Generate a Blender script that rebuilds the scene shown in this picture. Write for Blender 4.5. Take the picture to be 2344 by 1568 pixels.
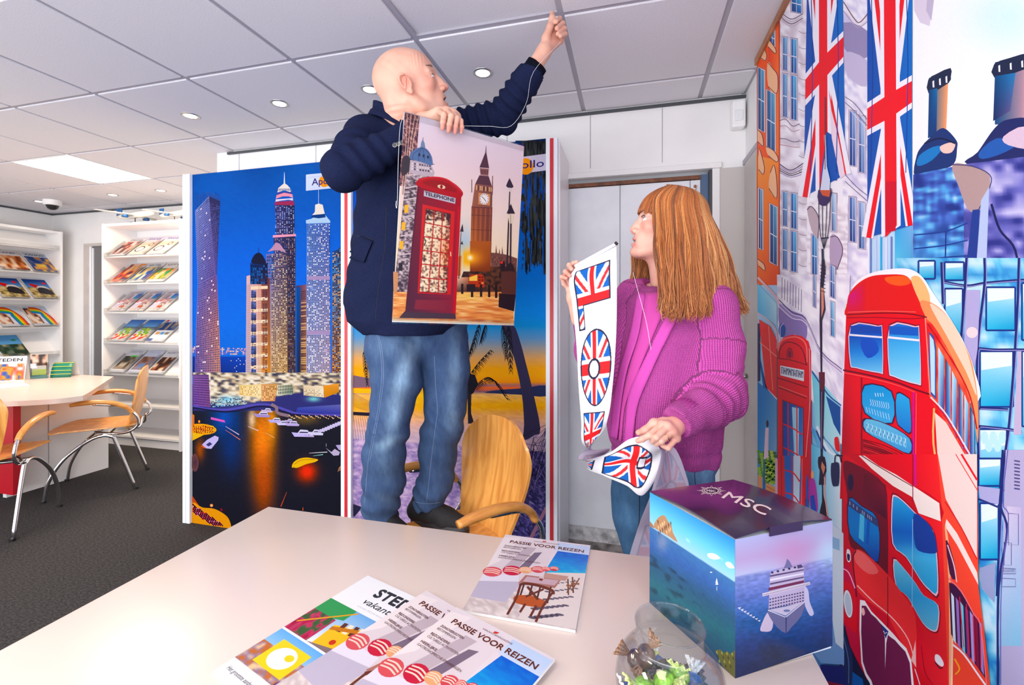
import bpy, bmesh, math, random
import numpy as np
from mathutils import Vector, Matrix, geometry as mgeo

for _o in list(bpy.data.objects):
    bpy.data.objects.remove(_o)
SC = bpy.context.scene
COL = SC.collection
R = math.radians
rng = random.Random(7)
CAMZ, FPX, HORY = 1.30, 1035.0, 715.0
TH = R(14.78)
CT, ST = math.cos(TH), math.sin(TH)
CEIL = 2.415

# ---------------------------------------------------------------- camera
cam = bpy.data.cameras.new('camera')
cam.sensor_width = 36.0
cam.lens = FPX / 2344 * 36.0
cam.shift_y = -(784 - HORY) / 2344
cam.clip_start = 0.02
camo = bpy.data.objects.new('camera', cam)
COL.objects.link(camo)
camo.location = (0, 0, CAMZ)
camo.rotation_euler = (R(90), 0, TH)
SC.camera = camo
# ---------------------------------------------------------------- world, exposure
wd = bpy.data.worlds.new('world'); SC.world = wd; wd.use_nodes = True
wn = wd.node_tree.nodes['Background']
wn.inputs[0].default_value = (0.80, 0.88, 1.0, 1); wn.inputs[1].default_value = 1.5
SC.view_settings.view_transform = 'Standard'
SC.view_settings.look = 'None'
SC.view_settings.gamma = 1.0
SC.view_settings.use_curve_mapping = False
SC.view_settings.exposure = -0.50
SC.cycles.use_denoising = True
SC.cycles.max_bounces = 8
SC.cycles.transparent_max_bounces = 16
SC.cycles.sample_clamp_indirect = 6.0
SC.cycles.caustics_refractive = False
SC.cycles.caustics_reflective = False
SC.cycles.blur_glossy = 1.0


def area(name, loc, rot, sx, sy, power, col=(1, 1, 1)):
    l = bpy.data.lights.new(name, 'AREA'); l.shape = 'RECTANGLE'; l.size = sx; l.size_y = sy
    l.energy = power; l.color = col
    o = bpy.data.objects.new(name, l); COL.objects.link(o)
    o.location = loc; o.rotation_euler = rot
    return o


# daylight through the shop window behind the camera, and an added ceiling uplight
area('window_daylight', (-4.2, -1.75, 1.45), (R(90), 0, 0), 3.8, 2.2, 90, (0.93, 0.96, 1.0))
area('window_daylight', (-0.85, -1.75, 1.45), (R(90), 0, 0), 2.6, 2.2, 80, (0.93, 0.96, 1.0))
area('added_uplight', (-2.6, -1.70, 0.55), (R(125), 0, 0), 6.8, 0.5, 120, (0.97, 0.96, 1.0))
# two unseen ceiling panels added behind the camera for frontal fill
area('panel_and_fill_light', (-0.555, -0.412, CEIL - 0.03), (0, 0, 0), 0.57, 0.57, 13, (1.0, 0.94, 0.88))
area('panel_and_fill_light', (-2.355, -0.412, CEIL - 0.03), (0, 0, 0), 0.57, 0.57, 34, (1.0, 0.94, 0.88))
area('panel_and_fill_light', (-4.155, 2.588, CEIL - 0.03), (0, 0, 0), 0.57, 0.57, 44, (1.0, 0.82, 0.62))
# daylight through the side window next to the mural, behind the viewer
area('side_window_daylight', (0.545, -0.80, 1.40), (R(90), 0, R(90)), 1.8, 1.9, 34, (0.88, 0.94, 1.0))
# ================================================================ helpers
def s2l(c):
    c = np.clip(np.asarray(c, dtype=float) / 255.0, 0, 1)
    return np.where(c <= 0.04045, c / 12.92, ((c + 0.055) / 1.055) ** 2.4)


def lin(c):
    v = s2l(c); return (float(v[0]), float(v[1]), float(v[2]), 1.0)


def ray(u, v):
    a = (np.asarray(u, float) - 1172) / FPX; b = (HORY - np.asarray(v, float)) / FPX
    return np.stack([a * CT - ST, a * ST + CT, b], -1)


def P(u, v, d):
    r = ray(u, v) * d; return np.array([r[0], r[1], r[2] + CAMZ])


def onplane(p0, n):
    p0 = np.asarray(p0, float); n = np.asarray(n, float) / np.linalg.norm(n)
    O = np.array([0, 0, CAMZ])
    k = float((p0 - O) @ n)
    if k > 0: nn = -n
    else: nn = n
    def f(xy, h):
        xy = np.asarray(xy, float)
        r = ray(xy[:, 0], xy[:, 1]); t = k / (r @ n)
        return O + r * t[:, None] + nn * h
    return f


def mat(name, col, rough=0.5, metal=0.0, spec=0.5, noise=0, nscale=50, bump=0, bscale=200, coat=0, trans=0, emit=0, vary=None):
    m = bpy.data.materials.new(name); m.use_nodes = True
    nt = m.node_tree; b = nt.nodes['Principled BSDF']
    b.inputs['Base Color'].default_value = lin(col)
    b.inputs['Roughness'].default_value = rough
    b.inputs['Metallic'].default_value = metal
    b.inputs['Specular IOR Level'].default_value = spec
    b.inputs['Coat Weight'].default_value = coat
    b.inputs['Coat Roughness'].default_value = 0.08
    if emit:
        b.inputs['Emission Color'].default_value = lin(col); b.inputs['Emission Strength'].default_value = emit
    tc = nt.nodes.new('ShaderNodeTexCoord')
    if noise or vary:
        n = nt.nodes.new('ShaderNodeTexNoise'); n.inputs['Scale'].default_value = nscale; n.inputs['Detail'].default_value = 4
        nt.links.new(tc.outputs['Object'], n.inputs['Vector'])
        r = nt.nodes.new('ShaderNodeValToRGB')
        c2 = vary if vary else [max(0, x * (1 - noise)) for x in col]
        c1 = col if vary else [min(255, x * (1 + noise * 0.5)) for x in col]
        r.color_ramp.elements[0].position = 0.35; r.color_ramp.elements[0].color = lin(c2)
        r.color_ramp.elements[1].position = 0.65; r.color_ramp.elements[1].color = lin(c1)
        nt.links.new(n.outputs['Fac'], r.inputs['Fac']); nt.links.new(r.outputs['Color'], b.inputs['Base Color'])
    if bump:
        n = nt.nodes.new('ShaderNodeTexNoise'); n.inputs['Scale'].default_value = bscale; n.inputs['Detail'].default_value = 3
        nt.links.new(tc.outputs['Object'], n.inputs['Vector'])
        bp = nt.nodes.new('ShaderNodeBump'); bp.inputs['Strength'].default_value = bump; bp.inputs['Distance'].default_value = 0.002
        nt.links.new(n.outputs['Fac'], bp.inputs['Height']); nt.links.new(bp.outputs['Normal'], b.inputs['Normal'])
    return m


def attrmat(name, rough=0.5, spec=0.4, gain=1.0, coat=0, bump=0, bscale=300, sss=0, fleck=0, fscale=400, sheen=0, stretch=None):
    m = bpy.data.materials.new(name); m.use_nodes = True
    nt = m.node_tree; b = nt.nodes['Principled BSDF']
    a = nt.nodes.new('ShaderNodeAttribute'); a.attribute_name = 'Col'
    v = nt.nodes.new('ShaderNodeVectorMath'); v.operation = 'SCALE'; v.inputs['Scale'].default_value = gain
    nt.links.new(a.outputs['Color'], v.inputs[0])
    out = v.outputs[0]
    tc = nt.nodes.new('ShaderNodeTexCoord'); src = tc.outputs['Object']
    if stretch:
        mp = nt.nodes.new('ShaderNodeMapping'); mp.inputs['Scale'].default_value = stretch
        nt.links.new(src, mp.inputs['Vector']); src = mp.outputs[0]
    if fleck:
        n = nt.nodes.new('ShaderNodeTexNoise'); n.inputs['Scale'].default_value = fscale; n.inputs['Detail'].default_value = 3
        nt.links.new(src, n.inputs['Vector'])
        mr = nt.nodes.new('ShaderNodeMapRange'); mr.inputs['From Min'].default_value = 0.3; mr.inputs['From Max'].default_value = 0.7
        mr.inputs['To Min'].default_value = 1 - fleck; mr.inputs['To Max'].default_value = 1 + fleck
        nt.links.new(n.outputs['Fac'], mr.inputs['Value'])
        v2 = nt.nodes.new('ShaderNodeVectorMath'); v2.operation = 'SCALE'
        nt.links.new(out, v2.inputs[0]); nt.links.new(mr.outputs[0], v2.inputs['Scale']); out = v2.outputs[0]
    nt.links.new(out, b.inputs['Base Color'])
    b.inputs['Roughness'].default_value = rough; b.inputs['Specular IOR Level'].default_value = spec
    b.inputs['Coat Weight'].default_value = coat; b.inputs['Coat Roughness'].default_value = 0.1
    b.inputs['Sheen Weight'].default_value = sheen
    if sss:
        b.inputs['Subsurface Weight'].default_value = sss; b.inputs['Subsurface Radius'].default_value = (0.008, 0.003, 0.0015)
        b.inputs['Subsurface Scale'].default_value = 1.0
    if bump:
        n = nt.nodes.new('ShaderNodeTexNoise'); n.inputs['Scale'].default_value = bscale; n.inputs['Detail'].default_value = 3
        nt.links.new(src, n.inputs['Vector'])
        bp = nt.nodes.new('ShaderNodeBump'); bp.inputs['Strength'].default_value = bump; bp.inputs['Distance'].default_value = 0.002
        nt.links.new(n.outputs['Fac'], bp.inputs['Height']); nt.links.new(bp.outputs['Normal'], b.inputs['Normal'])
    return m


def glassmat(name, tint=(235, 240, 245), gloss=0.12, edge=0.55):
    m = bpy.data.materials.new(name); m.use_nodes = True
    nt = m.node_tree; nt.nodes.clear()
    o = nt.nodes.new('ShaderNodeOutputMaterial'); mx = nt.nodes.new('ShaderNodeMixShader')
    t = nt.nodes.new('ShaderNodeBsdfTransparent'); t.inputs[0].default_value = lin(tint)
    g = nt.nodes.new('ShaderNodeBsdfGlossy'); g.inputs['Roughness'].default_value = 0.03
    lw = nt.nodes.new('ShaderNodeLayerWeight'); lw.inputs['Blend'].default_value = 0.25
    mr = nt.nodes.new('ShaderNodeMapRange'); mr.inputs['To Min'].default_value = gloss * 0.4; mr.inputs['To Max'].default_value = edge
    nt.links.new(lw.outputs['Facing'], mr.inputs['Value']); nt.links.new(mr.outputs[0], mx.inputs[0])
    nt.links.new(t.outputs[0], mx.inputs[1]); nt.links.new(g.outputs[0], mx.inputs[2]); nt.links.new(mx.outputs[0], o.inputs[0])
    return m


def tag(o, label=None, cat=None, group=None, kind=None):
    if label: o['label'] = label
    if cat: o['category'] = cat
    if group: o['group'] = group
    if kind: o['kind'] = kind
    return o


def mkobj(name, V, F, m=None, parent=None, smooth=False, cols=None, loc=None, auto=None):
    me = bpy.data.meshes.new(name)
    V = np.asarray(V, dtype=np.float32)
    if isinstance(F, np.ndarray):
        k = F.shape[1]; nf = len(F)
        me.vertices.add(len(V)); me.vertices.foreach_set('co', V.ravel())
        me.loops.add(nf * k); me.loops.foreach_set('vertex_index', F.astype(np.int32).ravel())
        me.polygons.add(nf); me.polygons.foreach_set('loop_start', np.arange(0, nf * k, k, dtype=np.int32))
        me.update(calc_edges=True)
    else:
        me.from_pydata([tuple(map(float, v)) for v in V], [], [tuple(f) for f in F]); me.update()
    if cols is not None:
        ca = me.color_attributes.new('Col', 'FLOAT_COLOR', 'POINT')
        c = np.ones((len(V), 4), np.float32); c[:, :3] = cols; ca.data.foreach_set('color', c.ravel())
    if m: me.materials.append(m)
    if smooth: me.polygons.foreach_set('use_smooth', [True] * len(me.polygons))
    if auto:
        try: me.set_sharp_from_angle(angle=R(auto))
        except Exception: pass
    o = bpy.data.objects.new(name, me); COL.objects.link(o)
    if parent is not None: o.parent = parent
    if loc is not None: o.location = loc
    return o


def empty(name, loc=(0, 0, 0), rz=0, **k):
    o = bpy.data.objects.new(name, None); COL.objects.link(o); o.location = loc; o.rotation_euler = (0, 0, rz)
    o.empty_display_size = 0.05
    return tag(o, **k)


def dup(o, parent=None):
    c = o.copy(); COL.objects.link(c)
    if parent is not None: c.parent = parent
    for ch in list(o.children): dup(ch, c)
    return c


class MB:
    """collects geometry for one mesh"""
    def __init__(s): s.V = []; s.F = []
    def add(s, V, F):
        n = len(s.V); s.V += [tuple(map(float, v)) for v in V]; s.F += [tuple(i + n for i in f) for f in F]; return s
    def box(s, x0, x1, y0, y1, z0, z1, bev=0.0):
        if bev <= 0:
            V = [(x, y, z) for z in (z0, z1) for y in (y0, y1) for x in (x0, x1)]
            return s.add(V, [(0, 2, 3, 1), (4, 5, 7, 6), (0, 1, 5, 4), (2, 6, 7, 3), (0, 4, 6, 2), (1, 3, 7, 5)])
        bm = bmesh.new(); bmesh.ops.create_cube(bm, size=1)
        for v in bm.verts:
            v.co = Vector(((x0 + x1) / 2 + v.co.x * (x1 - x0), (y0 + y1) / 2 + v.co.y * (y1 - y0), (z0 + z1) / 2 + v.co.z * (z1 - z0)))
        bmesh.ops.bevel(bm, geom=bm.edges[:], offset=bev, segments=2, profile=0.5, affect='EDGES')
        bm.verts.index_update()
        s.add([v.co for v in bm.verts], [[v.index for v in f.verts] for f in bm.faces]); bm.free(); return s
    def prism(s, pts, z0, z1):
        n = len(pts); V = [(p[0], p[1], z0) for p in pts] + [(p[0], p[1], z1) for p in pts]
        F = [tuple(range(n - 1, -1, -1)), tuple(range(n, 2 * n))] + [(i, (i + 1) % n, n + (i + 1) % n, n + i) for i in range(n)]
        return s.add(V, F)
    def tube(s, pts, r, n=10, sm=0, flat=1.0, up=None):
        V, F = tube(pts, r, n, sm, flat, up); return s.add(V, F)
    def lathe(s, prof, c=(0, 0, 0), n=32, close=False):
        V = []; F = []
        m = len(prof)
        for (r, z) in prof:
            for k in range(n):
                a = 2 * math.pi * k / n; V.append((c[0] + r * math.cos(a), c[1] + r * math.sin(a), c[2] + z))
        for i in range(m - 1):
            for k in range(n):
                k2 = (k + 1) % n; F.append((i * n + k, i * n + k2, (i + 1) * n + k2, (i + 1) * n + k))
        return s.add(V, F)
    def obj(s, name, m, parent=None, smooth=False, auto=None, loc=None):
        return mkobj(name, s.V, s.F, m, parent, smooth or bool(auto), None, loc, auto)


def spline(pts, k=6, closed=False):
    p = np.asarray(pts, float); n = len(p); out = []
    rg = range(n) if closed else range(n - 1)
    for i in rg:
        if closed: a, b, c, d = p[(i - 1) % n], p[i], p[(i + 1) % n], p[(i + 2) % n]
        else: b, c = p[i], p[i + 1]; a = p[i - 1] if i > 0 else 2 * b - c; d = p[i + 2] if i + 2 < n else 2 * c - b
        for j in range(k):
            t = j / k
            out.append(0.5 * ((2 * b) + (c - a) * t + (2 * a - 5 * b + 4 * c - d) * t * t + (3 * b - a - 3 * c + d) * t ** 3))
    if not closed: out.append(p[-1])
    return np.array(out)


def tube(pts, r, n=10, sm=0, flat=1.0, up=None):
    pts = np.asarray(pts, float); rr = np.asarray(r, float) * np.ones(len(pts))
    if sm:
        q = spline(np.column_stack([pts, rr]), sm); pts = q[:, :3]; rr = q[:, 3]
    m = len(pts); T = np.gradient(pts, axis=0); T /= np.linalg.norm(T, axis=1)[:, None] + 1e-12
    u0 = np.array(up if up is not None else (0, 0, 1.0), float)
    if abs(T[0] @ u0) > 0.95 and up is None: u0 = np.array([1.0, 0, 0])
    V = []; F = []
    U = u0 - T[0] * (T[0] @ u0); U /= np.linalg.norm(U)
    for i in range(m):
        if up is not None: U = u0 - T[i] * (T[i] @ u0)
        else: U = U - T[i] * (T[i] @ U)
        U /= np.linalg.norm(U) + 1e-12; W = np.cross(T[i], U)
        for k in range(n):
            a = 2 * math.pi * k / n; V.append(pts[i] + rr[i] * (math.cos(a) * W + math.sin(a) * U * flat))
    for i in range(m - 1):
        for k in range(n):
            k2 = (k + 1) % n; F.append((i * n + k, i * n + k2, (i + 1) * n + k2, (i + 1) * n + k))
    F.append(tuple(range(n - 1, -1, -1))); F.append(tuple((m - 1) * n + k for k in range(n)))
    return V, F


def thick(fn, nu, nv, th):
    """closed thick sheet over (u,v) in [0,1]^2; fn -> point"""
    G = np.array([[fn(i / nu, j / nv) for j in range(nv + 1)] for i in range(nu + 1)], float)
    du = np.gradient(G, axis=0); dv = np.gradient(G, axis=1); N = np.cross(du, dv)
    N /= np.linalg.norm(N, axis=2)[:, :, None] + 1e-12
    A = (G + N * th / 2).reshape(-1, 3); B = (G - N * th / 2).reshape(-1, 3); n0 = len(A)
    V = np.vstack([A, B]); F = []
    ix = lambda i, j: i * (nv + 1) + j
    for i in range(nu):
        for j in range(nv):
            F.append((ix(i, j), ix(i + 1, j), ix(i + 1, j + 1), ix(i, j + 1)))
            F.append((n0 + ix(i, j), n0 + ix(i, j + 1), n0 + ix(i + 1, j + 1), n0 + ix(i + 1, j)))
    b = [ix(i, 0) for i in range(nu + 1)] + [ix(nu, j) for j in range(1, nv + 1)] + [ix(i, nv) for i in range(nu - 1, -1, -1)] + [ix(0, j) for j in range(nv - 1, 0, -1)]
    for k in range(len(b)):
        a, c = b[k], b[(k + 1) % len(b)]; F.append((a, n0 + a, n0 + c, c))
    return V, F


# ================================================================ flat print (polygons laid on a sheet, one mesh per print)
_FONT = {}


def textpolys(s, res=3):
    if s in _FONT: return _FONT[s]
    cu = bpy.data.curves.new('t', 'FONT'); cu.body = s; cu.size = 1.0; cu.resolution_u = res
    cu.fill_mode = 'FRONT'
    o = bpy.data.objects.new('t', cu); COL.objects.link(o)
    dg = bpy.context.evaluated_depsgraph_get(); me = bpy.data.meshes.new_from_object(o.evaluated_get(dg))
    V = np.array([v.co[:2] for v in me.vertices]) if len(me.vertices) else np.zeros((0, 2))
    F = [tuple(p.vertices) for p in me.polygons]
    bpy.data.objects.remove(o); bpy.data.curves.remove(cu); bpy.data.meshes.remove(me)
    _FONT[s] = (V, F); return V, F


A3 = np.array([0.2126, 0.7152, 0.0722])


class Art:
    def __init__(s, mp, dh=0.00001, h0=0.0004):
        s.sat = 1.18; s.gain = 0.8; s.mp = mp; s.V = []; s.C = []; s.F = []; s.n = 0; s.h = h0; s.dh = dh; s.t = (0, 0, 1, 1); s.rg = random.Random(3)
    def xf(s, ox, oy, k, ky=None): s.t = (ox, oy, k, ky or k); return s
    def up(s): s.h += s.dh
    def _put(s, xy, F, col):
        xy = np.asarray(xy, float); ox, oy, k, ky = s.t
        q = np.column_stack([ox + xy[:, 0] / k, oy + xy[:, 1] / ky])
        s.V.append(s.mp(q, s.h)); c = np.asarray(col, float)
        if c.ndim == 1: c = np.tile(c, (len(q), 1))
        s.C.append(s2l(c)); s.F += [tuple(i + s.n for i in f) for f in F]; s.n += len(q)
    def poly(s, pts, col, sm=0, lift=True):
        if lift: s.up()
        p = spline(pts, sm, True) if sm else np.asarray(pts, float)
        tr = mgeo.tessellate_polygon([[Vector((a, b, 0)) for a, b in p]])
        s._put(p, tr, col); return s
    def grad(s, pts, cols, lift=True):
        """quad with corner colours"""
        if lift: s.up()
        p = np.asarray(pts, float); c = np.asarray(cols, float); n = 8; P_ = []; C_ = []
        for i in range(n + 1):
            for j in range(n + 1):
                a, b = i / n, j / n; w = np.array([(1 - a) * (1 - b), a * (1 - b), a * b, (1 - a) * b]); P_.append(w @ p); C_.append(w @ c)
        F = [(i * (n + 1) + j, (i + 1) * (n + 1) + j, (i + 1) * (n + 1) + j + 1, i * (n + 1) + j + 1) for i in range(n) for j in range(n)]
        s._put(P_, F, C_); return s
    def grid(s, x0, y0, x1, y1, nx, ny, fn, lift=True):
        if lift: s.up()
        X, Y = np.meshgrid(np.linspace(x0, x1, nx + 1), np.linspace(y0, y1, ny + 1)); X = X.ravel(); Y = Y.ravel()
        C = fn(X, Y); W = nx + 1
        F = [(j * W + i, j * W + i + 1, (j + 1) * W + i + 1, (j + 1) * W + i) for j in range(ny) for i in range(nx)]
        s._put(np.column_stack([X, Y]), F, C); return s
    def line(s, pts, w, col, sm=0, lift=True):
        if lift: s.up()
        p = np.asarray(pts, float)
        w = np.asarray(w, float) * np.ones(len(p))
        if sm: q = spline(np.column_stack([p, w]), sm); p = q[:, :2]; w = q[:, 2]
        T = np.gradient(p, axis=0); T /= np.linalg.norm(T, axis=1)[:, None] + 1e-9; N = np.column_stack([-T[:, 1], T[:, 0]])
        a = p + N * w[:, None] / 2; b = p - N * w[:, None] / 2; n = len(p)
        s._put(np.vstack([a, b]), [(i, i + 1, n + i + 1, n + i) for i in range(n - 1)], col); return s
    def ell(s, cx, cy, rx, ry, col, n=24, rot=0, lift=True, edge=None):
        if lift: s.up()
        a = np.arange(n) * 2 * math.pi / n; x = rx * np.cos(a); y = ry * np.sin(a); c, d = math.cos(rot), math.sin(rot)
        p = np.column_stack([cx + x * c - y * d, cy + x * d + y * c]); p = np.vstack([p, [[cx, cy]]])
        cl = np.tile(np.asarray(edge if edge is not None else col, float), (n + 1, 1)); cl[-1] = col
        s._put(p, [(i, (i + 1) % n, n) for i in range(n)], cl); return s
    def wins(s, q, nx, ny, cols, fx=0.6, fy=0.6, prob=1.0):
        """grid of small window quads inside quad q (tl,tr,br,bl)"""
        s.up(); q = np.asarray(q, float); pts = []; F = []; C = []
        for i in range(nx):
            for j in range(ny):
                if s.rg.random() > prob: continue
                a0 = (i + 0.5 - fx / 2) / nx; a1 = (i + 0.5 + fx / 2) / nx; b0 = (j + 0.5 - fy / 2) / ny; b1 = (j + 0.5 + fy / 2) / ny
                n = len(pts)
                for a, b in ((a0, b0), (a1, b0), (a1, b1), (a0, b1)):
                    pts.append((1 - a) * (1 - b) * q[0] + a * (1 - b) * q[1] + a * b * q[2] + (1 - a) * b * q[3])
                F.append((n, n + 1, n + 2, n + 3)); c = s.rg.choice(cols); C += [c] * 4
        if pts: s._put(pts, F, C)
        return s
    def text(s, st, o, ex, ey, col, bold=0, shear=0):
        """o = baseline left, ex = vector of the full text width, ey = vector of the cap height"""
        V, F = textpolys(st); V = V.copy()
        if shear: V[:, 0] += V[:, 1] * shear
        w = max(V[:, 0].max() - V[:, 0].min(), 1e-6); x = (V[:, 0] - V[:, 0].min()) / w; y = V[:, 1] / 0.70
        o = np.asarray(o, float); ex = np.asarray(ex, float); ey = np.asarray(ey, float)
        offs = [(0, 0)] if not bold else [(0, 0), (bold, 0), (-bold, 0), (0, bold), (0, -bold)]
        for dx, dy in offs:
            s.up(); s._put(o + x[:, None] * ex + y[:, None] * ey + np.array([dx, dy]), F, col)
        return s
    def obj(s, name, m, parent=None):
        V = np.vstack(s.V); C = np.vstack(s.C); lm = C @ A3; C = np.clip(lm[:, None] + (C - lm[:, None]) * s.sat, 0, 1) * s.gain
        return mkobj(name, V, s.F, m, parent, False, C)


def noise2(x, y, seed=0):
    """cheap smooth value noise, 0..1"""
    x = np.asarray(x, float); y = np.asarray(y, float)
    xi = np.floor(x); yi = np.floor(y); fx = x - xi; fy = y - yi; fx = fx * fx * (3 - 2 * fx); fy = fy * fy * (3 - 2 * fy)
    def h(a, b): v = np.sin(a * 127.1 + b * 311.7 + seed * 74.7) * 43758.5453; return v - np.floor(v)
    return (h(xi, yi) * (1 - fx) + h(xi + 1, yi) * fx) * (1 - fy) + (h(xi, yi + 1) * (1 - fx) + h(xi + 1, yi + 1) * fx) * fy


def ramp(t, stops):
    t = np.asarray(t, float); xs = [a for a, _ in stops]; cs = np.array([c for _, c in stops], float)
    return np.stack([np.interp(t, xs, cs[:, k]) for k in range(3)], -1)


def glow(C, x, y, cx, cy, rx, ry, col, k=1.0):
    w = k * np.exp(-(((x - cx) / rx) ** 2 + ((y - cy) / ry) ** 2)); w = np.clip(w, 0, 1)[:, None]
    return C * (1 - w) + np.asarray(col, float) * w


# ================================================================ materials
M = {}
M['tile'] = mat('ceiling_tile', (226, 223, 229), 0.9, noise=0.05, nscale=260, bump=0.22, bscale=520)
M['tbar'] = mat('tbar', (172, 168, 178), 0.5)
M['wall'] = mat('wall_paint', (243, 241, 240), 0.6, noise=0.02, nscale=3)
M['white'] = mat('white_laminate', (246, 244, 244), 0.35)
M['whiteframe'] = mat('white_frame', (238, 243, 250), 0.4)
M['grey'] = mat('grey_paint', (196, 188, 184), 0.5, noise=0.03, nscale=8)
M['darkgrey'] = mat('dark_grey', (70, 72, 78), 0.5)
M['door'] = mat('door_white', (240, 244, 250), 0.45, noise=0.04, nscale=4)
M['red'] = mat('red_strip', (206, 36, 48), 0.4)
M['redpanel'] = mat('red_laminate', (196, 16, 36), 0.4)
M['brown'] = mat('brown_wood', (120, 72, 48), 0.6, noise=0.2, nscale=30)
M['brass'] = mat('copper_trim', (176, 108, 66), 0.4, noise=0.15, nscale=20)
M['chrome'] = mat('chrome', (225, 225, 228), 0.12, metal=1.0)
M['steel'] = mat('steel', (190, 188, 184), 0.3, metal=1.0)
M['black'] = mat('black_plastic', (22, 22, 25), 0.4)
M['table'] = mat('table_laminate', (216, 199, 190), 0.25, spec=0.5)
M['acrylic'] = glassmat('clear_acrylic', (246, 246, 246), 0.12, 0.4)
M['glass'] = glassmat('clear_glass', (246, 247, 248), 0.05, 0.42)
M['paper'] = mat('paper_white', (236, 236, 238), 0.5)
M['print'] = attrmat('print_satin', 0.6, 0.06)
M['gloss'] = attrmat('print_gloss', 0.3, 0.3)
M['fabricprint'] = attrmat('print_fabric', 0.6, 0.25, fleck=0.05, fscale=900)
M['lamp'] = mat('lamp_glow', (255, 244, 226), 0.5, emit=14)


def carpet():
    m = mat('carpet', (62, 60, 60), 0.95)
    nt = m.node_tree; b = nt.nodes['Principled BSDF']; tc = nt.nodes.new('ShaderNodeTexCoord')
    n = nt.nodes.new('ShaderNodeTexNoise'); n.inputs['Scale'].default_value = 60; n.inputs['Detail'].default_value = 7; n.inputs['Roughness'].default_value = 0.75
    mp = nt.nodes.new('ShaderNodeMapping'); mp.inputs['Scale'].default_value = (1, 2.6, 1); mp.inputs['Rotation'].default_value = (0, 0, 0.2)
    r = nt.nodes.new('ShaderNodeValToRGB'); e = r.color_ramp.elements
    e[0].position = 0.4; e[0].color = lin((14, 13, 15)); e[1].position = 0.64; e[1].color = lin((74, 69, 68))
    nt.links.new(tc.outputs['Object'], mp.inputs[0]); nt.links.new(mp.outputs[0], n.inputs['Vector']); nt.links.new(n.outputs['Fac'], r.inputs['Fac'])
    nt.links.new(r.outputs['Color'], b.inputs['Base Color'])
    bp = nt.nodes.new('ShaderNodeBump'); bp.inputs['Strength'].default_value = 0.8; bp.inputs['Distance'].default_value = 0.004
    nt.links.new(n.outputs['Fac'], bp.inputs['Height']); nt.links.new(bp.outputs['Normal'], b.inputs['Normal'])
    return m


M['carpet'] = carpet()


def woodmat(name, c1, c2, rough=0.35, sc=(2, 2, 14), rot=(0, 0, 0)):
    m = mat(name, c1, rough, coat=0.25)
    nt = m.node_tree; b = nt.nodes['Principled BSDF']; tc = nt.nodes.new('ShaderNodeTexCoord')
    mp = nt.nodes.new('ShaderNodeMapping'); mp.inputs['Scale'].default_value = sc; mp.inputs['Rotation'].default_value = rot
    n = nt.nodes.new('ShaderNodeTexNoise'); n.inputs['Scale'].default_value = 6; n.inputs['Detail'].default_value = 5; n.inputs['Distortion'].default_value = 0.6
    r = nt.nodes.new('ShaderNodeValToRGB'); e = r.color_ramp.elements
    e[0].position = 0.35; e[0].color = lin(c2); e[1].position = 0.62; e[1].color = lin(c1)
    nt.links.new(tc.outputs['Object'], mp.inputs[0]); nt.links.new(mp.outputs[0], n.inputs['Vector']); nt.links.new(n.outputs['Fac'], r.inputs['Fac'])
    nt.links.new(r.outputs['Color'], b.inputs['Base Color'])
    return m


M['plywood'] = woodmat('beech_plywood', (232, 166, 84), (206, 134, 58), 0.35, (3, 7, 0.8))
M['armwood'] = woodmat('beech_arm', (230, 160, 78), (202, 128, 56), 0.28, (1.5, 6, 6))
# ================================================================ room shell
XL, XR, YF, YB, YW = -6.33, 0.565, -1.9, 3.62, 2.54      # left wall, right wall, shop front, far wall, back wall
def struct(mb, name, m, **k):
    o = mb.obj(name, m, **k); o['kind'] = 'structure'; return o
struct(MB().box(XL, XR, YF, YB, -0.05, 0), 'floor', M['carpet'])
struct(MB().box(XL - 0.1, XL, YF, YB, 0, CEIL + 0.1), 'wall_left', M['wall'])
struct(MB().box(XL - 0.1, XR + 0.1, YB, YB + 0.1, 0, CEIL + 0.1), 'wall_far', M['wall'])
struct(MB().box(XR, XR + 0.1, 0.15, YW + 0.1, 0, CEIL + 0.1).box(XR, XR + 0.1, YF, -1.75, 0, CEIL + 0.1).box(XR, XR + 0.1, -1.75, 0.15, 0, 0.4).box(XR, XR + 0.1, -1.75, 0.15, 2.36, CEIL + 0.1), 'wall_right', M['wall'])
struct(MB().box(XR + 0.04, XR + 0.05, -1.75, 0.15, 0.4, 2.36), 'window_5', M['glass'])
# back wall with its door opening (x -0.352..0.364 leaf, frame to 0.406)
DX0, DX1, DZ = -0.46, 0.406, 2.045
wb = MB().box(-2.71, DX0, YW, YW + 0.1, 0, CEIL + 0.1).box(DX0, DX1, YW, YW + 0.1, DZ, CEIL + 0.1).box(DX1, XR, YW, YW + 0.1, 0, CEIL + 0.1)
wbo = struct(wb, 'wall_back', M['wall'])
for x in (-2.62, -2.0, -1.38, -0.7, -0.22, 0.16):
    MB().box(x - 0.002, x + 0.002, YW - 0.0015, YW + 0.001, 2.1, CEIL - 0.02).obj('panel_joint', M['tbar'], wbo)
struct(MB().box(-2.81, -2.71, YW, YB, 0, CEIL + 0.1), 'wall_return', M['wall'])
# shop front behind the camera
wf = MB().box(XL, XR, YF - 0.1, YF, 0, 0.35).box(XL, XR, YF - 0.1, YF, 2.3, CEIL + 0.1)
for x in (XL, -4.3, -2.2, -0.1, XR - 0.1): wf.box(x, x + 0.1, YF - 0.1, YF, 0.35, 2.3)
struct(wf, 'wall_front', M['wall'])
for i in range(4):
    x0 = (XL, -4.3, -2.2, -0.1)[i] + 0.1; x1 = (-4.3, -2.2, -0.1, XR - 0.1)[i]
    struct(MB().box(x0, x1, YF - 0.06, YF - 0.05, 0.35, 2.3), 'window_%d' % (i + 1), M['glass'])
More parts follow.
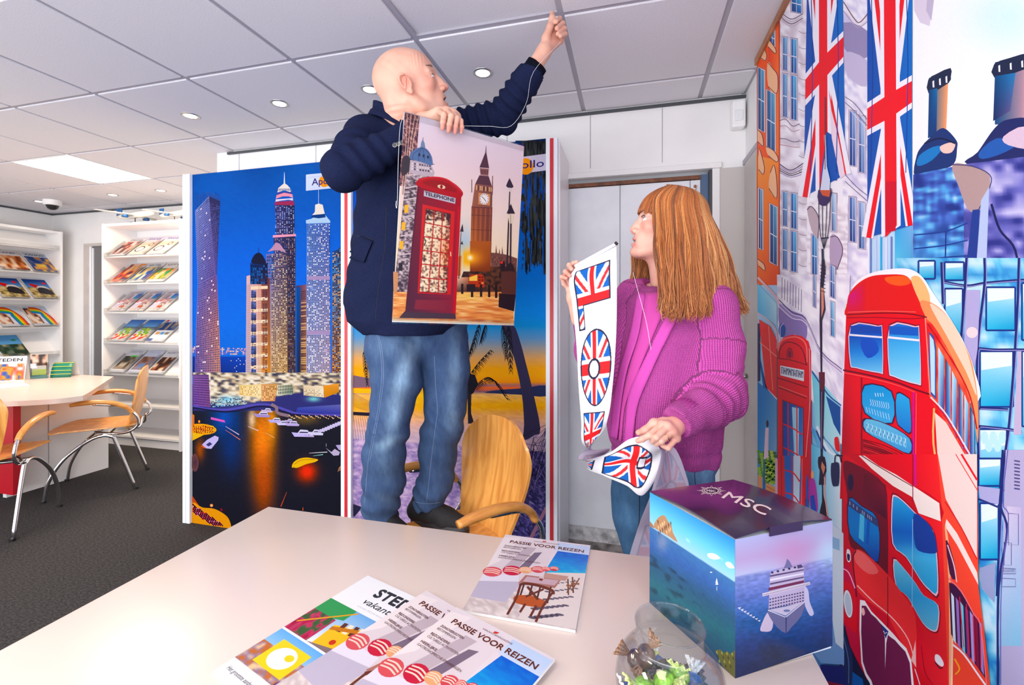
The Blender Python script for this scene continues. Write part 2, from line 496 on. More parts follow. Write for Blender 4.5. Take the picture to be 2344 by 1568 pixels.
# ceiling: grid of bars with lay-in tiles a little proud of it
cb = MB().box(XL - 0.1, XR + 0.1, YF - 0.1, YB + 0.1, CEIL + 0.03, CEIL + 0.1)
ceil = struct(cb, 'ceiling', M['tbar'])
XS = [XL] + [-0.255 + 0.6 * k for k in range(-10, 2)] + [XR]
YS = [YF] + [1.688 + 0.6 * k for k in range(-5, 4)] + [YB]
XS = sorted(x for x in XS if XL <= x <= XR); YS = sorted(y for y in YS if YF <= y <= YB)
tb = MB()
for x in XS[1:-1]: tb.box(x - 0.012, x + 0.012, YF, YB, CEIL + 0.006, CEIL + 0.03)
for y in YS[1:-1]: tb.box(XL, XR, y - 0.012, y + 0.012, CEIL + 0.0065, CEIL + 0.03)
tb.box(XL, XL + 0.02, YF, YB, CEIL + 0.002, CEIL + 0.02).box(XR - 0.02, XR, YF, YB, CEIL + 0.002, CEIL + 0.02)
tb.obj('ceiling_grid', M['tbar'], ceil)
_tm = {}
def tile(x0, x1, y0, y1, lift=False):
    w, d = round(x1 - x0, 3), round(y1 - y0, 3)
    g = 0.011
    if (w, d) not in _tm or lift:
        t = MB().box(-w / 2 + g, w / 2 - g, -d / 2 + g, d / 2 - g, 0, 0.018, 0.003).obj('tile', M['tile'], ceil)
        if not lift: _tm[(w, d)] = t.data
    else:
        t = bpy.data.objects.new('tile', _tm[(w, d)]); COL.objects.link(t); t.parent = ceil
    t.location = ((x0 + x1) / 2, (y0 + y1) / 2, CEIL)
    if lift: t.rotation_euler = (R(1.6), 0, 0); t.location.z += 0.009
    return t
for i in range(len(XS) - 1):
    for j in range(len(YS) - 1):
        x0, x1, y0, y1 = XS[i], XS[i + 1], YS[j], YS[j + 1]
        if y1 - y0 < 0.03 or x1 - x0 < 0.03: continue
        if x0 < -2.75 and y0 > 5: continue
        if x0 >= -2.72 and y0 >= YW: continue
        if x0 >= -2.72 and y1 > YW: y1 = YW
        if abs(x0 + 4.455) < 0.01 and abs(y0 - 2.288) < 0.01: continue
        if (abs(x0 + 2.655) < 0.01 or abs(x0 + .855) < .01) and abs(y0 + 0.712) < 0.01: continue
        tile(x0, x1, y0, y1, abs(x0 + 0.855) < 0.01 and abs(y0 - 1.088) < 0.01)
struct(MB().box(-2.71, XR, YW - 0.014, YW, CEIL - 0.02, CEIL - 0.006), 'trim_1', M['darkgrey'])
struct(MB().box(XL, -2.72, YB - 0.014, YB, CEIL - 0.02, CEIL - 0.004), 'trim_2', M['darkgrey'])
struct(MB().box(XL, XL + 0.014, YF, YB, CEIL - 0.02, CEIL - 0.004), 'trim_3', M['darkgrey'])
# light panels in the ceiling
def lightpanel(x, y, lab):
    t = empty('ceiling_light', (x, y, CEIL), label=lab, cat='ceiling light')
    MB().box(-0.285, 0.285, -0.285, 0.285, 0.004, 0.012).obj('diffuser', M['panelglow'], t)
    MB().box(-0.295, 0.295, -0.295, -0.285, 0, 0.014).box(-0.295, 0.295, 0.285, 0.295, 0, 0.014).box(-0.295, -0.285, -0.285, 0.285, 0, 0.014).box(0.285, 0.295, -0.285, 0.285, 0, 0.014).obj('frame', M['white'], t)
M['panelglow'] = mat('panel_glow', (255, 236, 206), 0.5, emit=14)
lightpanel(-4.155, 2.588, 'bright square light panel set in the ceiling above the small desk')
lightpanel(-0.555, -0.412, 'unseen square panel added as fill in the ceiling above the front table side'); lightpanel(-2.355, -0.412, 'unseen square panel added as fill in the ceiling behind the viewer, left one')  # both panels are out of view, added to brighten the room
# downlights
def cpt(u, v):
    r = ray(u, v); t = (CEIL - CAMZ) / r[2]; return r[0] * t, r[1] * t
DL = [(1105, 167, 'round recessed downlight right of the bald man'), (847, 205, 'round recessed downlight left of the bald man\'s head'),
      (640, 237, 'round recessed downlight, third from the raised arm'), (436, 265, 'round recessed downlight, fourth from the raised arm, above the skyscraper poster'),
      (368, 436, 'small far downlight above the middle magazine rack'), (258, 446, 'small far downlight beyond the square light panel'),
      (90, 461, 'small far downlight beside the dome camera')]
for i, (u, v, lab) in enumerate(DL):
    x, y = cpt(u, v)
    t = empty('downlight', (x, y, CEIL), label=lab, cat='downlight', group='recessed ceiling downlights')
    MB().lathe([(0.031, 0.001), (0.033, -0.003), (0.041, -0.004), (0.046, -0.001), (0.046, 0.002)], n=32).obj('trim_ring', M['steel'], t, smooth=True)
    MB().lathe([(0.0001, -0.0028), (0.033, -0.0022)], n=32).obj('lamp', M['lamp'], t)
    l = bpy.data.lights.new('downlight_spot', 'SPOT'); l.energy = 7 if i < 4 else 9; l.spot_size = R(110); l.spot_blend = 0.8; l.color = (1, 0.9, 0.76); l.shadow_soft_size = 0.04
    lo = bpy.data.objects.new('downlight_spot', l); COL.objects.link(lo); lo.location = (0, 0, -0.02); lo.parent = t
# dome camera
x, y = cpt(120, 459)
t = empty('security_camera', (x, y, CEIL), label='white dome camera with dark lens on the ceiling above the left rack', cat='camera')
MB().lathe([(0.0001, -0.05), (0.062, -0.05), (0.07, -0.04), (0.07, 0.0), (0.0001, 0.0)], n=28).obj('housing', M['white'], t, auto=40)
MB().lathe([(0.0001, -0.095), (0.02, -0.092), (0.038, -0.08), (0.05, -0.05)], n=28).obj('dome', M['black'], t, smooth=True)

# ---------------------------------------------------------------- door in the back wall
d1 = empty('door_1', (0, 0, 0)); d1['kind'] = 'structure'
YD = YW + 0.02
for k, (a, b) in enumerate([(DX0, -0.062), (-0.058, 0.30), (0.304, 0.352)]):
    MB().box(a, b, YD, YD + 0.03, 0.012, 2.0, 0.002).obj('panel', M['door'], d1)
MB().box(DX0, 0.352, YD - 0.004, YD, 0.02, 0.10).obj('kick_strip', mat('worn_strip', (205, 205, 206), 0.6, noise=0.25, nscale=22), d1)
MB().box(DX0, 0.352, YD - 0.012, YD + 0.02, 2.003, 2.022).obj('head_strip', M['brown'], d1)
MB().box(0.354, 0.392, YD + 0.01, YD + 0.03, 0.0, 2.03).obj('side_light', mat('blue_glass', (92, 118, 150), 0.15), d1)
MB().box(0.392, 0.406, YW - 0.01, YW + 0.05, 0, 2.04).obj('jamb', M['darkgrey'], d1)
x, y = 0.325, YD
MB().tube([(x, YD - 0.001, 1.965), (x, YD - 0.014, 1.965)], 0.007, 10).tube([(x, YD - 0.012, 1.965), (x + 0.004, YD - 0.02, 1.955), (x + 0.002, YD - 0.02, 1.93)], 0.0018, 6).obj('hook', M['brass'], d1)
struct(MB().box(-0.5, 0.45, YW - 0.022, YW, 2.045, 2.075, 0.003).box(0.406, 0.442, YW - 0.012, YW, 0, 2.045, 0.002), 'trim_4', M['wall'])
struct(MB().box(DX0, 0.40, YW - 0.11, YW + 0.02, 0.0, 0.02, 0.003), 'trim_5', mat('threshold', (150, 144, 140), 0.6, noise=0.35, nscale=18))
struct(MB().box(0.442, 0.562, YW - 0.006, YW, 0, 2.045), 'trim_6', mat('jamb_panel', (206, 198, 194), 0.5))
# side door on the right wall, mostly behind the mural
d2 = empty('door_2', (0, 0, 0)); d2['kind'] = 'structure'
MB().box(XR - 0.012, XR, 1.2, YW - 0.035, 0.01, 2.05).obj('leaf', M['grey'], d2)
MB().box(XR - 0.006, XR, YW - 0.035, YW - 0.022, 0.01, 2.05).obj('seam', M['black'], d2)
MB().box(XR - 0.014, XR, 1.2, YW, 2.05, 2.075).obj('head', M['tbar'], d2)
h = MB().tube([(XR - 0.01, YW - 0.075, 0.985), (XR - 0.03, YW - 0.075, 0.985)], [0.012, 0.010], 12)
h.tube([(XR - 0.026, YW - 0.11, 0.985), (XR - 0.026, YW - 0.075, 0.985), (XR - 0.028, YW - 0.04, 0.985)], [0.008, 0.006, 0.009], 10).obj('door_handle', M['steel'], d2, smooth=True)
# dark doorway in the far wall
d3 = empty('door_3', (0, 0, 0)); d3['kind'] = 'structure'
def fx(u, Y=YB): r = ray(u, 600); return r[0] / r[1] * Y
xa, xb = fx(203), fx(262) + 0.25
MB().box(xa, xb, YB - 0.012, YB, 0.0, 2.02).obj('leaf', mat('grey_leaf', (112, 110, 112), 0.5), d3)
MB().box(xa - 0.03, xa + 0.045, YB - 0.03, YB, 0, 2.019).obj('frame', M['grey'], d3)
MB().box(xa + 0.045, xa + 0.07, YB - 0.022, YB, 0, 2.02).box(xa + 0.085, xa + 0.10, YB - 0.022, YB, 0, 2.0).obj('stop', M['whiteframe'], d3)
MB().box(xa - 0.03, xb, YB - 0.03, YB, 2.02, 2.05).obj('frame', M['grey'], d3)
# skirting
struct(MB().box(XL, fx(195), YB - 0.012, YB, 0, 0.07), 'baseboard_far', M['wall'])

# motion detector in the corner
t = empty('motion_detector', (0.525, YW - 0.03, 2.31), label='white motion detector high in the corner beside the mural', cat='detector')
MB().box(-0.035, 0.03, -0.03, 0.03, -0.08, 0.06, 0.012).obj('housing', M['white'], t)
MB().box(-0.022, 0.016, -0.036, -0.028, -0.05, 0.005, 0.004).obj('lens', M['paper'], t)

# ---------------------------------------------------------------- poster cabinet
YC = 2.2
cab = empty('poster_cabinet', (0, 0, 0), label='long white cabinet with red striped posts behind the standing man', cat='cabinet')
MB().box(-2.66, -0.34, YC + 0.02, YW - 0.002, 0.0, 2.145, 0.003).obj('body', M['white'], cab)
CX = lambda u: float(ray(u, 700)[0] / ray(u, 700)[1] * YC)
def post(u0, u1, redu=None):
    a, b = CX(u0), CX(u1)
    p = MB().box(a, b, YC - 0.02, YC + 0.02, 0.0, 2.152, 0.002).obj('post', M['whiteframe'], cab)
    if redu: MB().box(CX(redu[0]), CX(redu[1]), YC - 0.023, YC - 0.019, 0.0, 2.148).obj('stripe', M['red'], p)
post(424.5, 431.5); post(432.5, 440.5); post(785, 808, (794, 800.5)); post(1251, 1277.5, (1260.5, 1268.5))
# ================================================================ printed sheets
A = np.array
def wc(xs): return [tuple(x) for x in xs]

# ---------- skyscraper poster
mp = onplane((0, YC - 0.001, 1), (0, -1, 0))
sky = Art(mp)
def f(x, y):
    t = (y - 368) / 830.0
    C = ramp(t, [(0, (22, 84, 160)), (0.12, (8, 92, 178)), (0.28, (0, 104, 208)), (0.45, (8, 112, 214)), (0.6, (20, 108, 200)), (0.64, (70, 130, 200))])
    return C + (noise2(x / 3, y / 3) - 0.5)[:, None] * 8
tl, tr_, br, bl = (440.6, 400.3), (785, 365.5), (785, 1245), (440.6, 1198)
def quadf(x0, x1, t0, t1, fn, nx, ny, a):
    """grid over u in x0..x1 and fraction t0..t1 of the sheet's height"""
    a.up(); X, T = np.meshgrid(np.linspace(x0, x1, nx + 1), np.linspace(t0, t1, ny + 1)); X = X.ravel(); T = T.ravel()
    w = (X - tl[0]) / (tr_[0] - tl[0]); yt = tl[1] + w * (tr_[1] - tl[1]); yb = bl[1] + w * (br[1] - bl[1])
    Y = yt + T * (yb - yt); W = nx + 1
    F = [(j * W + i, j * W + i + 1, (j + 1) * W + i + 1, (j + 1) * W + i) for j in range(ny) for i in range(nx)]
    a._put(np.column_stack([X, Y]), F, fn(X, Y))
quadf(440.6, 785, 0, 0.6, f, 50, 90, sky)
def fwat(x, y):
    C = np.tile(A([24, 24, 36.0]), (len(x), 1))
    t = np.clip((y - 860) / 90, 0, 1)[:, None]; C = A([40, 70, 150.0]) * (1 - t) + C * t
    C = glow(C, x, y, 515, 960, 30, 40, (20, 90, 190), 0.9); C = glow(C, x, y, 530, 1020, 28, 60, (24, 50, 110), 0.9)
    C = glow(C, x, y, 600, 1010, 27, 90, (255, 150, 50), 1.0); C = glow(C, x, y, 604, 1110, 24, 70, (196, 92, 44), 0.8); C = glow(C, x, y, 577, 960, 8, 22, (255, 225, 190), 0.9)
    C = glow(C, x, y, 622, 970, 12, 45, (255, 170, 60), 0.8)
    C = glow(C, x, y, 702, 1080, 22, 22, (255, 84, 34), 1.0); C = glow(C, x, y, 458, 1030, 10, 24, (220, 110, 40), 0.7)
    C = glow(C, x, y, 700, 960, 30, 12, (180, 140, 70), 0.5)
    C = C * (1 + (noise2(x / 5, y / 1.6, 4) - 0.5)[:, None] * 0.18)
    return C
quadf(440.6, 785, 0.6, 1.0, fwat, 110, 130, sky)
sky.xf(420, 320, 2.9025)
# distant shore
sky.wins([(60, 1372), (430, 1385), (430, 1430), (60, 1425)], 40, 5, wc([(220, 170, 160), (120, 110, 190), (90, 110, 180), (255, 220, 190)]), 0.8, 0.8, 0.7)
sky.grad([(60, 1440), (430, 1440), (430, 1568), (60, 1568)], [(10, 60, 150), (20, 70, 170), (20, 50, 130), (20, 40, 110)])
sky.wins([(250, 1450), (420, 1450), (420, 1568), (250, 1568)], 14, 10, wc([(230, 210, 180), (200, 220, 255)]), 0.5, 0.5, 0.12)
# twisted tower
sky.grad([(78, 470), (170, 372), (212, 900), (95, 960)], [(150, 160, 215), (120, 130, 190), (110, 90, 150), (120, 125, 190)])
sky.grad([(170, 372), (245, 405), (222, 900), (208, 900)], [(52, 46, 80), (44, 48, 90), (70, 60, 110), (110, 100, 160)])
sky.grad([(95, 955), (222, 895), (236, 1200), (84, 1250)], [(120, 120, 185), (120, 90, 140), (190, 130, 120), (130, 110, 170)])
sky.grad([(84, 1245), (236, 1195), (248, 1568), (75, 1568)], [(120, 105, 165), (196, 134, 120), (216, 160, 130), (110, 90, 160)])
for q, nx, ny in (([(80, 475), (168, 385), (206, 900), (98, 955)], 11, 34), ([(98, 958), (220, 900), (234, 1200), (88, 1245)], 13, 20), ([(88, 1248), (234, 1200), (246, 1568), (78, 1568)], 14, 24)):
    sky.wins(q, nx, ny, wc([(48, 48, 96), (62, 56, 110), (40, 40, 84), (80, 70, 120)]), 0.55, 0.6, 0.97)
    sky.wins(q, nx, ny, wc([(255, 235, 235)]), 0.9, 0.6, 0.03)
sky.wins([(176, 420), (243, 430), (220, 880), (212, 880)], 5, 40, wc([(110, 120, 190), (90, 90, 150)]), 0.5, 0.4, 0.7)
for k in range(17): sky.line([(82 + k * 10, 470 - k * 6 if k < 9 else 410), (82 + k * 10, 345 + (k * 37) % 30)], 2, (40, 50, 100))
for k in range(4): sky.line([(80, 440 - k * 20), (165, 372 - k * 9), (245, 408 - k * 8)], 2, (70, 90, 150))
# central tall tower
sky.grad([(606, 430), (738, 420), (746, 1568), (690, 1568)], [(70, 66, 120), (34, 36, 70), (60, 44, 50), (90, 70, 80)])
sky.poly([(594, 650), (750, 640), (746, 626), (595, 634)], (240, 170, 190))
sky.grad([(598, 650), (744, 650), (744, 1568), (640, 1568)], [(60, 60, 110), (36, 36, 66), (70, 50, 50), (60, 50, 60)])
sky.wins([(608, 440), (736, 432), (742, 625), (606, 632)], 9, 22, wc([(130, 150, 215), (200, 210, 240), (24, 28, 66)]), 0.45, 0.6, 0.85)
sky.wins([(606, 655), (744, 655), (746, 1568), (610, 1568)], 11, 100, wc([(110, 120, 170), (220, 200, 190), (30, 28, 50), (180, 120, 90)]), 0.4, 0.55, 0.7)
sky.line([(671, 215), (671, 300)], [2, 10], (235, 240, 250)); sky.poly([(624, 350), (630, 322), (655, 300), (672, 288), (692, 302), (712, 325), (716, 350), (670, 336)], (240, 232, 225))
sky.poly([(626, 350), (716, 346), (722, 372), (620, 380)], (70, 70, 140)); sky.poly([(614, 392), (620, 368), (670, 352), (724, 362), (728, 386), (700, 376), (660, 376)], (246, 160, 180)); sky.poly([(612, 412), (614, 396), (728, 388), (728, 404), (700, 398), (650, 404)], (230, 225, 245))
sky.poly([(604, 432), (612, 412), (728, 404), (738, 420), (736, 436)], (150, 60, 90))
sky.wins([(622, 318), (714, 318), (714, 346), (622, 346)], 9, 1, wc([(70, 80, 140)]), 0.5, 0.6)
# lower tower in front of it
sky.grad([(548, 760), (688, 748), (692, 1568), (580, 1568)], [(120, 120, 180), (70, 60, 90), (210, 170, 120), (214, 180, 140)])
sky.poly([(560, 745), (590, 715), (614, 682), (640, 690), (662, 720), (684, 752), (640, 735), (600, 735)], (190, 150, 175))
sky.wins([(552, 770), (600, 766), (600, 960), (556, 960)], 4, 9, wc([(60, 110, 180), (40, 60, 120)]), 0.7, 0.7)
sky.wins([(585, 760), (690, 752), (690, 1568), (585, 1568)], 10, 74, wc([(44, 34, 44), (28, 26, 36), (240, 225, 190), (170, 140, 110)]), 0.62, 0.55, 0.92)
# dome tower left
sky.grad([(420, 905), (518, 880), (520, 1568), (414, 1568)], [(226, 190, 190), (214, 160, 150), (236, 206, 176), (196, 180, 200)])
sky.grad([(518, 905), (574, 920), (580, 1568), (518, 1568)], [(120, 70, 70), (96, 54, 60), (206, 140, 84), (226, 160, 110)])
sky.grad([(444, 820), (560, 820), (560, 960), (444, 960)], [(20, 50, 110), (20, 24, 60), (60, 40, 60), (40, 80, 140)])
sky.poly([(455, 820), (462, 780), (480, 758), (500, 750), (520, 760), (536, 785), (545, 822)], (22, 26, 52), sm=3)
sky.line([(500, 752), (500, 715)], 3, (30, 30, 60))
sky.wins([(446, 830), (556, 830), (556, 960), (446, 960)], 8, 7, wc([(40, 100, 170), (14, 20, 50)]), 0.6, 0.7, 0.8)
for k in range(8): sky.grad([(450, 1000 + k * 75), (484, 1000 + k * 75), (484, 1052 + k * 75), (450, 1052 + k * 75)], [(90, 130, 200), (140, 140, 190), (40, 50, 90), (60, 70, 120)]); sky.poly([(448, 975 + k * 75), (560, 970 + k * 75), (560, 990 + k * 75), (448, 995 + k * 75)], (255, 225, 200))
for x in (470, 544): sky.wins([(x - 18, 1000), (x + 14, 1000), (x + 14, 1560), (x - 18, 1560)], 2, 52, wc([(30, 26, 50), (60, 40, 60)]), 0.8, 0.5, 0.8)
sky.wins([(422, 960), (446, 960), (446, 1568), (418, 1568)], 3, 50, wc([(110, 80, 100)]), 0.4, 0.4)
sky.wins([(496, 960), (516, 960), (516, 1568), (496, 1568)], 2, 50, wc([(150, 90, 90)]), 0.4, 0.4)
# right white tower
sky.grad([(820, 545), (970, 545), (978, 1568), (818, 1568)], [(110, 140, 200), (90, 110, 180), (214, 190, 196), (190, 190, 216)])
sky.poly([(814, 535), (850, 525), (900, 495), (940, 497), (976, 540), (976, 552), (816, 556)], (190, 215, 240)); sky.line([(898, 330), (898, 430)], 3, (200, 210, 235))
sky.poly([(856, 500), (874, 480), (876, 432), (900, 424), (926, 432), (934, 470), (940, 492), (900, 505)], (244, 236, 228))
sky.poly([(848, 515), (860, 500), (940, 492), (946, 515), (900, 522)], (24, 60, 120))
sky.wins([(822, 560), (975, 560), (978, 1568), (820, 1568)], 15, 96, wc([(30, 44, 96), (24, 30, 70), (50, 80, 150), (245, 240, 235)]), 0.6, 0.6, 0.9)
for y in (905, 1268): sky.poly([(822, y), (974, y), (974, y + 26), (822, y + 26)], (170, 150, 186))
# small towers
sky.grad([(988, 760), (1058, 700), (1058, 1568), (986, 1568)], [(60, 110, 180), (60, 60, 90), (150, 100, 70), (170, 110, 80)])
sky.wins([(990, 740), (1058, 720), (1058, 1568), (990, 1568)], 6, 84, wc([(20, 20, 40), (90, 150, 200), (250, 190, 130), (40, 30, 40)]), 0.7, 0.6, 0.9)
sky.grad([(750, 970), (818, 962), (818, 1568), (770, 1568)], [(60, 44, 70), (140, 96, 110), (190, 140, 100), (70, 60, 60)])
sky.grad([(752, 985), (780, 975), (775, 1568), (750, 1568)], [(30, 70, 130), (40, 80, 150), (20, 20, 40), (40, 60, 110)])
sky.wins([(780, 990), (818, 985), (818, 1568), (780, 1568)], 1, 46, wc([(230, 190, 140), (60, 40, 40)]), 0.9, 0.4, 0.9)
# podium blocks
sky.xf(420, 860, 4.126)
sky.grid(92, -30, 1500, 330, 90, 34, lambda x, y: glow(glow(glow(np.where(((y > 215 + 60 * np.sin(x / 260))[:, None]), A([50, 50, 110.0]), ramp(noise2(x / 34, y / 16, 2), [(0.2, (60, 60, 80)), (0.5, (200, 180, 150)), (0.8, (255, 245, 230))])), x, y, 600, 170, 160, 60, (255, 240, 215), 0.9), x, y, 1230, 220, 60, 24, (160, 235, 225), 0.9), x, y, 420, 230, 90, 40, (150, 215, 245), 0.8))
sky.grad([(92, -10), (240, -10), (258, 296), (92, 280)], [(150, 110, 170), (130, 90, 150), (140, 90, 140), (120, 80, 170)])
sky.wins([(95, -10), (240, -10), (252, 290), (95, 270)], 11, 13, wc([(60, 40, 80), (40, 30, 70)]), 0.6, 0.6)
sky.grad([(528, 90), (735, 80), (735, 210), (528, 180)], [(236, 210, 150), (250, 226, 180), (255, 240, 200), (240, 200, 140)]); sky.grad([(735, 78), (890, 78), (865, 240), (735, 240)], [(220, 170, 130), (206, 160, 110), (210, 150, 110), (240, 190, 140)])
sky.wins([(540, 100), (730, 100), (730, 190), (540, 180)], 14, 5, wc([(190, 150, 100), (255, 250, 225)]), 0.5, 0.6); sky.wins([(745, 95), (880, 95), (865, 230), (745, 230)], 8, 7, wc([(250, 220, 180), (120, 90, 70)]), 0.5, 0.5)
sky.grad([(1135, 95), (1320, 95), (1330, 205), (1135, 185)], [(240, 220, 190), (250, 236, 214), (246, 230, 200), (200, 180, 150)]); sky.grad([(1320, 95), (1470, 70), (1470, 155), (1335, 208)], [(230, 160, 96), (236, 170, 110), (206, 140, 80), (216, 146, 84)])
sky.wins([(1140, 130), (1315, 130), (1320, 195), (1140, 180)], 12, 4, wc([(255, 255, 245), (170, 150, 130)]), 0.6, 0.5)
sky.grad([(890, 90), (1030, 80), (1040, 170), (890, 190)], [(250, 246, 220), (180, 180, 150), (120, 140, 130), (240, 236, 210)]); sky.wins([(895, 90), (1030, 85), (1035, 160), (895, 180)], 9, 3, wc([(40, 50, 56)]), 0.5, 0.8)
sky.wins([(260, 230), (560, 200), (600, 270), (260, 300)], 22, 6, wc([(230, 250, 255), (150, 210, 230), (40, 60, 90)]), 0.8, 0.7, 0.75)
sky.line([(90, 285), (200, 310), (380, 322), (520, 305), (640, 280), (780, 272), (900, 300), (1050, 350), (1200, 365), (1500, 375)], 22, (90, 84, 170), sm=5); sky.line([(90, 302), (380, 340), (560, 320), (700, 290), (860, 300), (1010, 362), (1500, 392)], 16, (26, 26, 60), sm=5)
sky.grad([(1080, 300), (1500, 270), (1500, 365), (1060, 345)], [(70, 80, 160), (110, 110, 170), (60, 60, 150), (50, 60, 150)])
sky.line([(830, 270), (880, 300), (890, 350), (1000, 380)], 30, (140, 120, 130), sm=4)
def boat(x, y, s, c=(196, 180, 226)):
    sky.poly([(x - 70 * s, y - 12 * s), (x - 50 * s, y + 18 * s), (x + 62 * s, y + 20 * s), (x + 66 * s, y + 2 * s)], c)
    sky.poly([(x - 30 * s, y - 6 * s), (x - 10 * s, y - 30 * s), (x + 40 * s, y - 26 * s), (x + 50 * s, y)], (230, 226, 245)); sky.poly([(x - 20 * s, y - 8 * s), (x + 42 * s, y - 6 * s), (x + 42 * s, y - 14 * s), (x - 10 * s, y - 16 * s)], (50, 46, 90))
boat(745, 370, 1.15, (170, 150, 200)); boat(790, 330, 0.8, (210, 190, 220)); boat(870, 425, 1.0); boat(940, 450, 0.9, (220, 214, 244)); boat(1030, 455, 1.0); boat(1000, 425, 0.6)
boat(1120, 550, 1.4, (206, 196, 240)); boat(1190, 565, 0.7); boat(1250, 540, 1.1, (226, 220, 248))
for k in range(9): boat(1300 + k * 24, 520 - k * 10, 0.55, (216, 206, 240))
for k in range(60): sky.ell(1000 + (k * 53) % 500, 372 + (k * 29) % 34, 5, 5, ((255, 220, 170), (255, 240, 230), (240, 150, 90))[k % 3], 6, lift=(k == 0))
sky.poly([(1025, 862), (1040, 820), (1090, 785), (1160, 772), (1225, 780), (1275, 792), (1240, 815), (1160, 835), (1080, 868), (1045, 866)], (250, 200, 40), sm=4); sky.line([(1050, 835), (1120, 795), (1240, 790)], 5, (180, 120, 20), sm=4)
sky.poly([(178, 650), (225, 605), (300, 565), (335, 580), (330, 610), (265, 690), (215, 685)], (206, 196, 240)); sky.poly([(215, 650), (250, 625), (275, 645), (240, 668)], (60, 60, 110)); sky.line([(172, 660), (205, 680)], 12, (230, 110, 60))
for a, b, c in (((400, 478), (528, 556), (230, 215, 240)), ((400, 512), (540, 605), (214, 130, 120)), ((612, 478), (710, 518), (240, 220, 210)), ((775, 535), (860, 584), (250, 190, 140)), ((1190, 730), (1360, 720), (230, 230, 235)), ((1228, 756), (1320, 744), (160, 210, 200)), ((978, 1098), (922, 1235), (214, 100, 80)), ((1132, 1240), (1130, 1270), (240, 120, 60))):
    sky.line([a, b], [3, 8] if a[0] != b[0] else 5, c)
sky.poly([(262, 390), (390, 420), (398, 442), (262, 412)], (216, 110, 190)); sky.poly([(1345, 680), (1420, 755), (1470, 750), (1480, 720), (1430, 690), (1400, 720)], (200, 190, 216)); sky.line([(1350, 640), (1350, 668)], 4, (200, 200, 220)); sky.poly([(1440, 655), (1500, 650), (1500, 705), (1470, 700)], (190, 176, 220))
for k in range(7): sky.line([(1460 + k * 6, 905 - k * 3), (1470 + k * 5, 870 - k * 3), (1498, 840 + k * 4)], 3, (190, 140, 110))
sky.ell(170, 505, 145, 52, (232, 120, 50), 30, 0.05, edge=(240, 180, 60)); sky.poly([(88, 540), (200, 556), (88, 612)], (250, 196, 60)); sky.poly([(88, 360), (106, 372), (106, 470), (88, 470)], (226, 130, 70))
for k in range(90): sky.ell(100 + (k * 37) % 190, 475 + (k * 23) % 66, 6, 6, ((150, 20, 10), (255, 150, 60), (255, 220, 130), (90, 20, 20))[k % 4], 6, lift=(k == 0))
sky.poly([(86, 1130), (160, 1240), (150, 1300), (86, 1230)], (196, 90, 50)); sky.poly([(180, 1242), (290, 1255), (380, 1300), (430, 1350), (452, 1425), (410, 1440), (86, 1390), (86, 1200)], (244, 170, 60), sm=4)
for k in range(220):
    x = 92 + (k * 61) % 300; y = 1215 + (k * 41) % 200
    if y < 1180 + (x - 88) * 0.3 or y > 1385 + (x - 88) * .13: continue
    sky.ell(x, y, 8, 8, ((120, 20, 50), (255, 120, 190), (226, 40, 60), (90, 10, 20), (255, 190, 230), (240, 80, 60))[k % 6], 6, lift=(k % 40 == 0))
sky.ell(268, 1224, 16, 16, (255, 240, 190), 10, edge=(250, 120, 40)); sky.ell(590, 1, 1, 1, (0, 0, 0), 4)
sky.ell(152, 432, 10, 14, (255, 220, 140), 10, edge=(240, 120, 40)); sky.ell(112, 820, 36, 85, (60, 44, 60), 20, edge=(110, 70, 70))
# card with the agency's name
def card(a, x, y, w, h, sk):
    """label card: x,y top-left; w,h size; sk = rise over the width"""
    a.poly([(x, y), (x + w, y - sk), (x + w, y + h - sk), (x, y + h)], (214, 222, 244))
    a.ell(x + w * 0.50, y + h * 0.52 - sk * .5, h * 0.34, h * 0.36, (246, 160, 70), 28)
    a.text('Apollo', (x + w * 0.16, y + h * 0.70 - sk * .16), (w * 0.70, -sk * 0.70), (0, -h * 0.42), (46, 40, 110), 0.25)
    a.text('reisbureau', (x + w * 0.06, y + h * 0.24 - sk * .06), (w * 0.42, -sk * .42), (0, -h * .13), (190, 196, 220))
sky.xf(0, 0, 1); card(sky, 701, 400, 84, 37, 8)
sky.gain = .62; sky.sat = 1.35; po = sky.obj('poster', M['print'], cab); po['label'] = 'blue night poster of lit skyscrapers over a marina'

# ---------- palm beach poster
pal = Art(mp)
tl, tr_, br, bl = (808, 364), (1250, 317), (1250, 1300), (808, 1240)
def f2(x, y):
    C = ramp(y, [(320, (8, 40, 90)), (450, (0, 80, 170)), (600, (0, 120, 214)), (720, (30, 140, 220)), (775, (110, 150, 190)), (820, (220, 170, 120)), (860, (255, 176, 74)), (874, (255, 160, 60)), (882, (150, 110, 120)), (888, (250, 120, 70)), (897, (120, 90, 110)), (903, (240, 190, 130)), (930, (250, 180, 90)), (975, (224, 180, 170)), (1000, (200, 176, 190))])
    C = glow(C, x, y, 960, 900, 60, 26, (255, 200, 90), 0.8)
    return C * (1 + (noise2(x / 9, y / 1.8, 9) - 0.5)[:, None] * np.where(y > 900, 0.14, 0.03)[:, None])
quadf(808, 1250, 0, 0.75, f2, 70, 180, pal)
def f3(x, y):
    C = ramp(noise2(x / 5 + y / 9, y / 3, 5) * .6 + noise2(x / 14, y / 7, 6) * .4, [(0.2, (126, 108, 160)), (0.6, (186, 162, 196)), (0.9, (220, 196, 214))])
    d = 1 / (1 + np.exp(-(x - 1140 - (1100 - y) * .25) / 10.0))[:, None]
    D = ramp(noise2(x / 2.2 + y / 6, y / 3, 11), [(0.2, (36, 34, 66)), (0.7, (84, 76, 136)), (0.95, (150, 136, 180))])
    return C * (1 - d) + D * d
quadf(808, 1250, 0.73, 1.0, f3, 120, 90, pal)
pal.xf(780, 700, 2.8)
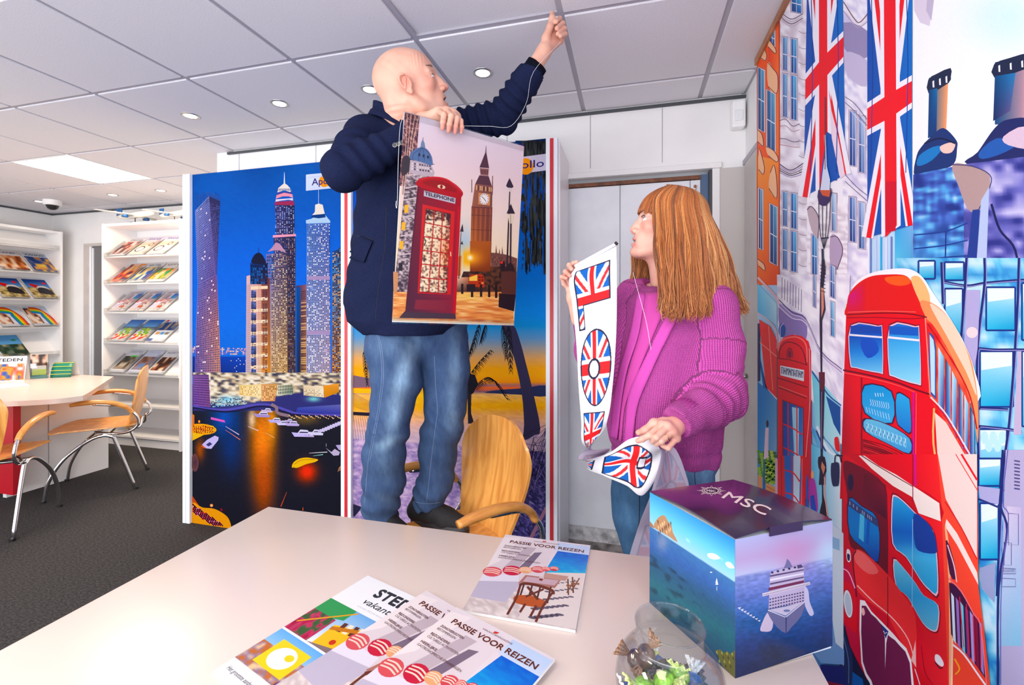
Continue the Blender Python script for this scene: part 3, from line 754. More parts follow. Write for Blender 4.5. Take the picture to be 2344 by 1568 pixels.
pal.poly([(920, 555), (1000, 540), (1140, 530), (1320, 510), (1320, 580), (1150, 570), (1000, 562)], (44, 50, 84), sm=3)
pal.poly([(80, 445), (215, 470), (215, 520), (80, 525)], (120, 96, 110)); pal.grad([(80, 528), (320, 535), (320, 560), (80, 560)], [(255, 190, 100)] * 4)
for k in range(10): pal.line([(80, 560 + k * 9), (215, 630 + k * 7)], 2, (60, 50, 60), lift=k == 0)
pal.line([(80, 690), (200, 696)], 22, (34, 28, 40))
for k in range(7): pal.line([(82 + k * 14, 704), (100 + k * 16, 860)], 2, (90, 70, 80), lift=k == 0)
pal.poly([(80, 1270), (140, 1290), (90, 1350), (80, 1350)], (40, 36, 60))
# leaning trunk and its fronds
pal.poly([(1030, 120), (1105, 120), (1150, 230), (1190, 380), (1230, 540), (1280, 790), (1240, 830), (1170, 860), (1175, 760), (1160, 560), (1110, 330), (1060, 200)], (54, 50, 76), sm=3)
def frond(x0, y0, x1, y1, sag, n, ln, c, a=None, side=0):
    a = a or pal; p = spline([(x0, y0), ((x0 + x1) / 2, (y0 + y1) / 2 - sag), (x1, y1)], 12); a.line(p, 4, c)
    for i in range(n):
        t = i / (n - 1); q = p[int(t * (len(p) - 1))]; L = ln * (0.55 + 0.45 * math.sin(math.pi * min(1, t + 0.15)))
        for s_ in ((-1, 1) if side == 0 else (side,)):
            dx = (x1 - x0) * 0.12 + s_ * L * 0.35; dy = L * (0.9 if s_ * 1 > -2 else 0.4)
            a.line([q, (q[0] + dx * .6, q[1] + dy * .45), (q[0] + dx, q[1] + dy)], [5, 4, 1], c, lift=(i == 0))
D1 = (30, 28, 36)
for a_ in ((1075, 130, 1090, 410, 0, 18, 70), (1040, 130, 1060, 330, 0, 14, 60), (890, 120, 820, 330, -10, 16, 60), (930, 120, 900, 230, 0, 10, 50), (150, 290, 170, 500, 0, 14, 46)):
    frond(*a_, D1)
frond(820, 450, 960, 285, 10, 18, 40, D1); frond(850, 520, 1060, 590, 95, 22, 44, D1); frond(822, 450, 830, 620, 0, 14, 40, D1)
pal.poly([(815, 440), (860, 440), (880, 500), (850, 560), (815, 580)], (26, 24, 34)); pal.poly([(812, 560), (834, 560), (836, 690), (856, 755), (816, 755)], (40, 34, 44))
pal.line([(1212, 1500), (1320, 1290)], 22, (150, 110, 130))
for k in range(40): pal.line([(1140 + (k * 31) % 60, 850 + k * 12), (1240, 800 + (k * 47) % 400), (1320, 760 + (k * 71) % 420)], 3, ((40, 36, 66), (130, 120, 170), (70, 60, 110), (30, 28, 50))[k % 4], lift=k % 8 == 0)
# crown of dark leaves at the top right
pal.xf(0, 0, 1)
pal.grid(1180, 322, 1250, 640, 40, 150, lambda x, y: np.where(((noise2(x / 2.2, y / 30 + x / 9, 3) > 0.74 + 0.1 * np.sin(y / 25)) | (y > 600 + 30 * noise2(x / 3, y * 0, 2) - 0) | (x < 1190 + 12 * noise2(y / 8, x * 0, 4)))[:, None], f2(x, y), ramp(noise2(x / 1.6, y / 16, 8), [(0.2, (18, 20, 24)), (0.8, (66, 70, 70))])))
pal.poly([(1190, 360), (1250, 352), (1250, 390), (1190, 398)], (214, 206, 226)); pal.ell(1203, 381, 18, 19, (246, 160, 70), 28)
pal.text('ollo', (1193, 386), (52, -5), (0, -17), (46, 40, 110), 0.3)
pal.gain = .8; pal.sat = 1.3; po = pal.obj('poster', M['print'], cab); po['label'] = 'tropical beach poster with palm trunks at sunset'

# ---------- held poster (50 x 70 cm sheet with clear rails), plane through its corners
hA, hB, hC, hD = P(925, 259, 1.42), P(1198, 335, 1.654), P(1175, 744, 1.654), P(899, 737, 1.42)
hn = np.cross(hB - hA, hD - hA)
# keep the fourth corner on the plane
mph = onplane((hA + hB + hC + hD) / 4, hn)
hp = Art(mph); T6 = (880, 240, 3.015)
hp.xf(*T6)
hpc = [(140, 45), (963, 290), (893, 1520), (52, 1492)]
def bil(q, a, b):
    q = A(q, float); a = np.asarray(a)[:, None]; b = np.asarray(b)[:, None]
    return (1 - a) * (1 - b) * q[0] + a * (1 - b) * q[1] + a * b * q[2] + (1 - a) * b * q[3]
def quadgrid(a, q, nx, ny, fn):
    a.up(); X, Y = np.meshgrid(np.linspace(0, 1, nx + 1), np.linspace(0, 1, ny + 1)); X = X.ravel(); Y = Y.ravel(); W = nx + 1
    p = bil(q, X, Y); F = [(j * W + i, j * W + i + 1, (j + 1) * W + i + 1, (j + 1) * W + i) for j in range(ny) for i in range(nx)]
    a._put(p, F, fn(p[:, 0], p[:, 1]))
def fs(x, y):
    C = ramp(y - x * .15, [(50, (236, 222, 236)), (350, (240, 216, 222)), (650, (246, 224, 214)), (900, (250, 228, 200)), (1000, (252, 226, 190))])
    C = glow(C, x, y, 560, 1000, 60, 160, (150, 190, 225), 0.8); C = glow(C, x, y, 570, 1080, 30, 90, (255, 250, 240), 0.8)
    C = glow(C, x, y, 590, 1060, 90, 70, (255, 190, 60), 0.7)
    return C
quadgrid(hp, hpc, 50, 80, fs)
hp.grad([(60, 1288), (880, 1268), (893, 1505), (55, 1475)], [(200, 150, 120), (214, 140, 90), (206, 130, 90), (226, 150, 100)])
quadgrid(hp, [(65, 1290), (890, 1300), (891, 1508), (56, 1478)], 70, 24, lambda x, y: glow(ramp(noise2(x / 60, y / 5, 3), [(0.2, (206, 120, 76)), (0.6, (240, 166, 106)), (0.9, (252, 206, 150))]), x, y, 560, 1300, 120, 60, (255, 220, 130), 0.7))
# left facades
quadgrid(hp, [(140, 50), (243, 78), (205, 560), (100, 560)], 12, 60, lambda x, y: ramp(noise2(x / 9, y / 5, 2), [(0.2, (50, 40, 60)), (0.5, (120, 70, 80)), (0.85, (226, 180, 170))]))
for k in range(7): hp.line([(158 + k * 13, 60 + k * 3), (150 + k * 8, 250), (120 + k * 6, 620)], [3, 3, 4], ((240, 200, 180), (60, 40, 50))[k % 2])
quadgrid(hp, [(150, 480), (345, 470), (200, 1290), (62, 1290)], 26, 90, lambda x, y: ramp(noise2(x / 12, y / 9, 12), [(0.2, (60, 48, 60)), (0.5, (150, 130, 140)), (0.85, (224, 206, 206))]))
for y in (470, 560, 640, 760, 890, 1020): hp.line([(345 if y < 500 else 232, y), (150 - (y - 480) * .1, y + 16)], 9, (214, 196, 200))
for x, y in ((140, 690), (120, 810), (105, 940), (100, 1090)): hp.poly([(x, y), (x + 26, y), (x + 22, y + 56), (x - 4, y + 54)], (246, 190, 90) if y < 1000 else (40, 34, 44))
hp.poly([(60, 1150), (95, 1160), (90, 1280), (62, 1310)], (206, 150, 110))
# left dark roof edge and tree
hp.poly([(120, 380), (150, 350), (190, 380), (175, 450), (120, 490)], (60, 50, 60), sm=3)
# domed building
hp.poly([(178, 380), (318, 405), (345, 465), (335, 500), (170, 470)], (196, 180, 190)); hp.wins([(185, 395), (320, 415), (335, 470), (180, 450)], 8, 3, wc([(70, 60, 80), (110, 96, 110), (230, 214, 216)]), 0.6, 0.7)
hp.poly([(176, 372), (180, 335), (205, 310), (235, 296), (262, 292), (295, 308), (318, 340), (330, 375), (326, 418), (250, 395)], (92, 116, 160), sm=4)
for k in range(4): hp.line([(262, 294), (200 + k * 36, 340), (196 + k * 40, 388)], 3, (46, 60, 100), sm=4)
hp.poly([(248, 292), (252, 262), (264, 238), (276, 262), (282, 298)], (120, 140, 170)); hp.line([(266, 225), (266, 245)], 4, (90, 100, 130)); hp.line([(330, 412), (344, 408)], 5, (80, 80, 100))
for k in range(3): hp.ell(240 + k * 30, 345 + k * 8, 8, 12, (40, 50, 80), 10)
# clock tower
hp.line([(700, 282), (699, 330)], [2, 7], (70, 44, 60)); hp.poly([(697, 325), (702, 325), (722, 438), (655, 432)], (84, 50, 66)); hp.poly([(657, 436), (720, 442), (716, 490), (662, 484)], (150, 100, 100)); hp.wins([(662, 442), (716, 446), (714, 484), (664, 480)], 5, 1, wc([(60, 36, 44)]), 0.5, 0.8)
hp.poly([(655, 486), (718, 492), (740, 560), (625, 548)], (88, 54, 66)); hp.grad([(625, 545), (745, 560), (742, 705), (603, 700)], [(150, 96, 86), (120, 76, 76), (110, 66, 60), (160, 100, 80)])
hp.wins([(630, 552), (742, 566), (742, 604), (628, 592)], 9, 1, wc([(240, 190, 140), (70, 40, 40)]), 0.5, 0.8)
hp.poly([(648, 606), (730, 616), (728, 696), (646, 686)], (206, 140, 96)); hp.ell(688, 650, 33, 39, (236, 226, 226), 30); hp.ell(688, 650, 22, 26, (250, 240, 236), 30); 
for k in range(12): a_ = k * math.pi / 6; hp.line([(688 + 25 * math.cos(a_), 650 + 30 * math.sin(a_)), (688 + 31 * math.cos(a_), 650 + 36 * math.sin(a_))], 4, (50, 40, 60), lift=k == 0)
hp.line([(688, 650), (672, 634)], 4, (30, 26, 44)); hp.line([(688, 650), (700, 668)], 4, (30, 26, 44))
hp.grad([(600, 700), (744, 706), (732, 1160), (588, 1150)], [(140, 76, 60), (120, 66, 60), (100, 44, 30), (240, 140, 60)])
for k in range(8): hp.line([(618 + k * 16, 715), (606 + k * 16, 1120)], 3, ((96, 50, 46), (190, 116, 90))[k % 2], lift=k == 0)
for y in (705, 760, 860, 950): hp.line([(600 - (y - 700) * .02, y), (744 - (y - 700) * .02, y + 8)], 4, (90, 46, 44))
for x, y in ((602, 545), (744, 560), (745, 520)): hp.line([(x, y - 30), (x, y + 60)], 5, (120, 70, 70))
# parliament and trees
hp.poly([(735, 1020), (765, 1022), (770, 965), (776, 1022), (788, 1025), (792, 990), (797, 1028), (808, 1030), (812, 975), (818, 1030), (845, 1035), (915, 1060), (905, 1290), (735, 1290)], (112, 72, 66))
hp.wins([(740, 1040), (900, 1066), (900, 1150), (740, 1140)], 22, 6, wc([(60, 36, 36), (160, 110, 90)]), 0.5, 0.6, 0.8)
quadgrid(hp, [(560, 1110), (910, 1120), (900, 1290), (490, 1290)], 60, 24, lambda x, y: ramp(noise2(x / 14, y / 12, 6), [(0.2, (30, 20, 20)), (0.7, (96, 56, 40))]))
hp.grad([(490, 1190), (580, 1190), (580, 1290), (490, 1290)], [(250, 220, 190), (190, 120, 90), (80, 44, 34), (90, 60, 50)])
hp.poly([(582, 1190), (600, 1170), (670, 1168), (688, 1185), (688, 1260), (582, 1255)], (176, 60, 40)); hp.poly([(585, 1190), (640, 1172), (640, 1215), (585, 1215)], (250, 200, 110)); hp.wins([(645, 1180), (686, 1180), (686, 1240), (645, 1240)], 2, 3, wc([(90, 20, 20), (240, 160, 110)]), .7, .5)
quadgrid(hp, [(545, 940), (733, 940), (731, 1150), (545, 1150)], 40, 36, lambda x, y: glow(glow(np.where(((x > 588))[:, None], ramp((y - 960) / 190, [(0, (170, 90, 50)), (1, (120, 50, 24))]) + 0 * x[:, None], fs(x, y)), x, y, 592, 1058, 80, 52, (255, 170, 40), 0.95), x, y, 590, 1055, 20, 20, (255, 250, 220), 1))
hp.poly([(505, 1050), (530, 1040), (524, 1180), (500, 1180)], (214, 110, 60))
for k, (x, h_) in enumerate(((536, 70), (604, 90), (666, 86), (722, 86), (770, 90))): hp.poly([(x - 8, 1235 + k * 2), (x + 8, 1235 + k * 2), (x + 8, 1235 + h_ + k * 2), (x - 8, 1235 + h_ + k * 2)], (26, 20, 26))
hp.poly([(566, 1238), (626, 1238), (626, 1290), (566, 1290)], (30, 22, 28))
# street lamps
hp.line([(865, 560), (860, 700), (845, 1110)], [7, 9, 12], (50, 36, 50)); hp.line([(872, 820), (868, 1100)], 11, (46, 32, 46))
hp.poly([(838, 560), (850, 530), (862, 505), (874, 530), (890, 565), (880, 574), (850, 572)], (50, 42, 60)); hp.poly([(852, 572), (880, 574), (874, 600), (858, 600)], (230, 214, 214)); 
hp.poly([(842, 750), (856, 715), (872, 683), (884, 715), (900, 752)], (46, 36, 54)); hp.poly([(848, 754), (894, 756), (884, 820), (860, 820)], (240, 220, 200)); hp.line([(870, 756), (870, 820)], 3, (80, 60, 60))
hp.line([(528, 880), (520, 1010), (512, 1200)], [4, 5, 7], (70, 50, 60)); hp.poly([(520, 876), (538, 820), (545, 876)], (60, 44, 54)); hp.poly([(524, 960), (536, 938), (542, 966)], (60, 44, 54))
hp.poly([(820, 1140), (850, 1100), (872, 1085), (890, 1110), (900, 1150)], (40, 28, 36)); hp.poly([(808, 1150), (912, 1150), (905, 1310), (806, 1300)], (84, 48, 44)); hp.poly([(790, 1300), (905, 1310), (893, 1425), (786, 1395)], (36, 26, 34)); hp.ell(808, 1088, 8, 10, (240, 60, 50), 10); hp.poly([(798, 1078), (832, 1082), (830, 1150), (798, 1150)], (40, 24, 30)); hp.ell(808, 1088, 8, 10, (240, 60, 50), 10)
# telephone booth
BR = (140, 28, 44)
hp.poly([(138, 1425), (488, 1440), (492, 1478), (100, 1470)], (70, 50, 64)); hp.grad([(232, 512), (530, 620), (488, 1440), (142, 1430)], [(130, 24, 46), (170, 30, 44), (140, 40, 60), (70, 34, 56)])
hp.poly([(230, 520), (268, 502), (335, 497), (420, 512), (488, 548), (538, 600), (534, 632), (508, 645), (488, 640), (232, 565)], (176, 32, 44), sm=3); hp.line([(232, 520), (335, 499), (440, 520), (535, 604)], 7, (214, 60, 64), sm=5)
hp.poly([(262, 540), (330, 520), (430, 540), (500, 602), (380, 580)], (150, 20, 34), sm=3)
hp.ell(392, 566, 28, 14, (236, 206, 180), 14, 0.2); hp.ell(392, 566, 10, 14, (150, 20, 34), 10)
hp.poly([(272, 592), (490, 644), (487, 684), (270, 630)], (196, 190, 204)); hp.text('TELEPHONE', (279, 622), (202, 49), (0, -24), (50, 26, 40), 1.2)
hp.poly([(214, 690), (232, 565), (240, 565), (150, 1430), (142, 1430)], (90, 24, 50)); hp.poly([(505, 700), (526, 706), (490, 1440), (470, 1440)], (190, 40, 50))
hp.poly([(262, 686), (484, 738), (456, 1310), (228, 1300)], (206, 52, 54)); hp.poly([(284, 714), (458, 752), (430, 1304), (238, 1292)], (110, 22, 30))
quadgrid(hp, [(288, 720), (455, 757), (428, 1298), (242, 1288)], 40, 90, lambda x, y: glow(ramp(noise2(x / 11, y / 9, 21) + (y < 800) * -0.35 - (x > 400 + (1300 - y) * .05) * .35, [(0.0, (60, 30, 40)), (0.35, (180, 140, 120)), (0.5, (250, 226, 190)), (0.9, (255, 244, 220))]), x, y, 440, 1020, 60, 130, (255, 110, 60), 0.5))
for k in range(1, 6): t = k / 6; a_ = bil(hpc, [0], [0]); hp.line([tuple(bil([(288, 720), (455, 757), (428, 1298), (242, 1288)], [0], [t])[0]), tuple(bil([(288, 720), (455, 757), (428, 1298), (242, 1288)], [1], [t])[0])], 7, (186, 44, 46))
for t in (0.33, 0.68): hp.line([tuple(bil([(288, 720), (455, 757), (428, 1298), (242, 1288)], [t], [0])[0]), tuple(bil([(288, 720), (455, 757), (428, 1298), (242, 1288)], [t], [1])[0])], 7, (186, 44, 46))
hp.line([(222, 1330), (455, 1340)], 3, (90, 30, 46)); hp.poly([(215, 1345), (425, 1352), (420, 1420), (205, 1410)], (130, 44, 60)); hp.line([(455, 1015), (457, 1045)], 7, (240, 200, 170)); hp.line([(272, 920), (284, 945), (272, 975)], 6, (40, 20, 30), sm=3)
held = empty('london_poster', tuple((hA + hB) / 2), label='plastic photo poster of a red telephone booth and clock tower held by the bald man', cat='poster')
def childof(o, par):
    o.parent = par; o.matrix_parent_inverse = Matrix.Translation(-Vector(par.location)); return o
hp.gain = .64; hp.sat = 1.2; childof(hp.obj('print', M['gloss']), held)
hnn = hn / np.linalg.norm(hn); 
if hnn @ (A([0, 0, CAMZ]) - hA) < 0: hnn = -hnn
V = []
for h_ in (0.0002, -0.0009):
    V += [mph(A([[925, 257.5]]), h_)[0], mph(A([[1198.5, 335]]), h_)[0], mph(A([[1176, 745]]), h_)[0], mph(A([[897.5, 737]]), h_)[0]]
childof(mkobj('sheet', V, [(0, 1, 2, 3), (7, 6, 5, 4), (0, 4, 5, 1), (1, 5, 6, 2), (2, 6, 7, 3), (3, 7, 4, 0)], M['paper']), held)
def rail(p, q, w):
    a, b = mph(A([p]), 0)[0], mph(A([q]), 0)[0]; dn = mph(A([(p[0], p[1] + 10)]), 0)[0] - a; dn /= np.linalg.norm(dn)
    V = [x + dn * s_ * w / 2 + hnn * t_ for x in (a, b) for s_, t_ in ((-1, 0.004), (1, 0.004), (1, -0.003), (-1, -0.003))]
    return childof(mkobj('rail', V, [(0, 1, 2, 3), (7, 6, 5, 4), (0, 4, 5, 1), (1, 5, 6, 2), (2, 6, 7, 3), (3, 7, 4, 0)], M['acrylic']), held)
rail((925, 262), (1199, 340), 0.02); rail((898, 733), (1176, 740.5), 0.02)
# nylon thread
nyl = mat('nylon', (235, 235, 240), 0.3)
childof(MB().tube([P(925, 262, 1.42), P(916, 290, 1.39), P(912, 360, 1.38), P(909, 468, 1.38), P(906, 470, 1.38), P(907, 460, 1.38)], 0.0006, 5, 4).obj('thread', nyl), held)
childof(MB().tube([P(1055, 288, 1.50), P(1120, 289, 1.50), P(1170, 288, 1.52), P(1205, 235, 1.54), P(1221, 165, 1.55), P(1284, 95, 1.58)], 0.00045, 5, 5).obj('thread', nyl), held)
# ================================================================ london street mural on the right wall
XM = XR - 0.03
mpm = onplane((XM, 1, 1), (-1, 0, 0))
mu = Art(mpm, dh=0.000008)
# full cloth, from the far edge (y 2.16) to nearer than the frame shows
YM0, YM1, ZM0, ZM1 = 0.45, XM * 0 + float(ray(1735, 700)[1] / ray(1735, 700)[0] * XM), 0.03, 2.385
MB().box(XM + 0.001, XM + 0.006, YM0, YM1, ZM0, ZM1)
def world2px(Y, Z):
    r_ = XM * CT + Y * ST; f_ = -XM * ST + Y * CT
    return np.column_stack([1172 + FPX * r_ / f_, HORY - FPX * (Z - CAMZ) / f_])
def base():
    ny, nz = 60, 60; Y, Z = np.meshgrid(np.linspace(YM1, YM0, ny + 1), np.linspace(ZM1, ZM0, nz + 1)); Y = Y.ravel(); Z = Z.ravel()
    p = world2px(Y, Z); W = ny + 1
    t = (Z - ZM0) / (ZM1 - ZM0)
    C = ramp(t, [(0, (70, 110, 180)), (0.3, (120, 190, 230)), (0.6, (190, 220, 245)), (0.8, (236, 246, 252)), (1, (226, 240, 250))])
    F = [(j * W + i, j * W + i + 1, (j + 1) * W + i + 1, (j + 1) * W + i) for j in range(nz) for i in range(ny)]
    mu._put(p, F, C)
base()
WH, NV, RD, BL, LB, PK = (240, 238, 248), (22, 40, 110), (232, 38, 48), (20, 100, 190), (90, 190, 235), (232, 220, 232)
Z2, Z3, Z4 = (1720, 0, 2.529), (1720, 600, 3.136), (1720, 1050, 3.027)
mu.xf(*Z2)
# ---- white house fronts
mu.grad([(150, -60), (700, -60), (680, 1700), (150, 1700)], [(236, 230, 240), (240, 236, 248), (246, 244, 252), (244, 240, 248)])
def house(x0, x1, y0, y1, slope, c, seed):
    quadgrid(mu, [(x0, y0), (x1, y0 + (x1 - x0) * slope), (x1, y1), (x0, y1)], 14, 60, lambda x, y: ramp(noise2(x / 30, y / 14, seed), [(0.25, c[0]), (0.6, c[1]), (0.9, (248, 246, 252))]))
house(158, 325, -60, 1700, 0.3, ((214, 202, 214), (242, 236, 246)), 3)
house(530, 675, -60, 1700, 0.4, ((206, 200, 230), (242, 238, 250)), 5)
def win(x0, x1, y0, y1, c1=(30, 110, 190), c2=(120, 200, 230), sl=0.25, fr=(206, 196, 214)):
    d = (x1 - x0) * sl
    mu.poly([(x0 - 8, y0 - 8), (x1 + 8, y0 + d - 8), (x1 + 8, y1 + d), (x0 - 8, y1)], (120, 104, 130)); mu.poly([(x0 - 6, y0 - 5), (x1 + 6, y0 + d - 5), (x1 + 6, y1 + d - 2), (x0 - 6, y1 - 2)], fr)
    mu.grad([(x0, y0), (x1, y0 + d), (x1, y1 + d - 6), (x0, y1 - 6)], [c1, c2, c1, (24, 50, 110)]); m_ = (y0 + y1) / 2
    mu.line([(x0, m_), (x1, m_ + d)], 5, WH); mu.line([((x0 + x1) / 2, y0 + d / 2), ((x0 + x1) / 2, y1)], 3, (200, 210, 230))
for y0, y1 in ((215, 410), (428, 680), (1110, 1310), (1330, 1560)):
    win(185, 206, y0, y1); win(232, 262, y0 + 8, y1 + 14)
win(235, 290, -40, 70)
for y0, y1 in ((640, 960), (1140, 1400)): win(572, 604, y0, y1, (60, 90, 170), (170, 200, 235)); win(626, 658, y0 + 30, y1 + 40, (120, 150, 210), (200, 220, 240))
mu.poly([(530, 130), (675, 180), (672, 330), (600, 320), (540, 280)], (150, 140, 180), sm=3); mu.poly([(540, 300), (670, 350), (668, 500), (560, 440)], (196, 186, 216), sm=3)
def curl(pts, w=5, c=(80, 62, 90)): mu.line(pts, w, c, sm=5)
for o_ in range(5):
    curl([(160, 700 + o_ * 34), (200, 690 + o_ * 38), (240, 730 + o_ * 30), (280, 716 + o_ * 34)], 4, ((110, 84, 110), (190, 150, 160), (240, 226, 232))[o_ % 3])
for o_ in range(5): curl([(165, 950 + o_ * 12), (230, 985 + o_ * 10), (310, 940 + o_ * 16)], 5, ((60, 50, 80), (170, 150, 190), (120, 96, 110))[o_ % 3])
for o_ in range(4): curl([(160, 60 + o_ * 14), (230, 110 + o_ * 14), (300, 80 + o_ * 12)], 4, ((90, 70, 96), (200, 180, 196))[o_ % 2])
for o_ in range(3): curl([(535, 10 + o_ * 26), (600, 110 + o_ * 18), (635, 125 + o_ * 14), (705, 40 + o_ * 28)], 5, ((120, 84, 90), (240, 230, 236), (180, 160, 190))[o_])
for o_ in range(4): curl([(545, 560 + o_ * 16), (600, 600 + o_ * 22), (672, 690 + o_ * 18)], 4, ((120, 104, 130), (226, 216, 232))[o_ % 2]); curl([(545, 1010 + o_ * 20), (610, 1080 + o_ * 14), (672, 1130 + o_ * 16)], 4, ((120, 104, 140), (236, 230, 240))[o_ % 2])
for y in range(180, 1560, 90): curl([(276, y), (300, y + 12), (322, y + 10)], 2.5, (130, 110, 130))
# lower house behind the pole
house(325, 560, 1140, 1700, 0.2, ((216, 204, 216), (246, 240, 248)), 8)
win(355, 382, 1360, 1600); mu.poly([(325, 1210), (350, 1195), (390, 1260), (388, 1380), (350, 1330)], (190, 170, 180), sm=3); curl([(325, 1215), (352, 1196), (392, 1262), (388, 1380)], 5)
mu.poly([(460, 1370), (500, 1370), (530, 1450), (500, 1560), (460, 1540)], (180, 160, 190), sm=3); curl([(460, 1372), (500, 1372), (532, 1450), (500, 1560)], 5); win(470, 492, 1120, 1340, (150, 190, 230), (210, 225, 245))
for k in range(8): mu.poly([(690 + k * 30, 1370), (700 + k * 30, 1368), (700 + k * 30, 1600), (690 + k * 30, 1600)], ((110, 130, 190), (200, 210, 240), (60, 170, 220), (230, 226, 250))[k % 4])
mu.grad([(835, 1310), (935, 1300), (935, 1600), (835, 1600)], [(60, 160, 220), (130, 180, 230), (60, 150, 200), (120, 220, 240)])
# ---- orange house
mu.poly([(37, 345), (80, 250), (158, 95), (168, 700), (165, 1650), (37, 1650)], (244, 92, 40)); mu.grad([(100, 250), (158, 160), (165, 900), (100, 900)], [(226, 70, 40), (255, 110, 60), (255, 130, 50), (240, 80, 40)])
mu.grad([(30, 900), (165, 930), (165, 1650), (37, 1650)], [(255, 160, 80), (255, 140, 60), (240, 80, 30), (246, 110, 50)])
for x0, x1, y0, y1 in ((42, 76, 390, 750), (94, 138, 520, 860), (46, 66, 1090, 1440), (112, 150, 1180, 1520), (110, 136, 160, 260)): win(x0, x1, y0, y1, (30, 90, 150), (120, 190, 220), 0.6, (236, 200, 190))
for pts in ([(36, 260), (64, 270), (90, 310), (84, 350), (50, 330)], [(96, 360), (130, 400), (155, 440), (150, 540), (100, 500)], [(40, 750), (64, 780), (72, 845), (40, 820)], [(88, 848), (130, 870), (158, 915), (148, 938), (100, 900)], [(48, 855), (62, 900), (78, 970), (70, 1010), (44, 980)], [(112, 1000), (134, 955), (150, 1050), (148, 1150), (104, 1090)], [(98, 220), (142, 280), (140, 310), (100, 270)], [(40, 1500), (76, 1530), (80, 1568), (46, 1540)]):
    mu.poly(pts, (246, 190, 150), sm=3); mu.line(pts, 4, (90, 40, 60), sm=3)
mu.line([(37, 345), (37, 1650)], 3, (190, 30, 40)); mu.line([(164, 95), (164, 1650)], 6, (200, 70, 50))
# ---- the two hanging flags
def flag(a, cx_t, cx_b, q, cyl, cyr, wv=30, wh=60):
    """vertical hanging flag: outline q tl,tr,br,bl; red vertical bar from cx_t to cx_b; cross arm height at left and right"""
    q = A(q, float); a.poly(q, BL); 
    a.grad([q[0], q[1], q[2], q[3]], [(16, 70, 160), (20, 120, 200), (16, 90, 180), (30, 80, 170)])
    L = lambda y: q[0] + (q[3] - q[0]) * (y - q[0][1]) / (q[3][1] - q[0][1]); Rr = lambda y: q[1] + (q[2] - q[1]) * (y - q[1][1]) / (q[2][1] - q[1][1])
    cyc = (cyl + cyr) / 2; cx = lambda y: cx_t + (cx_b - cx_t) * (y - q[0][1]) / (q[3][1] - q[0][1])
    for (p, e, s_) in ((q[0], -1, 1), (q[1], -1, -1), (q[3], 1, 1), (q[2], 1, -1)):
        c = (cx(cyc + e * wh) + (-s_) * wv * .6, (cyl if s_ > 0 else cyr) * .5 + cyc * .5 + e * wh * .9)
        d = A(c) - A(p); n = A([-d[1], d[0]]) / np.linalg.norm(d)
        a.line([p, c], [70, 52], WH); o_ = n * (8 * s_ * e)
        a.line([A(p) + o_, A(c) + o_], [30, 20], RD)
    for w_, c_ in ((wv + 22, WH), (wv, RD)): a.poly([(q[0][0] * 0 + cx_t - w_, q[0][1]), (cx_t + w_, q[1][1]), (cx_b + w_, q[2][1]), (cx_b - w_, q[3][1])], c_)
    for w_, c_ in ((wh + 34, WH), (wh, RD)):
        l, r_ = L(cyl), Rr(cyr); a.poly([(l[0], cyl - w_), (cx(cyc), cyc - w_ * .95 - 12), (r_[0], cyr - w_), (r_[0], cyr + w_), (cx(cyc), cyc + w_ * .95 + 12), (l[0], cyl + w_)], c_)
    a.poly([(cx_t - wv, q[0][1]), (cx_t + wv, q[1][1]), (cx_b + wv, q[2][1]), (cx_b - wv, q[3][1])], RD)
flag(mu, 418, 422, [(330, -360), (528, -380), (548, 1010), (306, 1140)], 520, 270, 24, 58)
mu.poly([(440, 760), (470, 780), (500, 1045), (405, 1040)], (20, 80, 170)); mu.poly([(455, 560), (500, 760), (548, 1010), (520, 1035), (470, 800)], (236, 214, 230)); mu.poly([(452, 520), (462, 560), (544, 960), (546, 1010), (512, 800), (468, 640)], (226, 50, 50))
flag(mu, 805, 815, [(676, -420), (938, -460), (935, 1305), (677, 1375)], 690, 530, 34, 62)
mu.poly([(782, 1050), (848, 1050), (842, 1335), (786, 1345)], (206, 30, 50))
for x in (350, 500, 700, 905): mu.line([(x, -60), (x + 8, 400), (x - 4, 1000)], 5, (14, 60, 150), sm=4)
# ---- sky and chimneys on the right
mu.poly([(945, -80), (2600, -80), (2600, 1100), (940, 1100)], (240, 246, 252)); quadgrid(mu, [(945, -300), (2900, -900), (2900, 1100), (945, 1100)], 30, 20, lambda x, y: glow(np.tile(A([244, 246, 252.0]), (len(x), 1)), x, y, 1500, 100, 260, 220, (206, 236, 250), 0.9))
mu.poly([(945, -80), (1080, -80), (1050, 60), (1040, 150), (985, 130), (950, 60)], (216, 206, 224)); mu.poly([(1030, -80), (1075, -80), (1050, 120), (1020, 60)], (190, 180, 206))
def chim(x0, x1, yt, yb, c1, c2):
    mu.grad([(x0, yt), (x1, yt - (x1 - x0) * .25), (x1 - 14, yb), (x0, yb)], [c1, c2, c2, c1])
    mu.poly([(x0 - 2, yt + 90), (x0 - 4, yt + 10), (x0 + (x1 - x0) * .4, yt - 24), (x1 + 12, yt - 58), (x1 + 14, yt - 10), (x1, yt + 30)], (24, 36, 66), sm=2)
    for k in range(3): t = k / 3; mu.poly([(x0 + 20 + t * (x1 - x0), yt + 20 - t * 40), (x0 + 30 + t * (x1 - x0), yt + 14 - t * 40), (x0 + 32 + t * (x1 - x0), yt + 55 - t * 40), (x0 + 22 + t * (x1 - x0), yt + 55 - t * 40)], WH)
chim(1036, 1150, 450, 770, (16, 80, 130), (244, 160, 110)); mu.grad([(1036, 520), (1085, 510), (1080, 780), (1030, 800)], [(10, 60, 110), (30, 110, 170), (20, 50, 110), (14, 60, 120)])
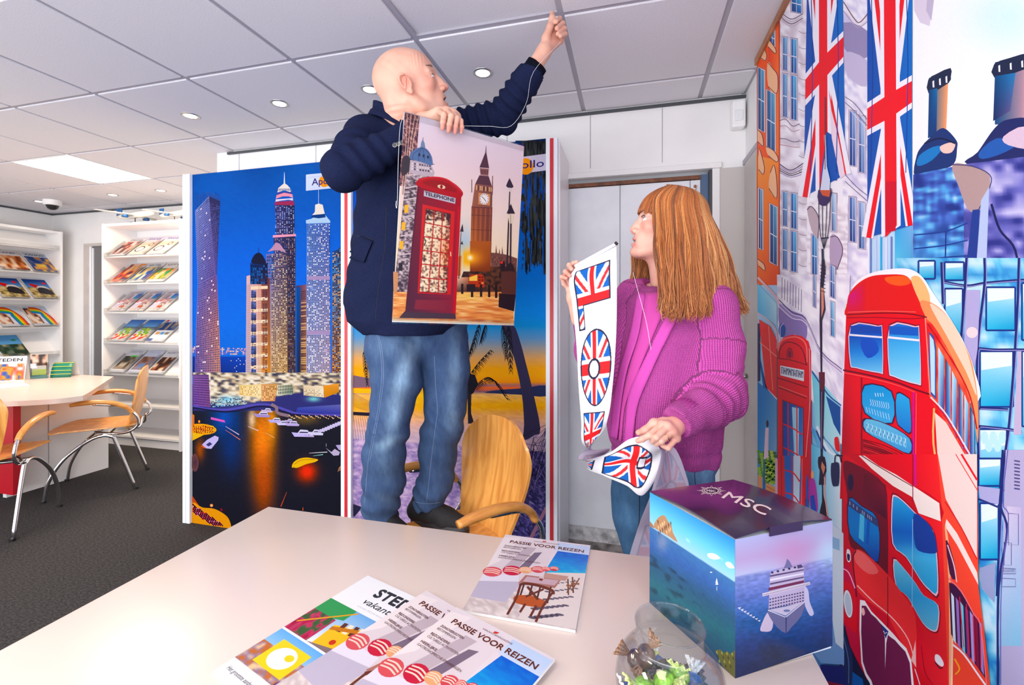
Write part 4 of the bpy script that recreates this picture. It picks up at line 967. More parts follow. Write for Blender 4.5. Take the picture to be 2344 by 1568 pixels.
chim(1420, 1620, 360, 720, (20, 70, 120), (200, 150, 160)); mu.grad([(1420, 440), (1540, 420), (1510, 640), (1410, 700)], [(14, 70, 120), (40, 120, 180), (90, 80, 130), (20, 40, 90)])
mu.poly([(1000, 840), (1050, 790), (1120, 740), (1195, 810), (1200, 860), (1180, 950), (1080, 990), (955, 1020), (965, 900)], (24, 50, 110), sm=4); mu.poly([(980, 900), (1060, 850), (1120, 850), (1050, 930), (970, 960)], (40, 120, 190), sm=3); mu.poly([(1100, 850), (1150, 826), (1190, 830), (1170, 880), (1120, 885)], (244, 200, 190), sm=3); mu.line([(1010, 830), (1100, 800), (1190, 830)], 9, (14, 24, 60), sm=4)
mu.poly([(1320, 880), (1420, 740), (1500, 690), (1640, 700), (1700, 900), (1640, 1000), (1260, 950)], (30, 40, 96), sm=4); mu.poly([(1330, 880), (1430, 800), (1560, 820), (1480, 880), (1350, 920)], (40, 90, 170), sm=3); mu.poly([(1470, 790), (1600, 730), (1660, 860), (1500, 840)], (214, 190, 210), sm=3)
# roofs below the chimneys
def froof(x, y):
    C = ramp(noise2(x / 70, y / 22, 31) * .7 + noise2(x / 22, y / 60, 32) * .3, [(0.2, (30, 50, 130)), (0.5, (70, 100, 190)), (0.7, (90, 170, 225)), (0.9, (190, 220, 245))])
    t = np.clip((y - 1250) / 300, 0, 1)[:, None]; return C * (1 - t) + (A([90, 190, 235.0]) * .6 + C * .4) * t
quadgrid(mu, [(945, 1010), (1250, 950), (1250, 1800), (940, 1800)], 30, 50, froof)
quadgrid(mu, [(1240, 950), (2300, 820), (2300, 1900), (1240, 1900)], 50, 50, lambda x, y: ramp(noise2(x / 60, y / 44, 37), [(0.2, (44, 50, 130)), (0.55, (110, 110, 190)), (0.9, (200, 196, 230))]))
mu.poly([(1172, 950), (1290, 960), (1380, 1000), (1392, 1070), (1370, 1160), (1320, 1225), (1262, 1210), (1210, 1080)], (176, 150, 150), sm=3); mu.line([(1172, 952), (1290, 962), (1390, 1010), (1392, 1080), (1320, 1225)], 6, (60, 60, 110), sm=3); mu.poly([(1290, 1215), (1330, 1210), (1320, 1570), (1250, 1570)], (34, 60, 140)); mu.poly([(1340, 1160), (1388, 1080), (1370, 1570), (1310, 1570)], (180, 196, 230))
mu.line([(1400, 1180), (1450, 1330), (1540, 1450), (1570, 1700)], 14, (24, 30, 84), sm=5)
for y, s_ in ((1340, -50), (1420, -30), (1490, -10)): mu.line([(950, y + 20), (1130, y), (1262, y + s_)], 8, (30, 60, 140), sm=3)
mu.line([(1136, 1340), (1130, 1600)], 8, (24, 50, 130))
# ---- right-hand glass building
mu.xf(*Z3)
quadgrid(mu, [(1050, -30), (2700, -30), (2700, 3600), (1400, 3600)], 60, 90, lambda x, y: ramp(noise2(x / 120, y / 90, 44) * .7 + noise2(x / 30, y / 40, 45) * .3, [(0.2, (50, 130, 200)), (0.5, (110, 196, 232)), (0.8, (200, 232, 246))]))
def pane(x0, y0, x1, y1, s0=0.0):
    mu.grad([(x0, y0), (x1, y0 + s0), (x1, y1 + s0), (x0, y1)], [(180, 226, 244), (216, 240, 250), (30, 150, 200), (60, 180, 220)]); mu.poly([(x0 + 10, y0 + 10), (x1 - 8, y0 + 8), (x1 - 12, y0 + (y1 - y0) * .26), (x0 + 12, y0 + (y1 - y0) * .34)], (226, 242, 250))
    for e in (((x0, y0), (x1, y0 + s0)), ((x0, y1), (x1, y1 + s0)), ((x0, y0), (x0, y1)), ((x1, y0 + s0), (x1, y1 + s0))): mu.line(list(e), 13, (24, 50, 130))
for q in ((1210, -10, 1330, 120), (1400, 190, 1530, 570), (1700, 180, 1910, 490), (1655, 640, 1895, 1040), (1650, 1200, 1850, 1640), (1400, 0, 1540, 130), (1960, 640, 2200, 1180), (1960, 150, 2200, 560)): pane(*q)
for p in ([(1380, 140), (1560, 170), (1700, 150), (1960, 130), (2300, 120)], [(1560, -30), (1550, 160), (1520, 600), (1540, 640)], [(1690, -30), (1690, 160), (1640, 620), (1640, 1100), (1650, 1500)], [(1940, -30), (1930, 300), (1910, 640), (1870, 1150), (1820, 1568), (1780, 2400)], [(1640, 620), (1760, 630), (1957, 630), (2300, 640)], [(1650, 1180), (1850, 1200), (1957, 1220)], [(1380, 0), (1390, 300)], [(1650, 1050), (1860, 1060)]): mu.line(p, 20, (26, 40, 110), sm=5); mu.line([(a + 10, b + 4) for a, b in p], 6, (150, 150, 210), sm=5)
mu.poly([(1560, 200), (1660, 200), (1640, 620), (1620, 760), (1540, 640)], (176, 170, 214)); mu.ell(1600, 505, 42, 40, (240, 214, 220), 16); mu.poly([(1930, 640), (1957, 640), (1957, 1240), (1900, 1240)], (190, 176, 206))
for k in range(5): mu.ell(1690 + k * 32, 1260 + (k % 2) * 60, 28, 46, (190, 232, 240), 12)
# lower right facade
mu.xf(*Z4)
for q in ((1600, 310, 1730, 700), (1590, 0, 1750, 190)): pane(*q)
mu.poly([(1780, -60), (2700, -60), (2700, 2400), (1740, 2400), (1740, 1200)], (176, 170, 206)); mu.grad([(1790, 330), (1889, 340), (1889, 1300), (1720, 1300)], [(206, 196, 220), (190, 180, 214), (130, 190, 220), (150, 190, 226)])
mu.line([(1760, -60), (1740, 300), (1790, 500), (1730, 900), (1725, 1568), (1720, 2000)], 16, (30, 40, 110), sm=5); mu.line([(1795, -60), (1760, 300), (1800, 420), (1750, 900), (1745, 1568)], 7, (90, 90, 170), sm=5)
mu.poly([(1590, 190), (1740, 210), (1730, 320), (1600, 290)], (170, 170, 214)); mu.line([(1590, 280), (1735, 340)], 14, (40, 50, 120), sm=2); mu.poly([(1600, 760), (1710, 720), (1700, 1000), (1610, 900)], (150, 160, 200))
for k in range(9): mu.poly([(1840, 10 + k * 24), (1880, 16 + k * 24), (1880, 26 + k * 24), (1840, 20 + k * 24)], (70, 70, 120))
for x, y, w_, h_ in ((1800, 380, 70, 220), (1770, 580, 50, 160), (1760, 760, 90, 40), (1750, 830, 100, 60)): mu.line([(x, y), (x + w_, y + 6), (x + w_, y + h_), (x, y + h_), (x, y)], 5, (96, 90, 150))
for k in range(9): mu.line([(1765 + k * 9, 768), (1767 + k * 9, 790)], 3, (60, 60, 120), lift=k == 0)
# ---- street level left: shop, awnings, plants
mu.xf(*Z3)
quadgrid(mu, [(190, 90), (720, 90), (670, 1330), (200, 640)], 20, 30, lambda x, y: ramp(noise2(x / 50, y / 40, 91), [(.2, (214, 206, 226)), (.6, (242, 238, 248)), (.9, (252, 250, 254))]))
mu.grad([(50, 150), (190, 300), (190, 450), (50, 360)], [(120, 200, 235), (200, 235, 245), (180, 220, 240), (90, 180, 225)]); mu.line([(52, 110), (130, 190), (190, 260), (200, 300)], 16, (230, 190, 196), sm=4); mu.line([(50, 365), (130, 420), (185, 500), (190, 620)], 12, (214, 190, 206), sm=4)
mu.poly([(60, 410), (140, 460), (190, 560), (190, 980), (110, 900)], (236, 60, 60)); mu.line([(60, 570), (190, 680)], 6, (250, 150, 140)); mu.line([(130, 460), (160, 920)], 6, (250, 140, 130)); mu.line([(110, 905), (190, 985)], 10, WH)
mu.grad([(50, 620), (110, 900), (190, 990), (190, 1568)], [(20, 60, 150), (40, 100, 180), (140, 200, 230), (60, 150, 210)]); mu.grad([(50, 860), (190, 990), (190, 1760), (50, 1760)], [(30, 110, 190), (90, 160, 210), (200, 215, 235), (60, 150, 200)])
mu.poly([(210, 300), (300, 350), (400, 400), (400, 560), (320, 520), (230, 540), (205, 440)], (140, 120, 180), sm=3); mu.poly([(50, 440), (66, 440), (66, 850), (50, 860)], (50, 40, 90)); 
for k in range(8): mu.line([(228 + k * 20, 110 + k * 12), (226 + k * 20, 260 + k * 14)], 4, (90, 70, 110), lift=k == 0)
for o_ in range(4): mu.line([(205, 270 + o_ * 16), (300, 360 + o_ * 14), (400, 410 + o_ * 10), (510, 640 + o_ * 10), (660, 770 + o_ * 12)], 6, ((80, 66, 110), (214, 200, 226), (160, 140, 190), (236, 226, 240))[o_], sm=4)
win(455, 470, 90, 320, (40, 90, 170), (150, 200, 230), 1.0); win(578, 608, 20, 250, (70, 110, 180), (190, 215, 240), .6); win(582, 606, 280, 530, (60, 170, 220), (200, 226, 244), .6)
mu.ell(228, 490, 26, 50, (30, 80, 160), 16); mu.line([(215, 560), (215, 470), (240, 440)], 6, (200, 180, 210), sm=3)
mu.grad([(440, 770), (650, 1020), (650, 1390), (470, 1180)], [(110, 200, 220), (170, 226, 232), (200, 232, 240), (150, 214, 226)]); mu.poly([(545, 960), (650, 1040), (650, 1250), (600, 1160)], (30, 80, 150)); mu.line([(445, 785), (560, 950), (655, 1030)], 10, (50, 80, 150), sm=3)
mu.grad([(430, 1180), (560, 1300), (650, 1420), (650, 1760)], [(60, 150, 210), (190, 226, 240), (210, 232, 244), (220, 240, 248)]); mu.line([(480, 1180), (560, 1350), (650, 1410)], 18, (230, 240, 248), sm=3); mu.line([(475, 1210), (550, 1370), (650, 1440)], 10, (30, 70, 140), sm=3)
mu.grad([(430, 1300), (660, 1420), (660, 2700), (430, 1900)], [(90, 190, 226), (226, 240, 248), (226, 236, 246), (110, 180, 220)])
for k in range(70):
    x = 60 + (k * 31) % 120; y = 1360 + (k * 53) % 190; mu.ell(x, y, 15, 12, ((90, 150, 40), (190, 214, 90), (60, 110, 50), (150, 190, 60))[k % 4], 6, lift=k % 20 == 0)
mu.xf(*Z4)
for k in range(60): x = 100 + (k * 31) % 80; y = 10 + (k * 47) % 160; mu.ell(x, y, 15, 12, ((90, 150, 40), (190, 214, 90), (60, 110, 50), (150, 190, 60))[k % 4], 6, lift=k % 20 == 0)
mu.poly([(52, 110), (80, 130), (82, 220), (52, 200)], (226, 150, 100)); mu.poly([(108, 165), (172, 200), (172, 256), (108, 230)], (236, 160, 96)); mu.line([(108, 190), (172, 225)], 4, (170, 90, 60)); mu.poly([(172, 0), (192, 0), (192, 260), (172, 250)], (220, 190, 214)); mu.line([(95, 0), (95, 230)], 12, (40, 90, 150))
mu.xf(*Z3); mu.ell(122, 1160, 9, 26, (60, 40, 60), 10); mu.poly([(108, 1190), (132, 1190), (128, 1400), (96, 1420)], (236, 210, 226))
# phone box in the mural
mu.poly([(196, 620), (205, 580), (240, 540), (300, 520), (370, 530), (420, 570), (438, 640), (438, 1700), (196, 1700)], RD)
mu.line([(198, 640), (215, 580), (260, 546), (340, 540), (400, 590), (412, 720)], 8, (250, 130, 120), sm=4); mu.line([(205, 690), (215, 620), (262, 575), (335, 590), (380, 640), (405, 740)], 7, (110, 10, 30), sm=4); mu.poly([(412, 600), (438, 640), (440, 1700), (405, 1700), (415, 900)], (214, 40, 60)); mu.line([(425, 620), (430, 1000), (400, 1400)], 5, (255, 170, 160), sm=3)
mu.ell(283, 655, 22, 40, (190, 20, 50), 18); mu.line([(264, 690), (266, 640), (284, 615), (304, 650), (302, 690)], 4, (90, 10, 50), sm=4); mu.ell(285, 662, 10, 26, (120, 20, 60), 12)
mu.line([(196, 690), (300, 705), (412, 740)], 6, (110, 10, 30), sm=2); mu.poly([(216, 742), (388, 775), (386, 856), (216, 812)], (236, 244, 250))
for k in range(9):   # illegible lettering as printed
    x = 224 + k * 18; y = 752 + k * 3.6; mu.line([(x, y + 50), (x + 2, y)], 5, (30, 40, 90), lift=k == 0); mu.line([(x, y + (k % 3) * 14), (x + 11, y + 6 + (k % 2) * 30)], 5, (40, 60, 110), lift=False); mu.line([(x + 12, y + 4), (x + 11, y + 52)], 4, (40, 50, 100), lift=False)
mu.line([(196, 830), (412, 900)], 7, (120, 10, 30)); mu.line([(204, 890), (408, 965)], 5, (255, 120, 110)); mu.line([(204, 900), (404, 980)], 6, (120, 10, 30))
q = [(234, 995), (380, 1050), (378, 1780), (240, 1720)]
mu.grad(q, [(20, 60, 140), (40, 110, 190), (150, 200, 235), (30, 80, 170)]); mu.poly([(300, 1040), (350, 1050), (345, 1500), (320, 1480)], (170, 220, 240)); mu.poly([(240, 1180), (270, 1200), (272, 1480), (244, 1460)], (20, 80, 180)); mu.poly([(330, 1200), (350, 1210), (340, 1700), (320, 1680)], (236, 240, 250))
for y in (1160, 1330, 1495): mu.line([(234, y), (300, y + 30), (378, y + 80)], 9, RD, sm=3)
for x in (272, 336): mu.line([(x, 1000 + (x - 234) * .37), (x + 2, 1780)], 8, RD)
mu.line([(230, 990), (382, 1046)], 6, (130, 10, 30)); mu.line([(232, 990), (236, 1720)], 6, (150, 10, 30)); mu.line([(384, 1046), (384, 1700)], 5, (130, 10, 40))
mu.xf(*Z4); mu.poly([(192, -20), (236, -20), (244, 290), (200, 268)], RD); mu.poly([(236, -20), (380, -20), (380, 350), (244, 300)], (40, 110, 200)); mu.poly([(300, -20), (350, -20), (340, 330), (300, 310)], (210, 232, 246)); mu.line([(214, -20), (218, 270)], 5, (150, 10, 30))
for y in (80, 235): mu.line([(240, y), (300, y + 20), (345, y + 80)], 9, RD, sm=3)
mu.poly([(348, -20), (384, -20), (382, 352), (346, 338), (356, 120)], RD); mu.line([(290, -20), (292, 300)], 7, RD); mu.line([(362, 0), (356, 330)], 4, (250, 150, 140))
mu.ell(433, 116, 10, 34, (246, 180, 130), 12); mu.poly([(415, 150), (450, 150), (470, 300), (465, 375), (425, 360), (405, 250)], (190, 60, 170), sm=3); mu.poly([(390, 140), (405, 130), (400, 340), (388, 350)], (60, 90, 190), sm=2); mu.poly([(418, 260), (445, 250), (465, 380), (425, 365)], (30, 80, 190))
# lamp post
mu.xf(*Z2)
for x in (-16, -6, 6, 16): mu.line([(430, 975), (432 + x * 2, 1130), (430 + x * 1.6, 1330), (428, 1440)], 4, (30, 40, 60), sm=4)
mu.poly([(396, 1100), (470, 1090), (465, 1150), (440, 1190), (400, 1180)], (60, 40, 90), sm=2); mu.poly([(405, 1100), (468, 1095), (460, 1140), (420, 1130)], (200, 90, 60)); mu.poly([(420, 1010), (435, 900), (430, 780), (440, 780), (446, 960), (465, 1040), (462, 1100), (408, 1100)], (206, 214, 236)); mu.line([(434, 560), (436, 980)], 5, (110, 60, 60)); mu.line([(414, 1380), (456, 1375)], 8, (40, 40, 70))
mu.line([(420, 1440), (424, 1570)], 12, (50, 50, 80))
mu.xf(*Z3)
mu.poly([(515, -20), (535, -20), (542, 60), (530, 180), (545, 340), (520, 420), (520, 800), (538, 900), (524, 1380), (545, 1500), (545, 1600), (495, 1600), (508, 1380), (500, 900), (508, 800), (500, 420), (505, 160), (512, 60)], (44, 34, 60))
mu.poly([(512, 180), (530, 180), (532, 330), (515, 400)], (214, 140, 120)); mu.poly([(495, 790), (538, 790), (538, 880), (525, 930), (500, 900)], (96, 30, 50)); mu.line([(516, 930), (514, 1340)], 6, (130, 110, 160)); mu.poly([(505, 1430), (545, 1500), (540, 1568), (500, 1500)], (176, 110, 100))
for k in range(8): mu.line([(504, 20 + k * 26), (544, 34 + k * 26)], 5, (20, 20, 40), lift=k == 0)
mu.xf(*Z4); mu.poly([(475, -10), (520, -10), (532, 90), (512, 130), (510, 250), (530, 330), (545, 420), (480, 400), (500, 300), (495, 120), (475, 60)], (40, 26, 50), sm=2); mu.poly([(500, 20), (524, 60), (510, 110), (494, 60)], (206, 130, 100)); mu.line([(520, 130), (520, 240), (540, 400)], 9, (226, 170, 160), sm=3)
# ---- the bus
mu.xf(*Z3)
mu.poly([(745, 200), (790, 120), (900, 70), (1060, 45), (1170, 55), (1250, 110), (1330, 230), (1420, 360), (1540, 560), (1620, 760), (1650, 1000), (1300, 900), (1000, 200)], (250, 246, 250), sm=4)
quadgrid(mu, [(696, 300), (1275, 300), (1200, 1700), (648, 1700)], 24, 30, lambda x, y: glow(np.tile(A([226, 34, 44.0]), (len(x), 1)), x, y, 660, 1300, 80, 500, (170, 16, 40), .8))
mu.poly([(1180, 300), (1290, 370), (1345, 620), (1350, 1000), (1400, 1120), (1420, 1700), (1180, 1700)], (226, 36, 44)); mu.poly([(700, 390), (700, 300), (720, 220), (790, 145), (880, 100), (1000, 88), (1120, 95), (1175, 150), (1215, 240), (1270, 390), (1200, 395), (950, 375)], (222, 40, 40), sm=4); quadgrid(mu, [(715, 240), (830, 130), (830, 360), (705, 370)], 12, 12, lambda x, y: glow(np.tile(A([216, 36, 46.0]), (len(x), 1)), x, y, 735, 240, 70, 90, (206, 30, 130), .8)); mu.poly([(980, 110), (1120, 100), (1160, 150), (1080, 170), (1000, 150)], (250, 96, 50), sm=4)
mu.poly([(1165, 110), (1230, 110), (1300, 240), (1290, 390), (1275, 390), (1225, 280), (1185, 190)], (255, 190, 130), sm=4)
quadgrid(mu, [(1270, 380), (1560, 620), (1650, 1650), (1290, 950)], 20, 30, lambda x, y: ramp(noise2(x / 40, y / 50, 70), [(0.2, (226, 40, 44)), (0.8, (250, 120, 80))]))
mu.poly([(1230, 280), (1330, 300), (1440, 400), (1540, 570), (1610, 740), (1650, 1000), (1650, 1300), (1620, 1100), (1560, 900), (1440, 640), (1330, 460), (1275, 400)], (252, 150, 100), sm=4); mu.poly([(1300, 300), (1440, 400), (1540, 570), (1600, 740), (1640, 960), (1560, 780), (1440, 560)], (255, 214, 190), sm=4)
mu.line([(700, 378), (950, 366), (1150, 372), (1280, 396)], 9, (120, 10, 30), sm=4); mu.line([(700, 400), (900, 398), (1150, 406), (1270, 400)], 7, (150, 14, 34), sm=4); mu.line([(705, 360), (950, 352), (1200, 358)], 5, (250, 110, 100), sm=4)
def bwin(pts, c, fr=(244, 200, 214), w_=7, dark=(120, 10, 40)):
    mu.poly(pts, dark, sm=3); p = A(pts, float); c0 = p.mean(0); mu.poly(c0 + (p - c0) * 0.96, fr, sm=3); mu.up()
    q = spline(c0 + (p - c0) * .92, 3, True); t = (q[:, 1] - q[:, 1].min()) / (np.ptp(q[:, 1]) + 1e-6); cc = ramp(t, c)
    tr = mgeo.tessellate_polygon([[Vector((a, b, 0)) for a, b in q]]); mu._put(q, tr, cc)
G1 = [(0, (20, 90, 190)), (0.25, (20, 80, 180)), (0.5, (30, 120, 210)), (1, (120, 200, 240))]
bwin([(722, 446), (930, 450), (960, 470), (966, 780), (940, 804), (760, 766), (716, 730)], G1); bwin([(1005, 446), (1200, 452), (1228, 480), (1242, 850), (1215, 888), (1035, 830), (998, 780)], [(0, (30, 110, 200)), (0.3, (70, 170, 230)), (1, (150, 220, 244))])
mu.line([(720, 522), (955, 540)], 13, WH); mu.line([(1000, 540), (1225, 562)], 15, WH); mu.poly([(820, 545), (900, 560), (930, 640), (850, 690), (800, 600)], (16, 80, 190), sm=3); mu.poly([(726, 456), (945, 462), (950, 515), (724, 505)], (20, 70, 170)); mu.poly([(1006, 458), (1215, 468), (1216, 530), (1006, 518)], (24, 90, 190))
mu.line([(672, 775), (850, 810), (1050, 860), (1195, 915), (1300, 950)], 12, (110, 10, 30), sm=4); mu.line([(680, 795), (850, 828), (1050, 880), (1195, 935)], 6, (250, 90, 90), sm=4)
mu.poly([(800, 830), (812, 830), (812, 1450), (800, 1450)], (140, 10, 34)); mu.grad([(812, 1270), (1170, 1420), (1170, 1640), (812, 1380)], [(150, 14, 34), (110, 8, 24), (206, 26, 44), (190, 30, 40)])
for k in range(6): mu.line([(820, 1275 + k * 22), (980, 1320 + k * 26), (1165, 1410 + k * 30)], 5, ((90, 6, 20), (220, 60, 60))[k % 2], sm=3)
bwin([(822, 878), (1028, 925), (1034, 1165), (826, 1088)], [(0, (40, 150, 215)), (1, (70, 170, 225))], (20, 30, 80)); bwin([(1058, 938), (1140, 965), (1160, 1010), (1168, 1230), (1100, 1200), (1058, 1140)], [(0, (60, 170, 225)), (1, (40, 120, 200))], (20, 30, 80)); bwin([(826, 1118), (1000, 1165), (1168, 1270), (1164, 1385), (1000, 1310), (824, 1212)], [(0, (110, 190, 225)), (1, (70, 150, 210))], (20, 30, 80))
for k in range(4): mu.line([(905 + k * 18, 940), (910 + k * 18, 966)], 5, (210, 232, 244), lift=k == 0)
for k in range(9): mu.line([(870 + k * 16, 985 + k * 3), (878 + k * 16, 1020 + k * 3), (868 + k * 16, 1030 + k * 3)], 4, (200, 226, 244), lift=k == 0); mu.line([(840 + k * 20, 1040 + k * 6), (850 + k * 20, 1080 + k * 7)], 4, (190, 220, 244), lift=False)
for k in range(10): x = 840 + k * 30; y = 1150 + k * 12; mu.poly([(x, y), (x + 22, y + 8), (x + 22, y + 76), (x, y + 66)], (130, 206, 236)); mu.line([(x + 4, y + 12), (x + 16, y + 60)], 4, (30, 60, 130)); mu.line([(x + 16, y + 14), (x + 5, y + 56)], 4, (230, 240, 250))
mu.line([(1186, 935), (1185, 1420), (1180, 1600)], 14, (206, 30, 140)); mu.line([(1205, 940), (1200, 1500)], 4, (250, 120, 120)); mu.line([(1270, 400), (1290, 700), (1305, 950)], 8, (250, 150, 140), sm=3)
# side windows, receding
mu.poly([(1298, 500), (1330, 530), (1350, 620), (1350, 990), (1310, 950), (1296, 700)], (60, 80, 150)); mu.poly([(1302, 520), (1330, 560), (1340, 640), (1340, 960), (1312, 930)], (190, 226, 240))
sw = [(1365, 610, 1405, 1050), (1415, 690, 1455, 1130), (1465, 780, 1500, 1210), (1512, 870, 1545, 1290), (1555, 950, 1585, 1370), (1595, 1040, 1625, 1430)]
for i_, (x0, y0, x1, y1) in enumerate(sw): mu.grad([(x0, y0), (x1, y0 + 70), (x1, y1 + 60), (x0, y1 - 20)], [(40, 40, 90), (190, 226, 240), (90, 150, 210), (40, 60, 150)] if i_ % 2 else [(214, 236, 246), (120, 190, 225), (30, 40, 120), (150, 200, 235)])
mu.line([(1285, 440), (1400, 610), (1520, 800), (1600, 980), (1645, 1200)], 9, (190, 20, 40), sm=4); mu.line([(1310, 970), (1420, 1090), (1560, 1320), (1640, 1470)], 10, (250, 226, 230), sm=4); mu.line([(1305, 985), (1420, 1115), (1560, 1350), (1640, 1500)], 10, (216, 30, 44), sm=4)
mu.poly([(1340, 1080), (1420, 1150), (1640, 1520), (1650, 1700), (1390, 1700), (1360, 1400)], (240, 214, 206)); mu.line([(1335, 1050), (1330, 1300), (1380, 1600)], 14, (255, 190, 120), sm=3)
# ---- lower bus (Z4)
mu.xf(*Z4)
mu.grad([(648, -30), (1180, -30), (1180, 1800), (640, 1400)], [(214, 28, 42), (226, 34, 44), (226, 40, 54), (200, 20, 60)])
mu.grad([(1150, -30), (1330, -30), (1600, 1900), (1150, 1900)], [(226, 34, 44), (236, 50, 50), (240, 60, 60), (214, 30, 50)])
mu.poly([(1310, -30), (1590, -30), (1600, 900), (1640, 1200), (1680, 1568), (1640, 1900), (1400, 1900), (1340, 300)], (240, 78, 60)); mu.poly([(1315, -30), (1590, -30), (1590, 690), (1480, 480), (1370, 280)], (238, 216, 210)); mu.line([(1480, -30), (1590, 150)], 14, (226, 40, 50)); mu.line([(1440, -30), (1592, 220)], 6, (240, 60, 60))
mu.poly([(1375, 420), (1450, 520), (1590, 790), (1600, 880), (1450, 600), (1365, 470)], (244, 226, 220)); mu.line([(1365, 300), (1480, 480), (1590, 700)], 7, (200, 20, 44), sm=3)
mu.poly([(640, -30), (790, -30), (900, 60), (1000, 130), (1150, 190), (1330, 300), (1340, 430), (1160, 370), (960, 200), (780, 60), (700, -10)], (200, 24, 40), sm=2)
mu.poly([(760, -20), (800, -20), (900, 50), (1020, 110), (1140, 190), (1325, 310), (1336, 436), (1180, 380), (1140, 270), (1000, 190), (850, 70)], (244, 232, 226)); mu.line([(780, -20), (900, 55), (1140, 195)], 6, (110, 10, 30), sm=3)
mu.line([(1140, -30), (1140, 300)], 6, (130, 10, 60)); mu.line([(1155, -30), (1160, 190)], 14, (206, 30, 140))
mu.poly([(655, 20), (720, 30), (850, 100), (930, 170), (960, 260), (965, 820), (905, 760), (740, 640), (690, 560), (680, 250), (655, 120)], (110, 18, 40), sm=2); mu.grad([(800, 100), (940, 200), (955, 420), (780, 300)], [(90, 14, 34), (130, 24, 50), (70, 10, 40), (110, 20, 50)]); mu.ell(703, 165, 22, 60, (40, 20, 60), 16)
bwin([(686, 262), (780, 320), (900, 420), (905, 735), (800, 640), (690, 520)], [(0, (40, 110, 190)), (.5, (30, 130, 210)), (1, (30, 70, 170))], (30, 16, 50)); mu.poly([(690, 280), (895, 425), (895, 475), (690, 330)], (50, 60, 110)); mu.wins([(692, 285), (893, 428), (893, 470), (692, 325)], 16, 1, wc([(150, 170, 210), (60, 70, 120)]), 0.5, .6); mu.poly([(770, 380), (800, 400), (795, 580), (760, 550)], (90, 190, 235)); mu.poly([(820, 420), (840, 430), (830, 600), (810, 590)], (20, 90, 190))
bwin([(1010, 240), (1080, 290), (1180, 390), (1270, 470), (1310, 600), (1325, 950), (1260, 930), (1190, 850), (1090, 690), (990, 590), (986, 280)], [(0, (60, 170, 225)), (.4, (20, 90, 190)), (.6, (80, 180, 230)), (1, (60, 170, 225))]); mu.poly([(1150, 380), (1270, 480), (1310, 620), (1290, 660), (1180, 640), (1150, 560)], (24, 60, 150), sm=3)
bwin([(998, 685), (1080, 760), (1160, 860), (1220, 950), (1325, 1020), (1325, 1180), (1290, 1212), (1210, 1150), (1100, 960), (1015, 880)], [(0, (120, 210, 240)), (.5, (60, 160, 220)), (1, (110, 190, 225))])
mu.line([(985, 610), (1090, 720), (1190, 870), (1230, 930), (1325, 985)], 12, (226, 30, 44), sm=3); mu.line([(1140, 420), (1135, 1050)], 4, (150, 200, 235))
# bonnet, headlight, grille, wheel arch
mu.poly([(735, 640), (800, 650), (960, 800), (1060, 930), (1160, 1100), (1160, 1450), (1120, 1390), (1000, 1160), (950, 1080), (760, 930), (720, 760)], (236, 56, 60), sm=3); mu.poly([(735, 640), (800, 660), (900, 780), (830, 800), (740, 720)], (248, 110, 110), sm=3)
mu.line([(750, 880), (860, 990), (1000, 1110), (1110, 1260), (1160, 1440)], 7, (255, 200, 200), sm=4); mu.line([(742, 640), (720, 700), (740, 900), (745, 960)], 9, (110, 10, 40), sm=4); mu.line([(965, 820), (965, 1170)], 6, (120, 10, 30))
mu.poly([(635, 760), (660, 735), (700, 770), (735, 880), (745, 1200), (770, 1420), (720, 1300), (650, 1120), (632, 1000)], (200, 22, 70), sm=3); mu.poly([(640, 880), (690, 860), (740, 960), (745, 1200), (700, 1180), (645, 1090)], (222, 34, 50), sm=3); mu.line([(640, 760), (690, 790), (735, 900)], 7, (250, 190, 220), sm=3)
mu.ell(687, 1008, 32, 102, (120, 16, 40), 26, -0.12); mu.ell(687, 1008, 29, 97, (236, 236, 246), 26, -0.12); mu.ell(688, 1010, 21, 80, (190, 206, 226), 26, -0.12)
mu.poly([(678, 630), (700, 640), (706, 700), (690, 720), (676, 690)], (240, 236, 246), sm=3); mu.poly([(680, 660), (700, 670), (696, 710), (682, 700)], (30, 30, 80), sm=2)
mu.poly([(640, 1130), (700, 1300), (770, 1440), (830, 1560), (900, 1800), (650, 1800)], (16, 24, 60), sm=2); mu.poly([(640, 1180), (680, 1270), (720, 1400), (700, 1700), (640, 1600)], (30, 44, 90), sm=3); mu.line([(655, 1240), (690, 1400), (690, 1560)], 6, (90, 110, 160), sm=3)
mu.poly([(770, 980), (850, 1060), (950, 1160), (1050, 1270), (1130, 1400), (1135, 1800), (900, 1800), (840, 1560), (780, 1420)], (250, 246, 250), sm=2)
mu.poly([(782, 1020), (850, 1080), (910, 1140), (945, 1250), (940, 1800), (900, 1700), (850, 1540), (790, 1410)], (112, 26, 74), sm=2); mu.poly([(955, 1280), (985, 1240), (1050, 1300), (1120, 1420), (1122, 1800), (955, 1800)], (112, 26, 74), sm=2)
mu.poly([(920, 1150), (970, 1200), (950, 1250)], (30, 50, 130)); mu.line([(935, 1195), (945, 1215), (960, 1205)], 5, WH); mu.poly([(780, 1050), (795, 1035), (806, 1075), (790, 1090)], (246, 190, 190), sm=2)
mu.poly([(1160, 1260), (1165, 1450), (1130, 1400)], (250, 190, 190)); mu.poly([(1150, 1450), (1240, 1520), (1300, 1700), (1150, 1800)], (214, 30, 44)); mu.line([(1155, 1460), (1190, 1568), (1220, 1700)], 6, WH, sm=2)
mu.poly([(1297, 1400), (1300, 1360), (1330, 1370), (1358, 1420), (1350, 1445), (1320, 1430)], WH, sm=3); mu.line([(1298, 1415), (1330, 1455), (1352, 1450)], 7, (40, 20, 50), sm=3); mu.line([(1200, 1300), (1225, 1480), (1280, 1568)], 4, (150, 16, 40), sm=3)
